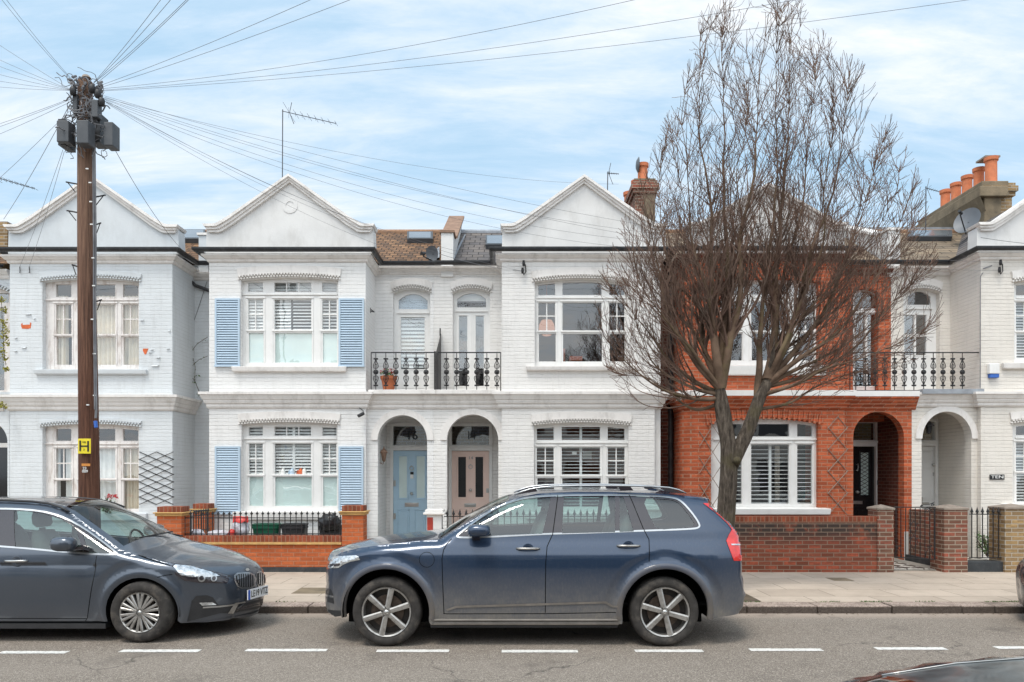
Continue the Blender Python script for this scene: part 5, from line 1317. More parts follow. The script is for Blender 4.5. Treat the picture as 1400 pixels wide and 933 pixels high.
def wheel(car_root, O, x, z, y, r, rim, spokes, double=False, rot=0.0, side=-1, width=.235, bore=.5):
    c = O+Vector((x, y, z)); sd = side
    root = MB(); w = width
    # barrel
    root.lathe([(rim, -.0*sd), (rim*.985, sd*.012), (rim*.93, sd*.004), (rim*.93, -sd*.03), (rim*.90, -sd*.16), (rim*.86, -sd*.2)], c, 'Y', 40)
    wo = root.build('wheel', M['alloy'], car_root, smooth=True, autos=40)
    t = MB(); prof = [(rim*1.0, 0), (rim*1.03, sd*.012), (rim+(r-rim)*.30, sd*.022), (rim+(r-rim)*.62, sd*.022), (rim+(r-rim)*.86, sd*.006), (r*.985, -sd*.018), (r, -sd*.04), (r, -sd*(w-.04)), (r*.97, -sd*(w-.01)), (rim, -sd*w)]
    t.lathe(prof, c, 'Y', 48); t.build('tyre', M['rubber'], wo, smooth=True, autos=50)
    bk = MB(); bk.lathe([(0, -sd*.10), (rim*.93, -sd*.10)], c, 'Y', 32); bk.build('wheel_back', M['alloy_dark'], wo)
    bd = MB(); bd.lathe([(0, -sd*.07), (rim*.66, -sd*.07), (rim*.66, -sd*.09)], c, 'Y', 32); bd.build('brake_disc', M['brake'], wo, smooth=True, autos=40)
    sp = MB()
    for i in range(spokes):
        a0 = rot+2*math.pi*i/spokes
        for da in ((-.115, .115) if double else (0,)):
            a = a0+da
            if double:
                inr, outr, wi, wo_ = rim*.16, rim*.95, .012, .017; ai, ao = a0+da*.35, a0+da*1.15
            else: inr, outr, wi, wo_ = rim*.16, rim*.95, .026, .032; ai = ao = a
            pi_, po = Vector((math.cos(ai)*inr, 0, math.sin(ai)*inr)), Vector((math.cos(ao)*outr, 0, math.sin(ao)*outr))
            d = (po-pi_).normalized(); nrm = Vector((-d.z, 0, d.x)); vs = []
            for q, ww, yo in ((pi_, wi, sd*.004-.0), (po, wo_, sd*.004)):
                mid = -sd*.0
                vs += [c+q+nrm*ww+Vector((0, yo, 0)), c+q+nrm*ww*.5+Vector((0, yo+sd*.008, 0)), c+q-nrm*ww*.5+Vector((0, yo+sd*.008, 0)), c+q-nrm*ww+Vector((0, yo, 0)), c+q-nrm*ww*.9+Vector((0, yo-sd*.045, 0)), c+q+nrm*ww*.9+Vector((0, yo-sd*.045, 0))]
            sp.add(vs, [(k, (k+1) % 6, (k+1) % 6+6, k+6) for k in range(6)])
    sp.lathe([(0, sd*.004), (rim*.12, sd*.004), (rim*.24, 0), (rim*.26, -sd*.04)], c, 'Y', 24)
    sp.build('spokes', M['alloy'], wo)
    hb = MB(); hb.lathe([(0, sd*.014), (rim*.085, sd*.012), (rim*.10, 0)], c, 'Y', 20)
    hb.build('hub_cap', M['steel'], wo, smooth=True)
    if not double:
        bo = MB()
        for k in range(5):
            a = rot+math.pi/2+2*math.pi*k/5; bo.lathe([(0, sd*.010), (.011, sd*.010), (.011, -.0)], c+Vector((math.cos(a)*rim*.19, 0, math.sin(a)*rim*.19)), 'Y', 8)
        bo.build('wheel_bolts', M['alloy_dark'], wo)
    return wo
def underpan(root, O, x0, x1, w, z0, z1, wheels, ra, arch_r):
    b = MB()
    cuts = sorted(wheels); xs = [x0]
    for wx in cuts: xs += [wx-arch_r-.01, wx+arch_r+.01]
    xs.append(x1)
    for i in range(0, len(xs), 2):
        e = i in (0, len(xs)-2)
        if xs[i+1] > xs[i]: b.box(O.x+xs[i]+(.12 if i == 0 else 0), O.x+xs[i+1]-(.12 if i == len(xs)-2 else 0), O.y-w+(.3 if e else .12), O.y+w-(.3 if e else .12), z0+(.10 if e else 0), z1)
    for wx in cuts: b.box(O.x+wx-arch_r-.01, O.x+wx+arch_r+.01, O.y-w+.34, O.y+w-.34, z0, z1+.25)
    b.build('underbody', M['underbody'], root)
    for wx in cuts:
        for s_ in (-1, 1):
            b = MB(); k = 22; R = arch_r+.02; vs = []
            for i in range(k+1):
                a = -.15+(math.pi+.3)*i/k
                for yy in (w-.035, w-.36): vs.append((O.x+wx+R*math.cos(a), O.y+s_*yy, ra+R*math.sin(a)))
            b.add(vs, [(2*i, 2*i+1, 2*i+3, 2*i+2) for i in range(k)])
            b.box(O.x+wx-R, O.x+wx+R, O.y+s_*(w-.36)-.005, O.y+s_*(w-.36)+.005, z0, ra+R)
            b.build('wheel_housing', M['underbody'], root)
def seat(root, O, x, y, z, face, m='seat', rear=False, hr=True):
    """face = +1 when the seat looks towards +x"""
    b = MB(); w = .25
    def loft(secs):
        vs = []; k = 12
        for (px, pz, hx, hw) in secs:
            for i in range(k):
                a = 2*math.pi*i/k; ca, sa = math.cos(a), math.sin(a)
                f = lambda v: math.copysign(abs(v)**.6, v)
                vs.append((O.x+x+face*px+hx*f(ca)*.5, O.y+y+hw*f(sa), z+pz))
        n = len(secs); b.add(vs, [(i*k+j, i*k+(j+1) % k, (i+1)*k+(j+1) % k, (i+1)*k+j) for i in range(n-1) for j in range(k)]+[tuple(range(k)), tuple((n-1)*k+j for j in range(k))])
    loft([(-.0, 0, .18, w), (-.02, .1, .22, w), (-.07, .3, .20, w*.95), (-.13, .5, .17, w*.85), (-.17, .60, .12, w*.6)])
    if hr: loft([(-.18, .60, .03, .05), (-.185, .63, .03, .05)]); loft([(-.17, .64, .06, .11), (-.18, .68, .11, .14), (-.19, .76, .11, .14), (-.19, .83, .08, .12), (-.19, .85, .04, .08)])
    b.build('seat', M[m], root, smooth=True)
    c = MB(); c.box(O.x+x-.05*face if face > 0 else O.x+x-.45, O.x+x+.45 if face > 0 else O.x+x+.05, O.y+y-w, O.y+y+w, z-.16, z+.02); c.build('seat_cushion', M[m], root, bevel=.04)

# ---- the blue estate SUV
RS = (X(528, 7.83)+X(909.5, 7.83))/2
suv = thing('parked_car', 'dusty dark blue SUV with silver roof rails parked side-on at the kerb', 'car', (RS, 8.775, 0))
O = Vector(suv.location)
def OL(px, py, y, O=O):
    Y = O.y+y; return (X(px, Y)-O.x, Z(py, Y))
paint = car_paint('blue car paint', (.020, .040, .080), dirtcol=(.20, .18, .155), z0=.85, z1=.20, amt=1.1, metal=.35)
up = [(441, 832, -.5, .10, 'body'), (440.5, 822, -.5, .10, 'body'), (442, 811, -.5, .12, 'body'), (444, 806, -.5, .12, 'body'), (442.5, 795, -.5, .12, 'body'), (443.5, 780, -.5, .12, 'body'), (445.5, 769, -.5, .12, 'body'), (448.5, 762.3, -.5, .11, 'body'), (457, 756.5, -.5, .07, 'body'), (470.5, 750.5, -.5, .05, 'body'),
      (482.5, 747.4, -.5, .04, 'body'), (497.5, 743.8, -.5, .035, 'body'), (526, 739.8, -.5, .03, 'body'), (550, 737.2, -.5, .03, 'body'), (580, 734.4, -.55, .03, 'body'), (603, 732.5, -.6, .05, 'windscreen'), (612.5, 725.5, -.62, .06, 'windscreen'), (635, 711.5, -.62, .07, 'windscreen'), (654.5, 701, -.62, .07, 'windscreen'), (674, 690.5, -.62, .07, 'windscreen'), (695, 681.5, -.62, .06, 'body'), (712, 676.5, -.62, .045, 'body'),
      (735, 673, -.6, .035, 'body'), (760, 671.8, -.6, .03, 'body'), (790, 670.8, -.6, .03, 'body'), (836, 671, -.6, .03, 'body'), (891, 672.8, -.6, .03, 'body'), (925, 674.7, -.6, .03, 'body'), (955, 678, -.58, .03, 'body'), (970, 680.6, -.58, .03, 'body'), (969, 686, -.58, .03, 'body'), (972, 690, -.58, .04, 'tail_glass'), (984, 701.5, -.55, .05, 'tail_glass'), (999, 714.5, -.52, .06, 'tail_glass'), (1007, 724.5, -.5, .07, 'tail_glass'), (1010, 733, -.5, .08, 'body'), (1012, 744, -.5, .09, 'body'),
      (1013, 767, -.5, .09, 'body'), (1013, 780, -.5, .10, 'body'), (1015.5, 788, -.5, .10, 'body'), (1016.5, 802, -.5, .10, 'body'), (1019, 807, -.5, .10, 'body'), (1018, 813, -.5, .10, 'body'), (1016, 827, -.5, .09, 'body'), (1008, 833.5, -.5, .06, 'body')]
upper = []
for i, (px, py, y, c, nm) in enumerate(up):
    a = OL(px, py, y); upper.append([a[0], a[1], c, nm])
for i in range(len(upper)):          # step the edge in by part of the crown so that the middle reaches the silhouette
    a, b_ = upper[max(0, i-1)], upper[min(len(upper)-1, i+1)]; d = Vector((b_[0]-a[0], b_[1]-a[1])).normalized(); n_ = Vector((-d.y, d.x))
    upper[i] = (up and upper[i][0]-n_.x*upper[i][2]*.55, upper[i][1]-n_.y*upper[i][2]*.55, upper[i][2], upper[i][3])
wf, wr = X(528, 7.83)-O.x, X(909.5, 7.83)-O.x; wz = .372
def archpts(cx, r, a0, a1, n=18, sq=1.0): return [(cx+r*math.cos(a0+(a1-a0)*i/n), wz+.005+r*math.sin(a0+(a1-a0)*i/n)*sq) for i in range(n+1)]
zs = .265
bottom = [OL(968, 846, -.9)]+archpts(wr, .465, -.12, math.pi+.2)+[(wr-.46, zs-.02), (wf+.47, zs-.02)]+archpts(wf, .465, -.2, math.pi+.12)+[OL(457, 845, -.75)]
zprof = [(.15, .90), (.28, .925), (.45, .945), (.62, .958), (.80, .966), (.93, .967), (.98, .962), (1.03, .946), (1.08, .928), (1.14, .902), (1.25, .870), (1.40, .800), (1.55, .722), (1.66, .655), (1.75, .60)]
car = Car(suv, upper, bottom, zprof, (upper[4][0], .80, .30, 2.2), (upper[-5][0], .65, .20, 2.2), rr=.10, wheels=[(wf, wz, .465), (wr, wz, .465)], flare=.022)
DLO = [(619.5, 736), (635, 722.5), (654.5, 708.3), (674, 695.6), (695, 685.8), (717.5, 679.6), (740, 677.6), (790, 676.2), (841, 676), (884, 676.8), (919, 679.2), (932, 684), (947, 700.5), (958, 717), (956.5, 722.6), (947, 724.8), (882, 727), (780, 730.6), (740, 731.6), (680, 735), (642.5, 736.4)]
DLO = smooth_poly(DLO, 2, True)
def shrink(poly, d):
    n = len(poly); o = []
    ar = sum(poly[i][0]*poly[(i+1) % n][1]-poly[(i+1) % n][0]*poly[i][1] for i in range(n)); sg = 1 if ar > 0 else -1
    for i in range(n):
        a, b_ = Vector(poly[i-1]), Vector(poly[(i+1) % n]); t = (b_-a).normalized(); o.append((poly[i][0]-t.y*d*sg, poly[i][1]+t.x*d*sg))
    return o
feats_px = [('front_door', [(617.6, 737), (607.5, 749), (604.2, 764), (605, 790), (607, 839), (745.5, 839), (746.2, 768), (748, 747.5), (755.5, 731.3), (680, 735.5)]),
            ('rear_door', [(755.5, 731.3), (748, 747.5), (746.2, 768), (745.5, 839), (846, 838.5), (849, 824.5), (854, 805), (868, 785.5), (887, 774), (887.3, 737), (880, 727.2), (780, 731)]),
            ('window_trim', DLO), ('pillar_trim', shrink(DLO, 2.3)),
            ('side_glass', [(640.5, 734), (640, 723), (655, 711.8), (674, 699.5), (695, 689.6), (717, 683), (753, 680.2), (741.5, 730)]),
            ('side_glass', [(771, 679.3), (840.5, 679), (840.8, 728), (768.3, 729.6)]), ('side_glass', [(847, 679.2), (852, 679.5), (866.5, 727), (847, 727.7)]),
            ('side_glass', smooth_poly([(878, 681.5), (900, 682), (919, 683.4), (929, 688), (943, 706), (951.5, 719), (930, 722.5), (899, 725), (890, 710)], 1, True))]
feats = [(n_, car.fp(p)) for n_, p in feats_px]
gw = .009
for ln in ([(617.6, 737), (611, 744), (606.5, 752), (604.3, 764), (605, 790), (607, 839)], [(762.5, 677), (755.5, 731), (748, 747.5), (746.2, 768), (745.8, 800), (745.5, 838)], [(860, 677), (880, 724), (887.3, 738), (887.5, 768)], [(606, 839.3), (745, 839.3), (848, 838)],
           [(583.5+10.4*math.cos(a*math.pi/8), 765.5+10.4*math.sin(a*math.pi/8)) for a in range(17)]):
    feats.append(('gap', ribbon(car.fp(ln), gw if len(ln) < 17 else .006)))
objs = car.build_shell(feats, {}, offs={'side_glass': -.006, 'window_trim': .004, 'pillar_trim': -.002, 'gap': -.004})
bo = car.bodymb.build('body', [paint, M['underbody']], suv, smooth=True)
parts = {}
for nm, mt in (('front_door', paint), ('rear_door', paint), ('window_trim', M['chrome']), ('pillar_trim', M['gloss_black']), ('side_glass', M['car_glass']), ('windscreen', M['car_wglass']), ('tail_glass', M['gloss_black'])):
    for sd_, mb_ in objs[nm]:
        o_ = mb_.build('door' if 'door' in nm else nm, mt, suv, smooth=True)
        if sd_ < 0: parts[nm] = o_
        else: parts[nm+'_far'] = o_
# trims and lamps on the skin
car.patch([(448, 763.5), (460, 761.3), (487, 759.6), (490.5, 761.3), (492.3, 765.6), (479.5, 768), (470.5, 771.8), (463, 776.7), (448, 777.5)], .006, 'headlight', M['lamp_clear'], suv, 1.5)
car.patch([(449, 771.6), (466, 771), (464, 774), (449, 775)], .008, 'headlight_strip', M['gloss_black'], suv, 2.0)
car.patch([(961, 688.5), (969, 688.5), (984, 701), (999, 714.5), (1008, 724), (1012, 733), (1013, 745), (1015, 767), (1003, 767), (992.6, 739.5), (996, 731.7), (1000.3, 724.3), (993.6, 715.5), (977, 700.5)], .005, 'tail_light', M['lamp_red'], suv, 2.5)
car.patch([(999, 744), (1013.5, 744), (1013.7, 745.6), (999.5, 745.8)], .009, 'tail_light_strip', M['lamp_clear'], suv, 2.0)
car.patch([(445, 804.5), (453, 806), (456, 814), (446, 812.5)], .003, 'air_vent', M['plastic'], suv, 2.0)
car.patch([(446, 816.5), (456, 818), (457, 825.5), (448, 823)], .003, 'air_vent', M['plastic'], suv, 2.0)
car.patch([(443.5, 812.8), (456, 815), (456.3, 816.8), (443.5, 815)], .006, 'vent_trim', M['chrome'], suv, 2.0)
car.patch([(440.5, 832), (456, 834.6), (471, 835), (472.5, 847), (458, 844.5), (446, 838)], .004, 'front_skirt', M['plastic'], suv, 2.0)
car.patch([(610, 833.2), (623, 828.2), (828, 822.2), (838, 828), (847, 828.5), (847, 831), (837, 830.6), (827, 825.2), (624, 831.2), (612, 835.5)], .007, 'door_strip', M['sill_dusty'], suv, 3.0)
b = MB(); b.box(O.x+wf+.47, O.x+wr-.49, O.y-.95, O.y-.86, .275, .30); b.box(O.x+wf+.47, O.x+wr-.49, O.y-.935, O.y-.8, .232, .27); b.build('sill', M['sill_dusty'], suv, bevel=.01)
b = MB(); b.box(O.x+wf+.47, O.x+wr-.5, O.y-.9, O.y+.9, .20, .255); b.build('sill_skirt', M['plastic'], suv)
# wheel arch cladding ring, body coloured and dusty, set proud
dusty = car_paint('dusty arch trim', (.03, .05, .095), z0=1.2, z1=.4, amt=1.0, metal=.2, rough=.5)
for wx in (wf, wr):
    for sd in (-1, 1):
        b = MB(); k = 30; vs = []
        for i in range(k+1):
            a = -.17+(math.pi+.34)*i/k
            if wx == wr and a > math.pi+.05 and False: continue
            for rr_, off in ((.462, -.03), (.462, .008), (.470, .012), (.515, .010), (.528, -.004)):
                x_, z_ = wx+rr_*math.cos(a), wz+.005+rr_*math.sin(a); vs.append(O+Vector((x_, sd*(car.W(x_, max(.25, z_))+off), z_)))
        b.add(vs, [(5*i+j, 5*i+j+1, 5*i+j+6, 5*i+j+5) for i in range(k) for j in range(4)])
        b.build('wheel_arch_trim', dusty, suv, smooth=True)
# door handles, mirrors, rails
def handle(carobj, root, doors, px0, px1, py, m='chrome', sides=(-1, 1), mp=None):
    for sd, door in zip(sides, doors):
        q0, n0 = carobj.hit(px0, py); q1, n1 = carobj.hit(px1, py); b = MB()
        pts = [];
        for i in range(9):
            t = i/8; p = q0.lerp(q1, t); out = .006+.034*math.sin(math.pi*min(1, max(0, t)))**.5
            pts.append(carobj.O+Vector((p.x, sd*(abs(p.y)+out), p.z)))
        b.tube(pts, [.010]+[.014]*7+[.010], 8); b.build('handle', M[m], door, smooth=True)
        c = MB(); m_ = (q0+q1)/2; c.lathe([(0, -sd*.004), (.035, -sd*.002), (.052, sd*.005), (.060, sd*.001)], carobj.O+Vector((m_.x, sd*(abs(m_.y)), m_.z-.004)), 'Y', 20); c.build('handle_recess', mp, door, smooth=True)
handle(car, suv, (parts['front_door'], parts['front_door_far']), 706, 738, 750, 'alloy', mp=paint); handle(car, suv, (parts['rear_door'], parts['rear_door_far']), 843.5, 875, 746.3, 'alloy', mp=paint)
def mirror(root, O, x0, x1, z0, z1, y, sd, mat, stem):
    b = MB(); secs = []; k = 14; cx, cz = (x0+x1)/2, (z0+z1)/2; n = 7; vs = []
    for i in range(n):
        t = i/(n-1); sc_ = [.55, .85, .97, 1, .96, .85, .6][i]
        for j in range(k):
            a = 2*math.pi*j/k; f = lambda v: math.copysign(abs(v)**.65, v)
            vs.append(O+Vector((cx+f(math.cos(a))*(x1-x0)/2*sc_, sd*(y+.20*t), cz+f(math.sin(a))*(z1-z0)/2*sc_)))
    b.add(vs, [(i*k+j, i*k+(j+1) % k, (i+1)*k+(j+1) % k, (i+1)*k+j) for i in range(n-1) for j in range(k)]+[tuple(range(k)), tuple((n-1)*k+j for j in range(k))])
    o = b.build('door_mirror', mat, root, smooth=True)
    c = MB(); (sx0, sx1, sz) = stem; vs = [O+Vector(v) for v in ((sx0, sd*(y-.12), sz), (sx1, sd*(y-.12), sz), (sx1+.0, sd*(y+.08), z0+.02), (sx0, sd*(y+.08), z0+.02), (sx0+.01, sd*(y-.12), sz+.035), (sx1, sd*(y-.12), sz+.035), (sx1, sd*(y+.08), z0+.05), (sx0, sd*(y+.08), z0+.05))]
    c.add(vs, [(0, 1, 2, 3), (4, 5, 6, 7), (0, 1, 5, 4), (1, 2, 6, 5), (2, 3, 7, 6), (3, 0, 4, 7)]); c.build('mirror_stem', M['gloss_black'], o)
    return o
for sd in (-1, 1): mirror(suv, O, X(639, 7.75)-O.x, X(671, 7.75)-O.x, Z(733.5, 7.75), Z(716.5, 7.75), .955, sd, paint, (X(645, 7.8)-O.x, X(656, 7.8)-O.x, Z(745, 7.8)))
for sd in (-1, 1):
    yy = O.y+sd*.60; b = MB()
    rp = [(703, 677), (712, 672.8), (724, 669.2), (738, 666.8), (755, 665.3), (790, 664.3), (836, 664.2), (891, 665.2), (915, 667), (928, 670), (938, 674.5)]
    b.tube([P(a, c, O.y-.60)+Vector((0, yy-(O.y-.60), 0)) for a, c in rp], [.008, .010]+[.011]*7+[.010, .008], 8)
    ro = b.build('roof_rail', M['chrome'], suv, smooth=True)
    for pts in ([(703, 677), (724, 669.6), (732, 668), (735, 672), (712, 675.5)], [(845, 665.5), (862, 665.8), (866, 671), (848, 671)], [(905, 667), (915, 668), (936, 674.5), (920, 674), (908, 671)]):
        b = MB(); b.plate([((P(a, c, O.y-.60).x), P(a, c, O.y-.60).z) for a, c in pts[::-1]], [], yy-.012, .024, back=True)
        b.build('rail_foot', M['gloss_black'], ro)
b = MB(); b.add([P(882, 671, 8.78), P(900, 671, 8.78), P(897, 668.6, 8.78), P(888, 668.8, 8.78), P(882, 671, 8.84), P(900, 671, 8.84), P(897, 668.6, 8.84), P(888, 668.8, 8.84)], [(0, 1, 2, 3), (4, 7, 6, 5), (0, 3, 7, 4), (1, 5, 6, 2), (3, 2, 6, 7)]); b.build('roof_antenna', paint, suv)
b = MB(); b.tube([O+Vector((upper[15][0]+.0, -.45, upper[15][1]+.045)), O+Vector((upper[15][0]+.15, .1, upper[15][1]+.12))], .009, 5); b.build('wiper', M['plastic'], suv)
for wx, rt in ((wf, math.radians(78)), (wr, math.radians(104))):
    wheel(suv, O, wx, wz, -.925, .372, .268, 6, rot=rt, side=-1); wheel(suv, O, wx, wz, .925, .372, .268, 6, rot=rt, side=1)
underpan(suv, O, upper[0][0]+.15, upper[-1][0]-.1, .925, .20, .42, [wf, wr], wz, .465)
for yy in (-.40, .40): seat(suv, O, .10, yy, .79, -1, 'seat_light')
for yy in (-.45, 0, .45): seat(suv, O, 1.02, yy, .80, -1, 'seat_light')
b = MB(); b.box(O.x-.92, O.x-.55, O.y-.75, O.y+.75, .75, 1.05); b.build('dashboard', M['plastic'], suv, bevel=.05)
b = MB(); n = 20; cc = O+Vector((-.47, .40, 1.06)); b.tube([cc+Vector((.05*math.sin(2*math.pi*i/n)*1.0, .18*math.cos(2*math.pi*i/n), .17*math.sin(2*math.pi*i/n))) for i in range(n+1)], .014, 6); b.build('steering_wheel', M['plastic'], suv, smooth=True)
b = MB(); b.box(O.x-.9, O.x+2.1, O.y-.8, O.y+.8, .42, .45); b.build('cabin_floor', M['underbody'], suv)

# ---- the dark grey people carrier at the left
mpv = thing('parked_car', 'dark grey people carrier with its nose and LE19 number plate beside the blue SUV', 'car', (-5.4, 8.92, 0))
O2 = Vector(mpv.location)
up = [(-3.24, .18, .10, 'body'), (-3.19, .28, .12, 'body'), (-3.175, .40, .13, 'body'), (-3.18, .52, .13, 'body'), (-3.20, .62, .13, 'body'), (-3.26, .685, .11, 'body'), (-3.36, .735, .09, 'body'), (-3.52, .795, .075, 'body'), (-3.72, .852, .07, 'body'), (-3.95, .905, .065, 'body'), (-4.18, .960, .07, 'body'), (-4.38, 1.025, .10, 'windscreen'), (-4.58, 1.147, .12, 'windscreen'), (-4.80, 1.273, .12, 'windscreen'), (-5.04, 1.412, .10, 'windscreen'), (-5.15, 1.462, .08, 'sunroof'), (-5.31, 1.505, .05, 'sunroof'), (-5.5, 1.527, .04, 'sunroof'), (-5.81, 1.540, .04, 'sunroof'),
      (-6.3, 1.54, .04, 'body'), (-6.75, 1.515, .04, 'body'), (-7.02, 1.46, .05, 'tail_glass'), (-7.22, 1.20, .07, 'tail_glass'), (-7.34, 1.0, .08, 'body'), (-7.40, .75, .10, 'body'), (-7.40, .45, .10, 'body'), (-7.36, .25, .08, 'body')]
up = [(a-O2.x, b_, c, n_) for a, b_, c, n_ in up]
w2f, w2r, w2z = X(190, 8.0)-O2.x, X(190, 8.0)-O2.x-2.67, .336
up = up  # nose first, running towards -x
def arch2(cx, a0, a1, r=.39, n=18): return [(cx+r*math.cos(a0+(a1-a0)*i/n), w2z-.01+r*math.sin(a0+(a1-a0)*i/n)) for i in range(n+1)]
bot2 = arch2(w2r, math.pi+.25, -.25)+arch2(w2f, math.pi+.25, -.25)+[(w2f+.41, .20)]
bot2 = [(up[-1][0]+.25, .22)]+[p for p in bot2]
zp2 = [(.15, .84), (.28, .862), (.42, .880), (.58, .893), (.70, .897), (.82, .893), (.90, .885), (.98, .868), (1.05, .840), (1.20, .765), (1.35, .680), (1.48, .600), (1.56, .55)]
c2 = Car(mpv, up, bot2, zp2, (up[2][0], .78, .42, 2.1), (up[-3][0], .6, .22, 2.2), rr=.09, wheels=[(w2f, w2z, .39), (w2r, w2z, .39)], flare=.014, crease=(lambda x: .865-.035*x*.5, .022, .16))
c2.creasex = (-1.9, 1.05); 
paint2 = car_paint('graphite car paint', (.066, .080, .104), z0=.45, z1=.12, amt=.4, metal=.6, rough=.28)
D2 = smooth_poly([(-150, 707), (-120, 698.5), (-60, 695), (0, 694.5), (38.6, 695.8), (67.5, 700), (92.6, 708.5), (115.7, 721.5), (138.9, 737.9), (161.5, 756), (160.5, 759.5), (135, 759.5), (77, 755.2), (38.6, 751.4), (0, 748.5), (-80, 743), (-145, 738), (-160, 725)], 1, True)
fx = [('front_door', [(-3, 748), (-4, 845), (119, 846), (124, 810), (129, 785), (130.5, 760), (77, 755.5), (38, 752)]),
      ('rear_door', [(-5, 748), (-6, 845), (-70, 843), (-95, 800), (-125, 790), (-130, 742)]),
      ('window_trim', D2), ('pillar_trim', shrink(D2, 2.4)),
      ('side_glass', [(19, 698.6), (38, 699.5), (60, 702.5), (84, 710.5), (104, 721.5), (114, 754.8), (77, 752.5), (38.6, 748.8), (21, 748)]),
      ('side_glass', [(112.5, 727.5), (136, 741), (156, 756.3), (122, 756.6)]), ('side_glass', [(-3, 698), (-60, 698.5), (-110, 702), (-100, 739), (-40, 742.5), (-3, 746)]), ('side_glass', [(-118, 703), (-146, 712), (-152, 724), (-142, 735), (-110, 739)])]
feats = [(n_, c2.fp(p)) for n_, p in fx]
for ln in ([(132, 760), (129.5, 785), (124, 812), (119.5, 846)], [(0, 748), (-2, 800), (-3, 845)], [(-130, 742), (-124, 790), (-95, 802), (-70, 843)], [(-70, 845.5), (119, 846)], [(119, 846), (141, 853)], [(215, 789.5), (225, 787), (236, 785.5)], [(184.5, 748.7), (188, 757), (200, 763), (233, 773.5)]):
    feats.append(('gap', ribbon(c2.fp(ln), .008)))
objs = c2.build_shell(feats, {}, offs={'side_glass': -.006, 'window_trim': .004, 'pillar_trim': -.002, 'gap': -.004})
c2.bodymb.build('body', [paint2, M['underbody']], mpv, smooth=True)
p2 = {}
for nm, mt in (('front_door', paint2), ('rear_door', paint2), ('window_trim', M['chrome']), ('pillar_trim', M['gloss_black']), ('side_glass', M['car_glass']), ('windscreen', M['car_wglass']), ('sunroof', M['gloss_black']), ('tail_glass', M['gloss_black'])):
    for sd_, mb_ in objs.get(nm, ()):
        o_ = mb_.build('door' if 'door' in nm else nm, mt, mpv, smooth=True)
        p2[nm if sd_ < 0 else nm+'_far'] = o_
handle(c2, mpv, (p2['front_door'], p2['front_door_far']), 7, 38, 767, 'steel', mp=paint2)
for sd in (-1, 1): mirror(mpv, O2, X(73, 7.95)-O2.x, X(106, 7.95)-O2.x, Z(754, 7.95), Z(733, 7.95), .90, sd, paint2, (X(98, 8.0)-O2.x, X(118, 8.0)-O2.x, Z(757, 8.0)))
# lamps and grille, outlined as they are seen on the skin
hl = c2.patch([(234.8, 773.8), (239, 772), (260, 773.8), (290, 782), (311, 789.5), (313, 792.5), (310, 797.8), (272, 796.7), (252.5, 794), (240.5, 786.5)], .008, 'headlight', M['gloss_black'], mpv, 1.5)
c2.patch([(236.5, 774.6), (240, 773.2), (260, 775), (288, 783), (300, 788), (285, 789.5), (262, 789), (247, 786.5)], .014, 'headlight_reflector', M['lamp_clear'], hl, 1.5)
for cx_, cy_, r_ in ((275, 790.7, 5.2), (291.5, 791.2, 4.2)):
    c2.patch([(cx_+r_*math.cos(a*math.pi/8), cy_+r_*.95*math.sin(a*math.pi/8)) for a in range(16)], .020, 'headlight_lens', M['chrome'], hl, 1.5)
    c2.patch([(cx_+r_*.6*math.cos(a*math.pi/8), cy_+r_*.55*math.sin(a*math.pi/8)) for a in range(16)], .025, 'headlight_bulb_glass', M['gloss_black'], hl, 2.0)
kid = [[(319.5, 787), (324, 783.6), (340, 783), (347, 785.5), (350, 792), (348, 801.5), (344, 804.8), (329, 805), (324, 802), (320.5, 795)], [(351, 782.5), (356, 781), (361.5, 784), (364, 790), (363.5, 798), (359, 802), (353, 803), (350.5, 797), (350, 788)]]
for kp in kid:
    g_ = c2.patch(kp, .006, 'grille', M['chrome'], mpv, 2.0)
    cx_ = sum(p[0] for p in kp)/len(kp); cy_ = sum(p[1] for p in kp)/len(kp)
    ins = [(cx_+(p[0]-cx_)*.84, cy_+(p[1]-cy_)*.84) for p in kp]; c2.patch(ins, .010, 'grille_mesh', M['plastic'], g_, 2.0)
    xs_ = [p[0] for p in ins]; nb = 8 if kp is kid[0] else 4
    for i in range(nb):
        xx = min(xs_)+(max(xs_)-min(xs_))*(i+.7)/(nb+.4); ys_ = [y for y in [min(p[1] for p in ins)+.25*j for j in range(100)] if inpoly(xx, y, ins)]
        if len(ys_) > 8: c2.patch([(xx-.55, ys_[2]), (xx+.55, ys_[2]), (xx+.75, ys_[-3]), (xx-.35, ys_[-3])], .018, 'grille_bar', M['chrome'], g_, 1.5)
c2.patch([(338+2.6*math.cos(a*math.pi/6), 779.3+1.9*math.sin(a*math.pi/6)) for a in range(12)], .005, 'bonnet_badge', M['steel'], mpv, 1.5)
c2.patch([(256, 850), (262, 822), (268, 815), (283, 814), (291, 817), (298, 827), (310, 829), (334, 825.5), (362, 818.5), (363, 826), (352, 832), (318, 838), (300, 838.5), (270, 846.5)], .007, 'lower_intake', M['plastic'], mpv, 2.5)
c2.patch([(272, 824), (290, 823.5), (296, 827), (276, 828)], .012, 'fog_light', M['lamp_clear'], mpv, 2.0)
c2.patch([(277, 829.5), (300, 828), (314, 826.5), (334, 822), (334.5, 823.8), (314, 828.6), (300, 830.2), (277, 831.5)], .016, 'intake_trim', M['chrome'], mpv, 2.0)
c2.patch([(311, 838.5), (320, 824.5), (326, 823.5), (318, 838.5)], .014, 'intake_fin', M['alloy'], mpv, 2.0)
for q in (0, 1): c2.patch([(322, 831.5+q*3.4-q*1), (362, 821.5+q*3.2), (362, 823+q*3.2), (322, 833.2+q*3.4-q*1)], .008, 'intake_bar', M['gloss_black'], mpv, 2.0)
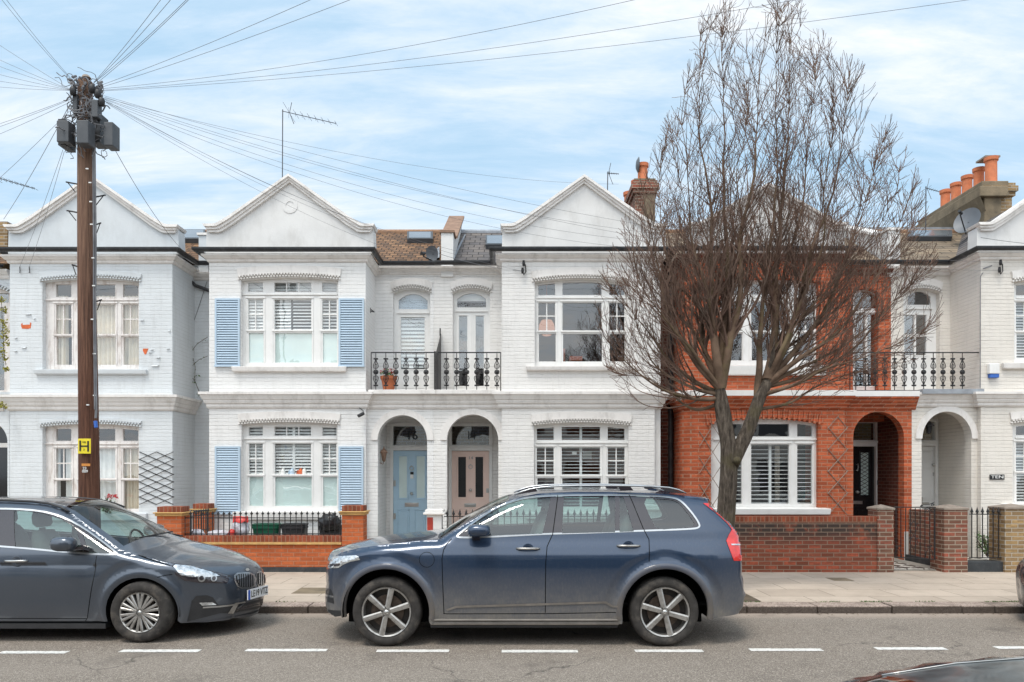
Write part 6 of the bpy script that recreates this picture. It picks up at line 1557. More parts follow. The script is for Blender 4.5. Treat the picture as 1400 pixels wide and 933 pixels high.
c2.patch([(262, 848), (276, 850), (300, 846.5), (320, 843), (345, 838), (362, 830.5), (364, 829), (363, 832), (345, 841), (320, 846), (275, 853)], .012, 'front_lip', paint2, mpv, 3.0)
# number plate: a flat plate standing on the bumper
a0, n0 = c2.hit(333.5, 812); a1, n1 = c2.hit(361, 808)
cpl = (a0+a1)/2; dpl = Vector((a1.x-a0.x, a1.y-a0.y, 0)).normalized(); npl = Vector((dpl.y, -dpl.x, 0)); hw = (a1-a0).length/2; hh = 6.6/1000*(O2.y+cpl.y)
if npl.x < 0: npl = -npl
pc = O2+cpl+npl*.055
def onplate(u, v, o=0.0): return pc+dpl*u+Vector((0, 0, v))+npl*o
b = MB(); q = [onplate(-hw, -hh), onplate(hw, -hh), onplate(hw, hh), onplate(-hw, hh)]; b.add(q+[v-npl*.012 for v in q], [(0, 1, 2, 3), (4, 7, 6, 5), (0, 4, 5, 1), (1, 5, 6, 2), (2, 6, 7, 3), (3, 7, 4, 0)])
po = b.build('number_plate', M['plate_white'], mpv)
b = MB(); b.add([onplate(-hw, -hh, .002), onplate(-hw*.80, -hh, .002), onplate(-hw*.80, hh, .002), onplate(-hw, hh, .002)], [(0, 1, 2, 3)]); b.build('plate_band', M['plate_blue'], po)
o = text_mesh('LE19 VTZ', .12, 'plate_lettering', M['letter'], po, (0, 0, 0), width=hw*1.62, depth=.001, rx=0)
mt_ = Matrix(((dpl.x, 0, npl.x, pc.x-O2.x), (dpl.y, 0, npl.y, pc.y-O2.y), (0, 1, 0, pc.z-O2.z), (0, 0, 0, 1)))
o.data.transform(Matrix.Translation(wloc(po))); 
hgt = max(v.co.y for v in o.data.vertices)-min(v.co.y for v in o.data.vertices)
for v in o.data.vertices:
    u, t_, w_ = v.co.x+hw*.10, v.co.y*(hh*1.35/hgt), v.co.z; q = pc-O2+dpl*u+Vector((0, 0, t_))+npl*(.005+w_); v.co = q
b = MB(); b.tube([O2+Vector((up[11][0]+.02, -.35, 1.11)), O2+Vector((up[11][0]+.10, .30, 1.13))], .010, 5); b.tube([O2+Vector((up[11][0]-.02, .2, 1.13)), O2+Vector((up[11][0]+.08, .62, 1.05))], .010, 5); b.build('wiper', M['plastic'], mpv)
for wx in (w2f, w2r):
    wheel(mpv, O2, wx, w2z, -.90, .336, .222, 10, double=True, rot=.3, side=-1, width=.2); wheel(mpv, O2, wx, w2z, .90, .336, .222, 10, double=True, rot=.1, side=1, width=.2)
underpan(mpv, O2, up[-1][0]+.1, up[0][0]-.15, .875, .16, .40, [w2f, w2r], w2z, .39)
b = MB(); b.box(O2.x+w2r+.4, O2.x+w2f-.4, O2.y-.86, O2.y+.86, .15, .205); b.build('sill_skirt', M['plastic'], mpv)
for yy in (-.38, .38): seat(mpv, O2, .10, yy, .60, 1, 'seat')
for yy in (-.42, 0, .42): seat(mpv, O2, -.85, yy, .60, 1, 'seat')
b = MB(); b.box(O2.x+.72, O2.x+1.1, O2.y-.68, O2.y+.68, .70, .98); b.build('dashboard', M['plastic'], mpv, bevel=.05)
b = MB(); n = 20; cc = O2+Vector((.66, .36, .98)); b.tube([cc+Vector((-.05*math.sin(2*math.pi*i/n), .18*math.cos(2*math.pi*i/n), .17*math.sin(2*math.pi*i/n))) for i in range(n+1)], .014, 6); b.build('steering_wheel', M['plastic'], mpv, smooth=True)
b = MB(); b.box(O2.x-1.7, O2.x+1.0, O2.y-.7, O2.y+.7, .40, .43); b.build('cabin_floor', M['underbody'], mpv)
for sd in (-1, 1):
    b = MB(); b.tube([O2+Vector((up[i][0], sd*(c2.W(up[i][0], up[i][1]-.02)-.02), up[i][1]+.012)) for i in range(14, 22)], .014, 6); b.build('roof_rail', M['plastic'], mpv, smooth=True)
# two more cars of the same make, turned the other way: only an edge of each is in the photo
def copy_tree(o, parent=None, skip=()):
    c = o.copy(); C.objects.link(c); c.parent = parent
    for ch in list(o.children):
        if ch.name.split('.')[0] in skip: continue
        copy_tree(ch, c, skip)
    return c
c = copy_tree(mpv, None, ('number_plate', 'sunroof_x')); c.location = (5.4+3.27, 8.92, 0); c.scale = (-1, 1, 1); c['label'] = 'front corner of another parked car cut off by the right edge of the photo'
c = copy_tree(mpv, None, ('number_plate', 'roof_rail')); c.location = (5.4-4.25, 1.30, 0); c.scale = (-1, 1, .917); c['label'] = 'dark car roof with glass panel close to the camera at the bottom right corner'
for ch in c.children:
    if ch.name.startswith('sunroof'):
        ch.data = ch.data.copy(); ch.data.materials[0] = M['roof_glass']
gr_, T_ = c2.capgrid(); b = MB()
for jj in (1,): b.tube([O2+row[jj]+Vector((0, 0, .002)) for row, nm in gr_ if nm == 'sunroof'], .0022, 5)
ro_ = b.build('roof_trim', M['steel'], mpv, smooth=True); rc = ro_.copy(); C.objects.link(rc); rc.parent = c
b = MB(); b.tube([O2+row[T_-1]+Vector((0, 0, .002)) for row, nm in gr_ if nm == 'sunroof'], .0022, 5); ro_ = b.build('roof_trim', M['steel'], mpv, smooth=True); rc = ro_.copy(); C.objects.link(rc); rc.parent = c
# ------------------------------------------------------------------ garden walls, piers, railings
def pier(px0, px1, top, Y, d, mat, cap, name, label, base=.05, capmat='ochre', capstyle='band', group=None, plinth=False):
    x0, x1 = X(px0, Y), X(px1, Y); zt = Z(top, Y); t = thing(name, label, 'pier', ((x0+x1)/2, Y+d/2, base), group)
    b = MB()
    if capstyle == 'band':
        b.box(x0, x1, Y, Y+d, base, zt-.17); b.build('shaft', M[mat], t)
        c = MB(); ring = [(x0, Y+d), (x0, Y), (x1, Y), (x1, Y+d), (x0, Y+d)]
        c.box(x0-.03, x1+.03, Y-.03, Y+d+.03, zt-.17, zt-.125); c.box(x0-.055, x1+.055, Y-.055, Y+d+.055, zt-.125, zt-.10); c.build('cap_moulding', M[capmat], t, bevel=.012)
        c = MB(); c.box(x0+.0, x1-.0, Y+.0, Y+d-.0, zt-.10, zt); c.build('cap', M['soldier'], t, bevel=.008)
    elif capstyle == 'white':
        b.box(x0, x1, Y, Y+d, base, zt-.09); b.build('shaft', M[mat], t)
        c = MB(); c.box(x0-.06, x1+.06, Y-.06, Y+d+.06, zt-.09, zt-.05); c.box(x0-.03, x1+.03, Y-.03, Y+d+.03, zt-.05, zt); c.build('cap', M['trim_white'], t, bevel=.01)
    else:
        b.box(x0, x1, Y, Y+d, base, zt-.05); b.build('shaft', M[mat], t)
        c = MB(); e = .02; cx, cy = (x0+x1)/2, Y+d/2
        c.add([(x0-e, Y-e, zt-.05), (x1+e, Y-e, zt-.05), (x1+e, Y+d+e, zt-.05), (x0-e, Y+d+e, zt-.05), (x0-e, Y-e, zt-.01), (x1+e, Y-e, zt-.01), (x1+e, Y+d+e, zt-.01), (x0-e, Y+d+e, zt-.01), (cx, cy, zt+.05)], [(0, 1, 5, 4), (1, 2, 6, 5), (2, 3, 7, 6), (3, 0, 4, 7), (4, 5, 8), (5, 6, 8), (6, 7, 8), (7, 4, 8), (3, 2, 1, 0)]); c.build('cap', M['stone'], t, bevel=.01)
    return t
pier(214.5, 248, 693, YW, .34, 'brick_orange', 1, 'brick_pier', 'orange brick pier with ochre cap beside the dark grey car', base=.09)
pier(263.5, 284, 689, YB-.36, .32, 'brick_orange', 1, 'brick_pier', 'orange brick pier standing against the house behind the black railings', base=.09)
pier(467.5, 496.5, 691.5, YW, .34, 'brick_orange', 1, 'brick_pier', 'orange brick pier with ochre cap left of the blue front door', base=.09)
t = pier(583.5, 603.5, 697, YW, .30, 'stucco_white', 1, 'white_pier', 'white capped gate pier with one red painted face between the blue and pink doors', base=.09, capstyle='white')
b = MB(); b.box(X(584, YW), X(592, YW), YW-.006, YW-.001, .12, Z(700, YW)-.1); b.build('red_painted_face', M['red_painted'], t)
pier(1200, 1222, 694, YW, .36, 'brick_pier', 1, 'brick_pier', 'red brick gate pier with stone cap at the right end of the sooty wall', base=.09, capstyle='stone')
pier(1291, 1323, 694, YW, .44, 'brick_pier', 1, 'brick_pier', 'mixed red brick pier between the scrolled gate and the spearhead railings', base=.09, capstyle='stone')
pier(1374, 1412, 693, YW, .44, 'brick_yellow', 1, 'brick_pier', 'yellow stock brick pier at the right edge of the photo', base=.09, capstyle='stone')
pier(876, 905, 691, YW, .34, 'stucco_white', 1, 'white_pier', 'white capped pier behind the rear window of the blue SUV', base=.09, capstyle='white')
def low_wall(px0, px1, top, Y, d, mat, name, label, soldier=True, plinth=False, mould=None):
    x0, x1 = X(px0, Y), X(px1, Y); zt = Z(top, Y); t = thing(name, label, 'wall', ((x0+x1)/2, Y+d/2, .09)); sh = .11 if soldier else 0
    z0 = .09
    if plinth: b = MB(); b.box(x0, x1, Y-.004, Y+d, .09, Z(775.5, Y)); b.build('plinth', M['plinth'], t); z0 = Z(775.5, Y)
    b = MB(); b.box(x0, x1, Y+.006, Y+d, z0, zt-sh-(.045 if mould else 0)); b.build('brickwork', M[mat], t)
    if mould: b = MB(); b.box(x0, x1, Y-.035, Y+d+.02, zt-sh-.045, zt-sh-.012); b.box(x0, x1, Y-.015, Y+d+.01, zt-sh-.012, zt-sh); b.build('wall_moulding', M['ochre'], t, bevel=.01)
    if soldier: b = MB(); b.box(x0, x1, Y+.004, Y+d, zt-sh, zt); b.build('coping', M['soldier'], t, bevel=.006)
    return t
low_wall(248.3, 467.2, 733, YW+.04, .25, 'brick_orange', 'garden_wall', 'low orange brick wall with black plinth below the straight black railings', plinth=True, mould=True)
low_wall(606, 875.5, 735, YW+.04, .25, 'stucco_white', 'garden_wall', 'low white garden wall seen through the windows of the blue SUV', soldier=False)
low_wall(905.5, 1199.6, 706.5, YW+.02, .25, 'brick_redold', 'garden_wall', 'old red brick garden wall stained with black soot along its top')
t = thing('dividing_wall', 'dark brick dividing wall running back from the scrolled iron gate', 'wall', (7.86, 14.1, .1))
b = MB(); b.box(8.0, 8.2, YW+.45, YB+.05, .09, Z(701, 13.4)); b.build('brickwork', M['brick_pier'], t); b = MB(); b.box(7.95, 8.21, YW+.45, YB+.1, .09, .24); b.build('plinth', M['plinth'], t)
# stone step at number 10
b = MB(); b.box(X(1323.5, YW), X(1391, YW), YW+.05, YW+.3, .09, Z(768.5, YW)); o = b.build('doorstep', M['plinth'], origin=(X(1357, YW), YW+.15, .09), bevel=.012, label='dark grey stone step under the spearhead railings', cat='step')
def railing(name, label, px0, px1, Y, top, bot, rails, pitch, finial, ends=True, returns=None):
    xm = (X(px0, Y)+X(px1, Y))/2; t = thing(name, label, 'railing', (xm, Y, Z(bot, Y)))
    r = MB()
    for py in rails: r.box(X(px0, Y), X(px1, Y), Y-.008, Y+.008, Z(py, Y)-.012, Z(py, Y)+.004)
    r.build('rail', M['iron'], t)
    proto = MB(); n = int(round((px1-px0)/pitch)); x = X(px0+pitch*.5, Y); zb, zt = Z(bot, Y), Z(top, Y)
    proto.tube([(x, Y, zb), (x, Y, zt)], .0095, 6)
    if finial == 'ball': proto.lathe([(0, -.02), (.022, -.012), (.026, .0), (.022, .012), (.008, .02), (.013, .032), (0, .045)], (x, Y, zt), 'Z', 10)
    else:
        proto.lathe([(.009, -.05), (.020, -.04), (.009, -.03), (.026, -.012), (.024, .0), (.010, .045), (0, .085)], (x, Y, zt-.03), 'Z', 8)
        proto.box(x-.028, x+.028, Y-.005, Y+.005, zt-.05, zt-.035)
    p = proto.build('bar', M['iron'], t, smooth=True, autos=40)
    for i in range(1, n):
        c = p.copy(); C.objects.link(c); c.parent = t; c.location = p.location+Vector(((X(px0+pitch*(i+.5), Y)-x), 0, 0))
    return t
rl = railing('iron_railing', 'straight black railings with ball tops on the orange brick wall', 249, 467, YW+.14, 702.5, 736, (708, 730), 7.6, 'ball')
t = thing('iron_railing', 'short black railing with ball tops running back between the two left brick piers', 'railing', (X(254, 13.8), 13.8, .7))
b = MB(); xr_ = X(249, YW+.14)+.04
for z in (Z(708, YW), Z(730, YW)): b.box(xr_-.008, xr_+.008, YW+.35, YB-.36, z-.01, z+.008)
b.build('rail', M['iron'], t)
pb = MB(); pb.tube([(xr_, YW+.42, .72), (xr_, YW+.42, Z(702, YW))], .0095, 6); pb.lathe([(0, -.02), (.022, -.012), (.026, 0), (.02, .014), (0, .04)], (xr_, YW+.42, Z(702, YW)), 'Z', 10); p = pb.build('bar', M['iron'], t, smooth=True, autos=40)
for i in range(1, 8): c = p.copy(); C.objects.link(c); c.parent = t; c.location = (p.location.x, p.location.y+.108*i, p.location.z)
railing('iron_railing', 'thin black spearhead railing in front of the pink door', 607, 875, YW+.12, 700, 742, (706,), 8.7, 'spear')
railing('iron_gate', 'black spearhead gate between the mixed brick pier and the yellow pier', 1325, 1372, YW+.1, 697, 763, (703, 762.5), 7.3, 'spear')
# scrolled gate of the red house
t = thing('iron_gate', 'black scrolled iron gate over the chequered path', 'gate', (X(1250, YW), YW+.1, .2)); Yg = YW+.1
b = MB()
for i in range(9): b.tube([P(1225+6.6*i, 695, Yg), P(1225+6.6*i, 763+2*(i > 5), Yg)], .008 if i not in (8,) else .016, 6)
b.build('bar', M['iron'], t); b = MB(); b.tube([P(1222, 693.8, Yg), P(1279, 693.8, Yg)], .010, 6); b.tube([P(1222, 762, Yg), P(1279, 765, Yg)], .010, 6); b.build('rail', M['iron'], t)
b = MB()
def spiral(c, r0, r1, turns, Y, a0=0, sg=1): return [Vector((c[0]+(r0+(r1-r0)*i/24)*math.cos(a0+sg*turns*2*math.pi*i/24), Y, c[1]+(r0+(r1-r0)*i/24)*math.sin(a0+sg*turns*2*math.pi*i/24))) for i in range(25)]
for px in (1267.5, 1275.5): b.tube(spiral(L(px, 698, Yg), .048, .012, 1.6, Yg, 0, 1 if px < 1270 else -1), .006, 5)
b.tube([P(1258, 693, Yg), P(1262, 690.5, Yg), P(1270, 690, Yg), P(1278, 686.5, Yg)], .006, 5); b.tube(spiral(L(1275, 690.5, Yg), .03, .008, 1.5, Yg), .006, 5); b.tube(spiral(L(1260, 692, Yg), .022, .006, 1.5, Yg), .005, 5)
for c_ in (1227.5, 1270.5):
    b.tube([P(c_-5, 762, Yg), P(c_-4.5, 756, Yg), P(c_, 748, Yg), P(c_+4.5, 756, Yg), P(c_+5, 762, Yg)], .006, 5)
    for s_ in (-1, 1): b.tube(spiral(L(c_+2*s_, 747, Yg), .022, .006, 1.2, Yg, 0, s_), .005, 5)
b.tube([P(1249, 712, Yg), P(1243, 722, Yg), P(1249, 732, Yg), P(1255, 722, Yg), P(1249, 712, Yg)], .006, 5); b.tube([P(1249, 732, Yg), P(1243, 741, Yg), P(1249, 751, Yg), P(1255, 741, Yg), P(1249, 732, Yg)], .006, 5)
for q in (716, 736): b.tube(spiral(L(1244, q, Yg), .02, .006, 1.2, Yg), .005, 5); b.tube(spiral(L(1254, q, Yg), .02, .006, 1.2, Yg, 0, -1), .005, 5)
b.build('scrollwork', M['iron'], t, smooth=True)
b = MB(); b.tube([P(592+0, 726, YW-.02), P(603, 727, YW-.05), P(606, 722, YW-.02)], .01, 5); b.tube([P(604, 700, YW+.1), P(604, 745, YW+.1)], .012, 6)
o = b.build('gate_latch', M['iron'], origin=P(604, 726, YW), label='small black gate latch fixed to the red faced pier', cat='latch')
# ---- balcony railings of cast iron
def baluster(Y, px, t):
    b = MB(); x = X(px, Y); zb, zt = Z(534.5, Y), Z(482.5, Y); h = zt-zb
    def zz_(f): return zb+h*f
    b.tube([(x, Y, zb), (x, Y, zt)], .0085, 6)
    for f in (.14, .84):
        b.lathe([(0, -.024), (.014, -.018), (.020, 0), (.014, .018), (0, .024)], (x, Y, zz_(f)), 'Z', 8)
        for s_ in (-1, 1): b.lathe([(0, -.020), (.017, -.011), (.020, 0), (.017, .011), (0, .020)], (x+s_*.030, Y, zz_(f)), 'Z', 8)
    b.lathe([(.008, -.012), (.034, -.012), (.038, 0), (.034, .012), (.008, .012)], (x, Y, zz_(.49)), 'Y', 12)
    n = 16
    b.tube([(x+.046*math.cos(2*math.pi*i/n), Y, zz_(.49)+.046*math.sin(2*math.pi*i/n)) for i in range(n+1)], .008, 5, False)
    for s_ in (-1, 1):
        for d in (-1, 1):
            pts = [(0, .07), (.040, .085), (.052, .12), (.040, .165), (.022, .20), (.012, .235), (.004, .26)]
            b.tube([(x+s_*u, Y, zz_(.49)+d*v) for u, v in pts], .0085, 5)
            b.tube([(x+s_*u, Y, zz_(.49)+d*v) for u, v in ((.018, .09), (.026, .12), (.018, .15), (.0, .175))], .006, 4)
    return b.build('baluster', M['iron'], t, smooth=True)
def balcony(label, pxs, Y, x0, x1):
    t = thing('balcony_railing', label, 'railing', (X((x0+x1)/2, Y), Y, Z(535, Y)))
    b = MB(); b.box(X(x0, Y), X(x1, Y), Y-.014, Y+.014, Z(483, Y), Z(481.6, Y)); b.box(X(x0, Y), X(x1, Y), Y-.010, Y+.010, Z(534.6, Y), Z(533.6, Y)); b.build('rail', M['iron'], t)
    p = baluster(Y, pxs[0], t)
    for q in pxs[1:]: c = p.copy(); C.objects.link(c); c.parent = t; c.location = p.location+Vector((X(q, Y)-X(pxs[0], Y), 0, 0))
    for xe in (x0, x1): b = MB(); b.tube([(X(xe, Y), Y, Z(534, Y)), (X(xe, Y), Y, Z(482, Y))], .010, 6); b.build('end_post', M['iron'], t)
    return t
balcony('ornate cast iron balcony railing above the blue front door', [513.8, 527.5, 541.3, 555.2, 569, 582.6], YP-.05, 507.5, 594)
balcony('ornate cast iron balcony railing above the pink front door', [610.4, 624.4, 638, 651.8, 665.6, 679.4], YP-.05, 598.5, 684.5)
balcony('long ornate cast iron balcony railing above the black and white front doors', [1170+13.25*i for i in range(12)], YP-.05, 1162, 1340)
t = thing('balcony_screen', 'tall pointed black iron screen dividing the two balconies', 'screen', (X(596, 14.9), 14.9, Z(535, 14.9)))
b = MB(); xs_ = X(596, 14.8); za, zb_ = Z(535, 14.8), Z(482, 14.8)
b.add([(xs_, 14.80, za), (xs_, 15.7, za), (xs_, 15.7, zb_+.55), (xs_, 15.45, zb_+.36), (xs_, 15.2, zb_+.22), (xs_, 14.80, zb_), (xs_+.02, 14.80, za), (xs_+.02, 15.7, za), (xs_+.02, 15.7, zb_+.55), (xs_+.02, 15.45, zb_+.36), (xs_+.02, 15.2, zb_+.22), (xs_+.02, 14.80, zb_)], [(0, 1, 2, 3, 4, 5), (11, 10, 9, 8, 7, 6)]+[(i, (i+1) % 6, (i+1) % 6+6, i+6) for i in range(6)])
b.build('screen_panel', M['iron'], t); b = MB(); b.tube([(xs_-.02, 14.8, za), (xs_-.02, 14.8, zb_+.02)], .02, 6); b.build('screen_post', M['iron'], t); b = MB(); b.tube([(xs_, 15.66, zb_+.5), (xs_, 15.66, zb_+.66)], .015, 5); b.build('screen_post', M['iron'], t)
# ---- trellises
def trellis(label, px0, px1, py0, py1, Y, nx, ny, mat, r=.007, open_=True):
    t_ = thing('trellis', label, 'trellis', P((px0+px1)/2, py1, Y)); b = MB(); b.m = 0
    w, h = px1-px0, py1-py0; cw, ch = w/nx, h/ny; rk = random.Random(int(px0))
    for dr, yy in ((1, Y-.012), (-1, Y-.024)):
        k = -ny
        while k <= nx:
            # diagonal passes through (k*cw, 0) going dr
            a = (px0+k*cw, py0); c = (px0+(k+ny)*cw, py1)
            if dr < 0: a = (px0+px1-a[0], a[1]); c = (px0+px1-c[0], c[1])
            # clip in x
            pts = [a, c]; x0_, x1_ = sorted((px0-.9, px1+.9))
            def clip(p, q):
                (ax, ay), (bx, by) = p, q
                for lim, sgn in ((x0_, 1), (x1_, -1)):
                    if (ax-lim)*sgn < 0 and (bx-lim)*sgn < 0: return None
                    if (ax-lim)*sgn < 0: tt = (lim-ax)/(bx-ax); ax, ay = lim, ay+(by-ay)*tt
                    elif (bx-lim)*sgn < 0: tt = (lim-bx)/(ax-bx); bx, by = lim, by+(ay-by)*tt
                return (ax, ay), (bx, by)
            q = clip(a, c)
            if q and abs(q[0][1]-q[1][1]) > 3: b.tube([P(q[0][0], q[0][1], yy), P(q[1][0], q[1][1], yy)], r, 4)
            k += 1
    b.build('lattice', M[mat], t_)
trellis('dark wooden diamond trellis on the wall of the pale blue-grey house', 190.5, 237, 618, 690, YB, 2, 7, 'iron', .0075)
trellis('weathered diamond trellis on the red brick left of the tree trunk', 957, 992, 573, 700, YB, 1.5, 3.5, 'trellis_grey', .008)
trellis('weathered diamond trellis on the red brick between window and black door', 1132.5, 1158.5, 570, 704, YB, 1, 4.5, 'trellis_grey', .008)

# ------------------------------------------------------------------ bins and bags in the front garden
def tub(name, label, px0, px1, py0, Y, h, mat, cat='box', lidw=.02):
    x0, x1 = X(px0, Y), X(px1, Y); zt = Z(py0, Y); t = .035; b = MB(); zb = zt-h; D = .38; cx, cy = (x0+x1)/2, Y+D/2; hw = (x1-x0)/2
    def ring(hx, hy, z, n=24):
        o = []
        for i in range(n):
            a = 2*math.pi*i/n+math.pi/n; f = lambda v: math.copysign(abs(v)**.45, v); o.append((cx+hx*f(math.cos(a)), cy+hy*f(math.sin(a)), z))
        return o
    rs = [(hw*.82, D*.40, zb), (hw*.93, D*.46, zt-.09), (hw*1.0, D*.5, zt-.085), (hw*1.0, D*.5, zt-.05), (hw*.96, D*.48, zt-.045), (hw*1.02, D*.51, zt-.02), (hw*1.02, D*.51, zt), (hw*.90, D*.43, zt), (hw*.80, D*.38, zt-.2), (0.01, .01, zt-.2)]
    for i, (a, c_, z) in enumerate(rs): b.v += ring(a, c_, z)
    n = 24
    for i in range(len(rs)-1): b.f += [(i*n+j, i*n+(j+1) % n, (i+1)*n+(j+1) % n, (i+1)*n+j) for j in range(n)]; b.fm += [0]*n
    b.fm = [0]*len(b.f)
    return b.build(name, M[mat], origin=(cx, cy, zb), smooth=True, autos=35, label=label, cat=cat)
tub('recycling_box', 'dark green recycling box behind the black railings', 341.5, 380, 717, 13.9, Z(717, 13.9)-.52, 'bin_green')
tub('storage_box', 'black plastic box with a handle slot, right of the green one', 381.5, 416, 717, 13.9, Z(717, 13.9)-.52, 'plastic')
tub('storage_box', 'black plastic box under the shiny black rubbish bag', 433, 466, 719, 13.9, Z(719, 13.9)-.52, 'plastic')
def bag(label, px0, px1, py0, py1, Y, mat, seed, name='rubbish_bag', knot=True):
    b = MB(); c = P((px0+px1)/2, (py0+py1)/2, Y); rx = (px1-px0)/2000*Y; rz = (py1-py0)/2000*Y; n, m = 22, 14
    vs = []
    for i in range(m+1):
        th = math.pi*i/m
        for j in range(n):
            ph = 2*math.pi*j/n; q = Vector((math.sin(th)*math.cos(ph), math.sin(th)*math.sin(ph), math.cos(th)))
            k = 1+.28*noise.noise(q*2.2+Vector((seed, 0, 0)))+.10*noise.noise(q*6+Vector((0, seed, 0)))
            vs.append((c.x+q.x*rx*k, c.y+q.y*rx*.8*k, c.z+max(-.9, q.z)*rz*k))
    b.add(vs, [(i*n+j, i*n+(j+1) % n, (i+1)*n+(j+1) % n, (i+1)*n+j) for i in range(m) for j in range(n)])
    return b.build(name, M[mat], origin=(c.x, c.y, c.z-rz), smooth=True, label=label, cat='bag')
bag('shiny black rubbish bag slumped on a black box', 436, 466, 702, 727, 13.95, 'bag_black', 1)
o = bag('white patterned carrier bag with red top behind the railings', 316, 341, 710, 736, 13.75, 'bag_white', 2, 'shopping_bag')
r = MB(); c = P(329, 710.5, 13.7); n = 14
vs = [(c.x+.15*math.cos(2*math.pi*i/n), c.y+.08*math.sin(2*math.pi*i/n), c.z-.05+.02*math.sin(i*2.2)) for i in range(n)]+[(c.x+.14*math.cos(2*math.pi*i/n), c.y+.05*math.sin(2*math.pi*i/n), c.z+.05+.015*math.sin(i*1.9)) for i in range(n)]
r.add(vs, [(i, (i+1) % n, (i+1) % n+n, i+n) for i in range(n)]+[tuple(range(n, 2*n))]); r2 = r.build('bag_top', M['bag_red'], o, smooth=True)
bag('low crumpled grey-white bag at the left end of the railings', 255, 279, 724, 738, 13.7, 'bag_white', 3, 'shopping_bag')
bag('flat pale crumpled bag left of the red topped bag', 284, 314, 725, 738, 13.8, 'bag_white', 4, 'shopping_bag')
bag('small reddish bag tucked against the red topped carrier bag', 312, 322, 724, 737, 13.6, 'bag_red', 5, 'shopping_bag')

# ------------------------------------------------------------------ plants
def leaves(mb, c, rad, n, size, rk, squash=(1, 1, 1)):
    for _ in range(n):
        while True:
            q = Vector((rk.uniform(-1, 1), rk.uniform(-1, 1), rk.uniform(-1, 1)))
            if q.length < 1: break
        p = Vector(c)+Vector((q.x*rad*squash[0], q.y*rad*squash[1], q.z*rad*squash[2])); s = size*rk.uniform(.6, 1.3)
        u = Vector((rk.gauss(0, 1), rk.gauss(0, 1), rk.gauss(0, 1))).normalized(); v = u.orthogonal().normalized()
        mb.add([p, p+u*s*.5+v*s*.3, p+u*s, p+u*s*.5-v*s*.3], [(0, 1, 2, 3)])
rk = random.Random(9)
t = thing('potted_plant', 'terracotta pot of red geraniums on the balcony above the blue door', 'plant', P(531.5, 534, 15.0))
b = MB(); zt = Z(515, 15.0); zb_ = Z(534.5, 15.0); b.lathe([(0, zb_-zt), (.11, zb_-zt), (.155, -.06), (.172, -.06), (.178, 0), (.155, 0), (.14, -.04), (0, -.04)], (X(531.5, 15.0), 15.0, zt), 'Z', 20); b.build('pot', M['terracotta'], t, smooth=True, autos=40)
b = MB(); leaves(b, P(530, 511, 15.0), .15, 130, .05, rk, (1, .7, .6)); b.build('foliage', M['leaf'], t); b = MB(); [leaves(b, P(530+rk.uniform(-10, 12), 508+rk.uniform(-3, 3), 14.95), .03, 14, .03, rk) for _ in range(6)]; b.build('flowers', M['flower'], t)
t = thing('geranium', 'red flowering geranium on the sill right of the telegraph pole', 'plant', P(147, 700, YB-.1))
b = MB()
for _ in range(16): a = P(147+rk.uniform(-4, 4), 701, YB-.1); e = P(147+rk.uniform(-11, 12), rk.uniform(678, 694), YB-.1+rk.uniform(-.1, .1)); b.tube([a, (a+e)/2+Vector((rk.uniform(-.03, .03), 0, 0)), e], .004, 4)
b.build('stem', M['stem'], t); b = MB(); leaves(b, P(147, 692, YB-.1), .15, 120, .05, rk, (1, .6, .8)); b.build('foliage', M['leaf'], t)
b = MB(); [leaves(b, P(rk.uniform(138, 160), rk.uniform(676, 690), YB-.15), .032, 22, .03, rk) for _ in range(8)]; b.build('flowers', M['flower'], t)
t = thing('shrub', 'bushy green shrub behind the spearhead gate', 'plant', P(1352, 758, 13.9))
b = MB()
for _ in range(9): b.tube([P(1352+rk.uniform(-3, 3), 761, 13.9), P(1352+rk.uniform(-16, 16), rk.uniform(730, 745), 13.9+rk.uniform(-.2, .2))], .008, 4)
b.build('stem', M['stem'], t); b = MB()
for _ in range(26): leaves(b, P(rk.uniform(1338, 1370), rk.uniform(729, 755), 13.9+rk.uniform(-.2, .25)), .085, 34, .045, rk)
b.build('foliage', M['leaf'], t)
def vine(name, label, stems, leafspots, Y, lm, n=14, size=.05):
    t = thing(name, label, 'plant', P(stems[0][0][0], stems[0][0][1], Y)); b = MB()
    for s_ in stems: b.tube([P(p[0], p[1], Y) for p in s_], .006, 4)
    b.build('stem', M['stem'], t); b = MB()
    for (px, py, r_) in leafspots: leaves(b, P(px, py, Y), r_, n, size, rk, (1, .6, .8))
    for s_ in stems:
        for a, c in zip(s_, s_[1:]):
            for k in range(3): tt = rk.random(); leaves(b, P(a[0]+(c[0]-a[0])*tt, a[1]+(c[1]-a[1])*tt, Y), .03, 2, .03, rk)
    b.build('foliage', M[lm], t); return t
vine('climbing_plant', 'sparse straggling creeper in the gap between the two left houses', [[(254, 509), (255, 500), (262, 480), (270, 470), (284, 461)], [(255, 510), (262, 501), (272, 492), (284, 487)], [(255, 509), (266, 520), (272, 535), (277, 541)], [(266, 524), (267, 502), (264, 490)]],
     [(250, 518, .05), (256, 516, .05), (262, 522, .05), (268, 514, .05), (274, 540, .07), (281, 542, .06), (258, 526, .04)], YR-.10, 'leaf', 7, .06)
vine('climbing_plant', 'yellow and green creeper hanging at the left edge balcony', [[(2, 404), (3, 440), (6, 490)], [(4, 470), (8, 500)]], [(2, 410, .06), (5, 425, .07), (4, 440, .08), (8, 452, .08), (4, 460, .10), (9, 470, .08), (3, 480, .1), (6, 490, .08), (9, 505, .05)], YR-.25, 'leaf_yellow', 26, .06)
vine('climbing_plant', 'small yellow-green tuft below the left edge balcony', [[(0, 552), (5, 556)]], [(2, 553, .06), (6, 555, .05)], YB-.2, 'leaf_yellow', 18, .05)

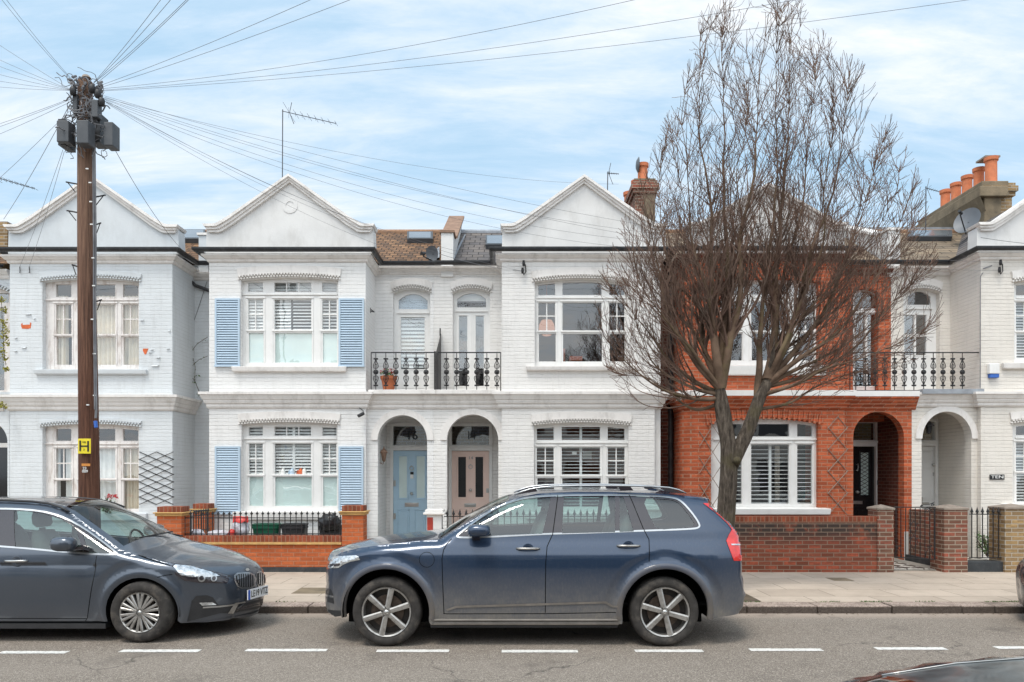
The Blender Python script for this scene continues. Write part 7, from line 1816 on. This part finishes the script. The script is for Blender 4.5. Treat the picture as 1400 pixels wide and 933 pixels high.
# ------------------------------------------------------------------ lamps, cameras, boxes, aerials on the fronts
t = thing('wall_lantern', 'dark bronze lantern on the porch wall left of the blue door', 'lantern', P(523, 622, 15.2)); Yl_ = 15.25; b = MB()
b.lathe([(0, -.16), (.012, -.15), (.03, -.13), (.035, -.12), (.060, .03), (.075, .04), (.075, .055), (.05, .10), (.02, .125), (.012, .15), (.0, .19)], P(524.8, 622, Yl_), 'Z', 8)
b.tube([P(524.8, 632, Yl_), P(523.5, 635, Yl_), P(518.5, 632.5, Yl_), P(517.8, 630, Yl_)], .008, 5); b.tube([P(517.5, 628, Yl_), P(517.5, 636, Yl_)], .014, 6); b.build('lantern_body', M['terracotta'] if False else M['coping_brown'], t)
t = thing('porch_lantern', 'hanging black lantern in the white archway at the right', 'lantern', P(1270, 590, 15.3)); b = MB()
b.lathe([(0, .11), (.03, .10), (.10, .02), (.105, .0), (.06, -.005), (.045, -.13), (.05, -.14), (0, -.17)], P(1270, 583, 15.2), 'Z', 8); b.build('lantern_body', M['iron'], t); b = MB(); b.tube([P(1270, 577, 15.2), P(1270, 562, 15.2)], .006, 4); b.build('chain', M['iron'], t)
t = thing('security_camera', 'small black camera under the ledge left of the blue door arch', 'camera', P(494, 567, YB-.1)); b = MB(); b.tube([P(490, 569, YB-.16), P(497, 565.5, YB-.08)], .036, 10); b.build('camera_body', M['plastic'], t); b = MB(); b.tube([P(496, 565, YB-.08), P(497, 562, YB-.02), P(493, 559, YB-.02), P(491, 558, YB-.05)], .007, 5); b.build('bracket', M['plastic'], t)
t = thing('security_camera', 'white box camera on the ledge of the red brick bay', 'camera', P(934, 542, YB-.2)); b = MB(); a, c_ = P(927, 545, YB-.45), P(943, 536.5, YB-.15); d = (c_-a).normalized(); u = Vector((0, 0, 1)).cross(d).normalized(); v = d.cross(u)
vs = [a+u*su*.05+v*sv*.04 for su, sv in ((-1, -1), (1, -1), (1, 1), (-1, 1))]+[c_+u*su*.05+v*sv*.04 for su, sv in ((-1, -1), (1, -1), (1, 1), (-1, 1))]; b.add(vs, [(0, 3, 2, 1), (4, 5, 6, 7), (0, 1, 5, 4), (1, 2, 6, 5), (2, 3, 7, 6), (3, 0, 4, 7)]); b.build('camera_body', M['stucco_white'], t, bevel=.006); b = MB(); b.tube([P(941, 539, YB-.15), P(945, 545, YB)], .015, 6); b.build('bracket', M['stucco_white'], t)
t = thing('alarm_box', 'white burglar alarm box with a blue base on the cream wall', 'alarm box', P(1360, 517, YB)); b = MB(); b.pbox(1353, 1367, 497, 511, YB-.09, .089); b.build('cover', M['joinery'], t, bevel=.012); b = MB(); b.pbox(1353.6, 1366.4, 511.1, 516.5, YB-.075, .07); b.build('base_band', M['blue_plastic'], t, bevel=.01)
def insul(label, px, py, Y=YB):
    t = thing('cable_bracket', label, 'bracket', P(px, py, Y)); b = MB(); b.tube([P(px+2.5, py-6, Y-.03), P(px+3, py+4, Y-.06), P(px, py+8, Y-.08), P(px-1, py+5, Y-.08)], .011, 5); b.build('bracket', M['iron'], t)
    for (qx, qy) in ((px, py-8), (px-1.5, py+2)): b = MB(); b.lathe([(0, -.06), (.025, -.055), (.03, 0), (.022, .045), (.028, .05), (.0, .06)], P(qx, qy, Y-.09), 'Z', 10); b.build('insulator', M['plastic'], t, smooth=True)
insul('iron cable bracket with two insulators on the white wall left of the lamp-lit window', 716, 368); insul('iron cable bracket with two insulators high on the cream house', 1368, 367)
t = thing('wall_spike', 'small black three pronged bracket on the side of the blue-shuttered bay', 'bracket', P(512, 426, YB+.4)); b = MB(); xb = X(500, YB)
b.tube([(xb, YB+.5, Z(423, YB+.5)), (xb+.10, YB+.4, Z(427, YB+.4))], .010, 4); b.tube([(xb, YB+.5, Z(421, YB+.5)), (xb, YB+.5, Z(428, YB+.5))], .014, 4); b.tube([(xb+.0, YB+.5, Z(426, YB+.5)), (xb+.1, YB+.4, Z(427, YB+.4))], .008, 4); b.build('bracket', M['iron'], t)
for i, (a, c_, lab) in enumerate(((27, 373, 'left of the two wall hooks on the pale blue-grey house'), (40, 373, 'right of the two wall hooks on the pale blue-grey house'))):
    b = MB(); b.tube([P(a, c_-8, YB-.02), P(a+.5, c_-2, YB-.04), P(a, c_, YB-.005)], .008, 5); b.build('wall_hook', M['iron'], origin=P(a, c_, YB), label=lab, cat='hook')
def aerial(label, px, py0, py1, Y, tip, r=.012, n=8):
    t = thing('tv_aerial', label, 'aerial', P(px, py1, Y)); b = MB(); b.tube([P(px-.5, py1, Y), P(px, py0, Y)], r, 6); b.build('mast', M['grey_box'], t)
    b = MB(); a = P(px-1, py0+2, Y); e = P(tip[0], tip[1], Y+.2); b.tube([a, e], r*.7, 5); d = (e-a)
    for i in range(n): c = a+d*((i+1)/n); h = (.20 if i else .42)*(1-.5*i/n)*(d.length/1.2); b.tube([c+Vector((0, -h, .06*h)), c+Vector((.02, h, -.06*h))], r*.35, 4); b.tube([c+Vector((0, 0, -h*.28)), c+Vector((.0, 0, h*.28))], r*.35, 4)
    c = a+d*.14; b.tube([c+Vector((.05, 0, .24)), c, c+Vector((.10, 0, -.26))], r*.6, 4); b.build('antenna', M['grey_box'], t)
aerial('tall television aerial rising behind the gable with the roundel', 386.5, 150, 262, 17.0, (459, 169))
aerial('small television aerial beside the chimney of the lamp-lit house', 831, 235, 262, 17.0, (845, 238), n=5)
aerial('television aerial behind the tree left of the large chimney', 1266, 255, 325, 17.6, (1283, 262), n=6)
aerial('tip of a television aerial at the left edge of the sky', -20, 236, 320, 15.5, (47, 258), n=9)
def dish(label, px, py, Y, r, yaw, pitch):
    t = thing('satellite_dish', label, 'satellite dish', P(px, py, Y)); b = MB(); n, m = 24, 5; vs = []; R = Matrix.Rotation(yaw, 3, 'Z') @ Matrix.Rotation(pitch, 3, 'X')
    for i in range(m+1):
        rr = r*i/m
        for j in range(n): vs.append(P(px, py, Y)+R @ Vector((rr*math.cos(2*math.pi*j/n)*.9, .16*(rr/r)**2*r*-1.6, rr*math.sin(2*math.pi*j/n))))
    b.add(vs, [(i*n+j, i*n+(j+1) % n, (i+1)*n+(j+1) % n, (i+1)*n+j) for i in range(m) for j in range(n)]); b.build('reflector', M['dish'], t, smooth=True)
    b = MB(); c = P(px, py, Y); b.tube([c+R @ Vector((0, -.0, -r)), c+R @ Vector((0, -.40, -.06)), c+R @ Vector((0, -.45, .0))], .014, 5); b.tube([c+R @ Vector((0, -.48, .0)), c+R @ Vector((0, -.36, .0))], .035, 8); b.tube([c, c+R @ Vector((0, .2, -.1)), c+Vector((.1, .25, -.35))], .02, 6); b.build('dish_arm', M['plastic'], t)
dish('grey satellite dish on the side of the large right-hand chimney', 1324, 304, 16.75, .32, math.radians(-55), math.radians(-20))
dish('grey satellite dish at the foot of the parapet above the middle balconies', 592, 347, 15.75, .17, math.radians(-25), math.radians(15))

# ------------------------------------------------------------------ telegraph pole and its wires
YT = 10.6
pole = thing('telegraph_pole', 'tall brown wooden telegraph pole hung with grey junction boxes and wires', 'pole', (X(123, YT), YT, .1))
b = MB(); pts = []; rs = []
for i in range(15):
    t_ = i/14; py = 783+(112-783)*t_; pts.append(P(123+(116-123)*t_+.4*math.sin(t_*7), py, YT)); rs.append(.148-.050*t_)
b.tube(pts, rs, 18); b.build('pole_shaft', M['pole'], pole, smooth=True, autos=50)
def jbox(px0, px1, py0, py1, Y, d, skew):
    b = MB(); a = [P(px0, py0, Y), P(px1, py0+skew, Y-abs(skew)*.012)]; zt0, zt1 = a[0].z, a[1].z; h = (py1-py0)/1000*Y
    f = [Vector((a[0].x, a[0].y, zt0)), Vector((a[1].x, a[1].y, zt0)), Vector((a[1].x, a[1].y, zt0-h)), Vector((a[0].x, a[0].y, zt0-h))]
    dv = Vector((.0, d, 0)) if not skew else Vector((d*.5*(1 if skew > 0 else -1), d, 0))
    b.add([v for v in f]+[v+dv for v in f], [(0, 3, 2, 1), (4, 5, 6, 7), (0, 1, 5, 4), (1, 2, 6, 5), (2, 3, 7, 6), (3, 0, 4, 7)]); return b
for a in ((77, 93.5, 164.5, 194, YT-.28, .17, 0), (104, 120.5, 164, 196, YT-.36, .18, 0), (141.5, 154, 166.5, 199, YT-.2, .20, 0), (124.5, 133.5, 136, 160, YT-.22, .12, 0), (98.5, 105, 128, 155, YT-.15, .12, 0)):
    o = jbox(*a).build('junction_box', M['grey_box'], pole, bevel=.012)
b = MB(); b.box(X(91, YT), X(101, YT), YT-.20, YT+.05, Z(207, YT), Z(172, YT)); b.build('bracket_frame', M['plastic'], pole); b = MB(); b.box(X(129, YT), X(143, YT), YT-.12, YT+.1, Z(200, YT), Z(160, YT)); b.build('bracket_frame', M['plastic'], pole)
rk = random.Random(33); b = MB()      # tangle of drop wires at the head of the pole
for i in range(90):
    c = P(rk.uniform(98, 136), rk.uniform(112, 200), YT-.12+rk.uniform(-.06, .1)); pts = [c]; d = Vector((rk.gauss(0, 1), rk.gauss(0, .3), rk.gauss(0, 1))).normalized()
    for k in range(rk.randint(5, 10)):
        d = (d+Vector((rk.gauss(0, .6), rk.gauss(0, .25), rk.gauss(0, .6)))).normalized(); pts.append(pts[-1]+d*.045)
    b.tube(pts, rk.choice((.005, .007, .010)), 4)
for i in range(34):                     # clamps round the head
    a = rk.uniform(0, 6.28); c = P(117, rk.uniform(110, 128), YT)+Vector((.17*math.cos(a), .13*math.sin(a), 0)); b.tube([c, c+Vector((.06*math.cos(a), .06*math.sin(a), rk.uniform(-.05, .08)))], .018, 5)
for (cx_, cy_, r_) in ((142, 211, .055), (92, 205, .05), (129, 118, .10), (108, 118, .11), (136, 125, .08), (96, 108, .07)):
    b.tube([P(cx_, cy_, YT-.15)+Vector((r_*.7*math.cos(2*math.pi*i/14), .02*math.sin(i), r_*math.sin(2*math.pi*i/14))) for i in range(15)], .005, 4)
b.build('wire_tangle', M['wire'], pole)
for (px, py) in ((100, 124), (134, 128), (139, 139), (126, 121)): b = MB(); b.lathe([(0, -.07), (.04, -.06), (.045, .02), (.03, .05), (0, .06)], P(px, py, YT-.18), 'Z', 10); b.build('cable_joint', M['plastic'], pole, smooth=True)
b = MB(); b.tube([P(118, 108, YT), P(117.3, 104, YT)], [.07, .045], 12); b.build('pole_cap', M['stone'], pole)
b = MB(); b.tube([P(129, 200, YT-.12), P(130.5, 330, YT-.10), P(130, 440, YT-.11), P(131.5, 560, YT-.13), P(131, 572, YT-.13)], .017, 6); b.tube([P(127, 205, YT-.13), P(128, 330, YT-.13), P(128, 420, YT-.13), P(129.5, 560, YT-.15)], .010, 5); b.build('pole_cable', M['wire'], pole)
b = MB(); b.tube([P(130.5, 576, YT-.15), P(131.5, 585, YT-.16)], .025, 8); b.build('cable_wrap', M['blue_plastic'], pole)
b = MB()
for (px, py, s_) in ((106, 252, -1), (128, 270, 1), (107, 291, -1), (129, 308, 1), (107, 365, -1), (130, 413, 1)):
    b.tube([P(px, py, YT-.05), P(px+s_*(16 if py < 300 else 9), py-3, YT-.1), ], .011, 5); b.tube([P(px+s_*(14 if py < 300 else 8), py-3, YT-.1), P(px+s_*3, py+11, YT-.05)], .007, 5)
b.build('climbing_step', M['iron'], pole)
for py, px in ((230, 117), (249, 121), (275, 122), (306, 123), (352, 125), (390, 126), (436, 124), (483, 127), (540, 127), (553, 118)): b = MB(); b.pbox(px, px+3.6, py, py+1.5, YT-.145, .01); b.build('white_tag', M['white_paint'], pole)
sg = MB(); sg.pbox(106.5, 124, 600, 620.5, YT-.185, .006); so_ = sg.build('hydrant_sign', M['yellow'], pole, bevel=.004, label='yellow hydrant plate with a black letter H')
b = MB()
for a in ((108.4, 110.6, 602.6, 616.8), (119.2, 121.4, 603.2, 617.6), (110.6, 119.2, 609.2, 611)): b.pbox(*a, YT-.19, .003)
b.build('hydrant_letter', M['letter'], so_); text_mesh('100', .035, 'hydrant_number', M['letter'], so_, P(114.7, 604.8, YT-.19), depth=.001); text_mesh('3', .04, 'hydrant_number', M['letter'], so_, P(114.7, 615, YT-.19), depth=.001)
b = MB(); b.pbox(111.5, 123, 634, 637.5, YT-.16, .01); b.build('orange_tag', M['orange_tag'], pole)
o = text_mesh('23', .055, 'tag_number', M['white_paint'], pole, P(115.6, 640.6, YT-.165)); text_mesh('009', .055, 'tag_number', M['white_paint'], pole, P(116.2, 644.8, YT-.165))
def wire(label, a, e, sag=.2, r=.0027, n=26, group='telephone wires fanning out from the pole head'):
    d = e-a; L_ = d.length; b = MB(); b.tube([a+d*(i/n)-Vector((0, 0, sag*4*(i/n)*(1-i/n))) for i in range(n+1)], r, 4, False)
    o = b.build('telephone_wire', M['wire'], origin=a, label=label, cat='wire'); return o
A = lambda px, py: P(px, py, YT-.1)
def toframe(px, py, Ye, k, a):   # runs on past the frame edge
    e = P(px, py, Ye); return a+(e-a)*k
ws = [('wire from pole head climbing steeply to the sky, leftmost at the top edge', A(104, 116), 14, 0, 8.3), ('wire close beside the leftmost one at the top edge of the sky', A(106, 117), 20, 0, 8.2),
      ('steep wire leaving the top edge above the aerial side, nearest the pole', A(128, 113), 209, 0, 8.3), ('faint steep wire just right of the nearest steep one', A(129, 113), 221, 0, 8.2), ('thicker steep wire of the pair crossing at the top edge', A(128, 114), 240, 0, 8.2), ('thinner steep wire of the pair crossing at the top edge', A(131, 115), 243, 0, 8.1),
      ('slanting wire rising right to the top edge above the aerial', A(132, 119), 385, 3, 8.2), ('faint slanting wire under the one that passes above the aerial', A(134, 121), 415, 10, 8.3),
      ('long wire rising right to the middle of the top edge', A(134, 122), 700, 2, 8.2), ('long wire to the top edge right of the middle', A(134, 124), 868, 3, 8.2), ('longest wire, reaching the top edge above the tree', A(135, 125), 1058, 2, 8.2)]
for lab, a, px, py, Ye in ws: wire(lab, a, toframe(px, py, Ye, 2.3 if px < 500 else 1.9, a), .12 if px < 500 else .28)
lf = [(0, 56, 'uppermost wire to the left edge of the sky'), (0, 76, 'second wire from the top at the left edge'), (0, 85, 'third wire from the top at the left edge'), (0, 96, 'fourth wire from the top at the left edge, faint'), (0, 105, 'fifth wire from the top at the left edge, darker'), (0, 113, 'sixth wire from the top at the left edge, nearly level'),
      (0, 163, 'first of the wires dropping from the pole head to the left edge'), (0, 167, 'second of the wires dropping from the pole head to the left edge'), (0, 177, 'third of the wires dropping from the pole head to the left edge')]
for px, py, lab in lf: a = A(99, 124 if py < 120 else 134+(py-163)*.3); wire(lab, a, toframe(px, py, YT+.6, 3.0, a), .08)
a = A(95, 152); wire('wire sloping down from the middle of the pole to the left edge', a, toframe(0, 239, YT+1, 2.0, a), .05); a = A(96, 142); wire('faint wire sloping down left behind the aerial tip', a, P(5, 300, 15.5), .06, .004)
wire('left of the two wires dropping to the hooks on the pale house', A(86, 205), P(27, 365, YB-.03), .05); wire('right of the two wires dropping to the hooks on the pale house', A(88, 207), P(40, 365, YB-.03), .06)
wire('wire dropping from the right junction box to the gutter corner', A(155, 201), P(252, 345, YB+.2), .12, .0055)
rt = [((142, 131), (1367, 359, YB-.1), .50, 'long wire to the upper insulator on the cream house'), ((143, 133), (1366, 370, YB-.1), .62, 'long wire to the lower insulator on the cream house'), ((142, 134), (846, 252, 18.0), .30, 'wire to the chimney of the lamp-lit house'), ((142, 135), (1160, 335, YB-.1), .55, 'wire to the eaves of the red brick house behind the tree'),
      ((143, 136), (1000, 336, YB-.1), .50, 'wire to the eaves of the red house nearer the lamp-lit house'), ((142, 138), (905, 342, YB-.1), .42, 'wire to the right end of the lamp-lit house gutter'), ((144, 137), (716, 361, YB-.1), .38, 'wire to the upper insulator beside the lamp-lit window'), ((144, 139), (714, 371, YB-.1), .30, 'wire to the lower insulator beside the lamp-lit window'),
      ((145, 140), (600, 346, YR-.1), .22, 'wire to the eaves above the tall pointed screen'), ((145, 141), (566, 352, YR-.1), .20, 'wire to the eaves above the left balcony door')]
for (ax, ay), (ex, ey, eY), sag, lab in rt: wire(lab, A(ax, ay), P(ex, ey, eY), sag, .0026, 34)
wire('thin wire from the eaves down to the insulator across the recessed wall', P(600, 347, YR-.15), P(714, 371, YB-.1), .05, .005)
wire('wire crossing the cream gable at the right edge', P(1341, 325, YB-.3), P(1440, 336, YB-.3), .02, .006)

# ------------------------------------------------------------------ the bare street tree
TY = 10.72
tree = thing('street_tree', 'bare winter tree with dense upright twigs in front of the red brick house', 'tree', (X(992, TY), TY, .1))
rk = random.Random(12)
def TP(px, py, dy=0.0): return P(px, py, TY)+Vector((0, dy, 0))*1.0
class Twigs:
    def __init__(s): s.v = []; s.f = []
limbs = MB(); twigs = MB()
def curve(pts, n):
    """Catmull-Rom through pts"""
    out = []; m = len(pts)
    for i in range(m-1):
        p0, p1, p2, p3 = pts[max(0, i-1)], pts[i], pts[i+1], pts[min(m-1, i+2)]
        for k in range(n):
            t = k/n; out.append(.5*((2*p1)+(p2-p0)*t+(2*p0-5*p1+4*p2-p3)*t*t+(3*p1-p0-3*p2+p3)*t**3))
    out.append(pts[-1]); return out
tr = curve([TP(992, 795), TP(991, 760), TP(991, 720), TP(993, 690), TP(995, 660), TP(996, 632), TP(995, 605), TP(990, 575), TP(986, 550), TP(984, 528), TP(982, 500), TP(979, 470)], 4)
trr = [.30, .22, .19, .175, .168]+[.162-.0014*i-max(0, i-26)*.0075 for i in range(len(tr)-5)]
trr = trr[:len(tr)]
tm = MB(); ring = 22; vs = []
for i, (p, r) in enumerate(zip(tr, trr)):
    for j in range(ring):
        a = 2*math.pi*j/ring; q = 1+.06*math.sin(3*a+i*.12)+.045*math.sin(7*a-i*.2)+.05*noise.noise(Vector((math.cos(a)*2, math.sin(a)*2, i*.35)))+(.10*math.sin(5*a) if i < 4 else 0)
        vs.append(p+Vector((.84*r*q*math.cos(a), .84*r*q*math.sin(a), 0)))
tm.add(vs, [(i*ring+j, i*ring+(j+1) % ring, (i+1)*ring+(j+1) % ring, (i+1)*ring+j) for i in range(len(tr)-1) for j in range(ring)])
fork = curve([TP(1000, 634), TP(1011, 612), TP(1022, 590), TP(1031, 565), TP(1040, 541), TP(1050, 520), TP(1056, 490), TP(1059, 460)], 4)
tm.tube(fork, [.115-.0018*i-max(0, i-18)*.006 for i in range(len(fork))], 14)
tm.lathe([(.0, -.05), (.05, -.04), (.06, 0), (.05, .04), (0, .05)], TP(1004, 630, -.14), 'Y', 10)
tm.build('trunk', M['bark'], tree, smooth=True)
def env(px, py):       # crown outline in the photo
    tab = [(0, 962, 1108), (40, 950, 1125), (90, 935, 1188), (140, 915, 1212), (200, 892, 1246), (260, 868, 1266), (330, 832, 1282), (400, 812, 1292), (450, 812, 1288), (500, 824, 1250), (545, 850, 1200), (570, 905, 1140), (600, 940, 1090)]
    if py <= 2: return 965+rk.uniform(0, 6) < px < 1100 and py > -12
    for a, c in zip(tab, tab[1:]):
        if a[0] <= py <= c[0]:
            t = (py-a[0])/(c[0]-a[0]); return a[1]+(c[1]-a[1])*t < px < a[2]+(c[2]-a[2])*t
    return False
def topx(p): return CX+p.x/p.y*FPX, HY-(p.z-CZ)/p.y*FPX
cnt = 0
def grow(p, d, length, r, level, upb):
    """a branch: wanders, bends upward, and carries side shoots"""
    global cnt
    cnt += 1
    seg = .10 if level < 3 else .065; n = max(3, int(length/seg)); pts = [p]; dirs = [d]; q = p; dd = d
    w = {1: .10, 2: .10, 3: .13, 4: .17}.get(level, .2)
    for i in range(n):
        dd = (dd+Vector((rk.gauss(0, w), rk.gauss(0, w), rk.gauss(0, w*.6)+upb))).normalized(); q2 = q+dd*seg
        px, py = topx(q2)
        if py < 560 and not env(px, py) : break
        if py > 600 : break
        q = q2; pts.append(q); dirs.append(dd)
    k = len(pts)
    if k < 3: return
    rs = [max(.0030, r*(1-.75*i/(k-1))) for i in range(k)]
    (limbs if level <= 1 else twigs).tube(pts, rs, 7 if level <= 1 else (5 if level == 2 else 3), False)
    if level >= 4: return
    per = {1: 3.6, 2: 5.0, 3: 3.0}[level]; m = int(length*(k-1)/n*per+rk.random())
    for _ in range(m):
        t = rk.uniform(.12, 1.0); i = min(k-1, int(t*(k-1))); base = dirs[i]
        a = rk.uniform(0, 2*math.pi); ort = base.orthogonal().normalized(); ort = (Matrix.Rotation(a, 3, base) @ ort)
        sp = rk.uniform(.40, .85); nd_ = (base+ort*sp).normalized()
        grow(pts[i], nd_, length*rk.uniform(.28, .55)*(1.15-.5*t) if level < 3 else rk.uniform(.14, .40), max(.003, rs[i]*.55), level+1, {1: .055, 2: .085, 3: .09}[level])
# leaders: (pixels from the fork outwards), start radius, depth swing at the tip
leaders = [
 ([(984, 530), (978, 480), (975, 420), (972, 350), (966, 270), (961, 190), (958, 110), (957, 40)], .085, -.2),
 ([(985, 530), (987, 470), (990, 400), (990, 320), (992, 240), (988, 160), (985, 90), (984, 40)], .08, .3),
 ([(985, 530), (996, 470), (1010, 400), (1020, 330), (1032, 250), (1038, 170), (1042, 90), (1048, 20)], .08, -.4),
 ([(984, 530), (968, 490), (955, 440), (948, 380), (940, 310), (928, 240), (918, 190)], .06, .5),
 ([(984, 535), (955, 500), (930, 460), (912, 410), (897, 350), (885, 290), (876, 240)], .055, -.5),
 ([(984, 540), (950, 520), (915, 490), (880, 450), (845, 405), (822, 370)], .05, .4),
 ([(985, 545), (945, 545), (905, 532), (868, 500), (835, 470), (818, 445)], .045, -.7),
 ([(986, 550), (950, 560), (918, 540), (880, 517), (848, 512), (830, 500)], .035, .5),
 ([(1050, 520), (1058, 470), (1062, 400), (1066, 330), (1072, 250), (1076, 170), (1080, 90), (1086, 10)], .085, .3),
 ([(1050, 520), (1072, 470), (1092, 410), (1108, 350), (1128, 290), (1145, 220), (1160, 150), (1170, 100)], .07, -.4),
 ([(1050, 522), (1085, 480), (1120, 430), (1150, 370), (1178, 300), (1200, 230), (1218, 170)], .06, .5),
 ([(1048, 525), (1095, 490), (1140, 455), (1185, 400), (1222, 330), (1246, 260)], .055, -.3),
 ([(1045, 530), (1090, 505), (1140, 480), (1190, 445), (1240, 395), (1285, 350)], .045, .6),
 ([(1040, 541), (1085, 525), (1130, 505), (1180, 490), (1240, 465), (1284, 445)], .04, -.7),
 ([(1033, 560), (1070, 552), (1110, 530), (1150, 515), (1190, 505)], .035, .3),
 ([(1035, 556), (1040, 500), (1038, 450), (1042, 400), (1052, 330), (1058, 240), (1060, 150), (1064, 60), (1068, 5)], .065, -.1),
 ([(986, 530), (996, 480), (1000, 400), (1008, 320), (1012, 240), (1016, 170), (1020, 110)], .05, .8),
 ([(984, 525), (975, 450), (962, 380), (948, 310), (943, 240), (938, 160), (940, 110)], .045, -.8),
 ([(1051, 520), (1062, 420), (1082, 350), (1098, 270), (1108, 190), (1112, 120), (1114, 70)], .045, .9),
 ([(1050, 520), (1070, 470), (1098, 400), (1120, 330), (1130, 250), (1136, 180), (1140, 120)], .045, -.9),
 ([(984, 540), (945, 530), (900, 500), (868, 450), (858, 380)], .042, .1),
 ([(985, 535), (950, 480), (915, 440), (880, 400), (862, 340)], .045, -.9),
 ([(1045, 530), (1100, 515), (1160, 480), (1215, 420), (1255, 380)], .042, .1),
 ([(1045, 532), (1060, 495), (1110, 450), (1170, 400), (1220, 350), (1256, 300)], .045, .7),
 ([(1046, 530), (1062, 485), (1100, 430), (1160, 360), (1210, 290), (1236, 230)], .045, -.2),
 ([(984, 520), (960, 460), (920, 420), (895, 370), (884, 310)], .04, .2),
 ([(985, 520), (965, 440), (925, 380), (905, 320), (898, 250), (905, 200)], .045, .9),
 ([(1046, 530), (1056, 495), (1095, 440), (1140, 390), (1165, 310), (1190, 250), (1205, 200)], .045, 1.0),
]
for pxs, r0, dy in leaders:
    m = len(pxs); ctrl = []
    for i, (a, c) in enumerate(pxs):
        t = i/(m-1); yy = dy*t+(rk.gauss(0, .06) if 0 < i else 0); Yc = TY+yy; ctrl.append(P(a+(rk.gauss(0, 3) if i else 0), c, Yc))
    pts = curve(ctrl, 6); k = len(pts)
    pts = [p+Vector((.02*noise.noise(p*2.1), .02*noise.noise(p*2.3+Vector((5, 0, 0))), 0))*1.6 for p in pts]
    rs = [max(.0045, r0*.92*(1-i/(k-1))**1.75) for i in range(k)]
    limbs.tube(pts, rs, 9, False)
    L_ = sum((pts[i+1]-pts[i]).length for i in range(k-1))
    nb = int(L_*11)
    for _ in range(nb):
        t = rk.uniform(.10, 1)**.85; i = min(k-2, int(t*(k-1))); base = (pts[i+1]-pts[i]).normalized(); a = rk.uniform(0, 2*math.pi)
        ort = Matrix.Rotation(a, 3, base) @ base.orthogonal().normalized()
        grow(pts[i], (base+ort*rk.uniform(.35, .8)).normalized(), rk.uniform(.5, 1.6)*(1.15-.65*t), max(.006, rs[i]*.42), 2, .09)
print('twigs', cnt, len(twigs.f))
limbs.build('limbs', M['bark_limb'], tree, smooth=True); twigs.build('crown', M['twig'], tree)

# ------------------------------------------------------------------ the houses across the street (seen mirrored in glass and paint)
h0 = thing('terraced_house', 'pale house across the street, seen only mirrored in window glass and car paint', 'house', (0, -7.5, 0), 'houses across the street')
b = MB(); Yq = -7.5; hs = []
for (a, c, z0, z1) in ((-2.2, -.4, .9, 2.5), (-2.2, -.4, 3.9, 5.5), (.7, 1.6, .2, 2.4), (.7, 1.6, 3.9, 5.4)): hs.append([(a, z0), (c, z0), (c, z1), (a, z1)])
b.plate([(-2.45, 0), (2.45, 0), (2.45, 6.2), (-2.45, 6.2)], hs, Yq, -.25); b.build('front_wall', M['brick_cream'], h0)
b = MB()
for w_ in hs: b.box(w_[0][0], w_[1][0], Yq-.20, Yq-.15, w_[0][1], w_[2][1])
b.build('window', M['gloss_black'], h0); b = MB(); b.add([(-2.45, Yq, 6.2), (2.45, Yq, 6.2), (2.45, Yq-3, 8.0), (-2.45, Yq-3, 8.0)], [(0, 1, 2, 3)]); b.add([(-2.6, Yq, 6.2), (.2, Yq, 6.2), (-1.2, Yq, 7.8)], [(0, 1, 2)]); b.build('roof', M['slate'], h0)
for i in (-3, -2, -1, 1, 2, 3):
    c = copy_tree(h0); c.location = (4.9*i, -7.5, 0)
    if i in (-1, 2):
        pass

rk = random.Random(77); b = MB()
for i in range(260):
    xx = rk.uniform(-6, 9); yy = 9.72-abs(rk.gauss(0, .07)); s_ = rk.uniform(.008, .028); a = rk.uniform(0, 6.28); c = Vector((xx, yy, .006))
    u = Vector((math.cos(a), math.sin(a), rk.uniform(-.1, .25)))*s_; v = Vector((-math.sin(a), math.cos(a), rk.uniform(0, .2)))*s_*.5
    b.add([c-u, c+v, c+u, c-v], [(0, 1, 2, 3)])
for i in range(70):
    xx = rk.uniform(-6, 9); yy = rk.uniform(10.1, 13.0); s_ = rk.uniform(.006, .02); a = rk.uniform(0, 6.28); c = Vector((xx, yy, .104))
    u = Vector((math.cos(a), math.sin(a), .1))*s_; v = Vector((-math.sin(a), math.cos(a), .1))*s_*.6; b.add([c-u, c+v, c+u, c-v], [(0, 1, 2, 3)])
b.build('leaf_litter', M['stem'], kind='stuff', label='scattered dead leaves and grit along the kerb', cat='litter')
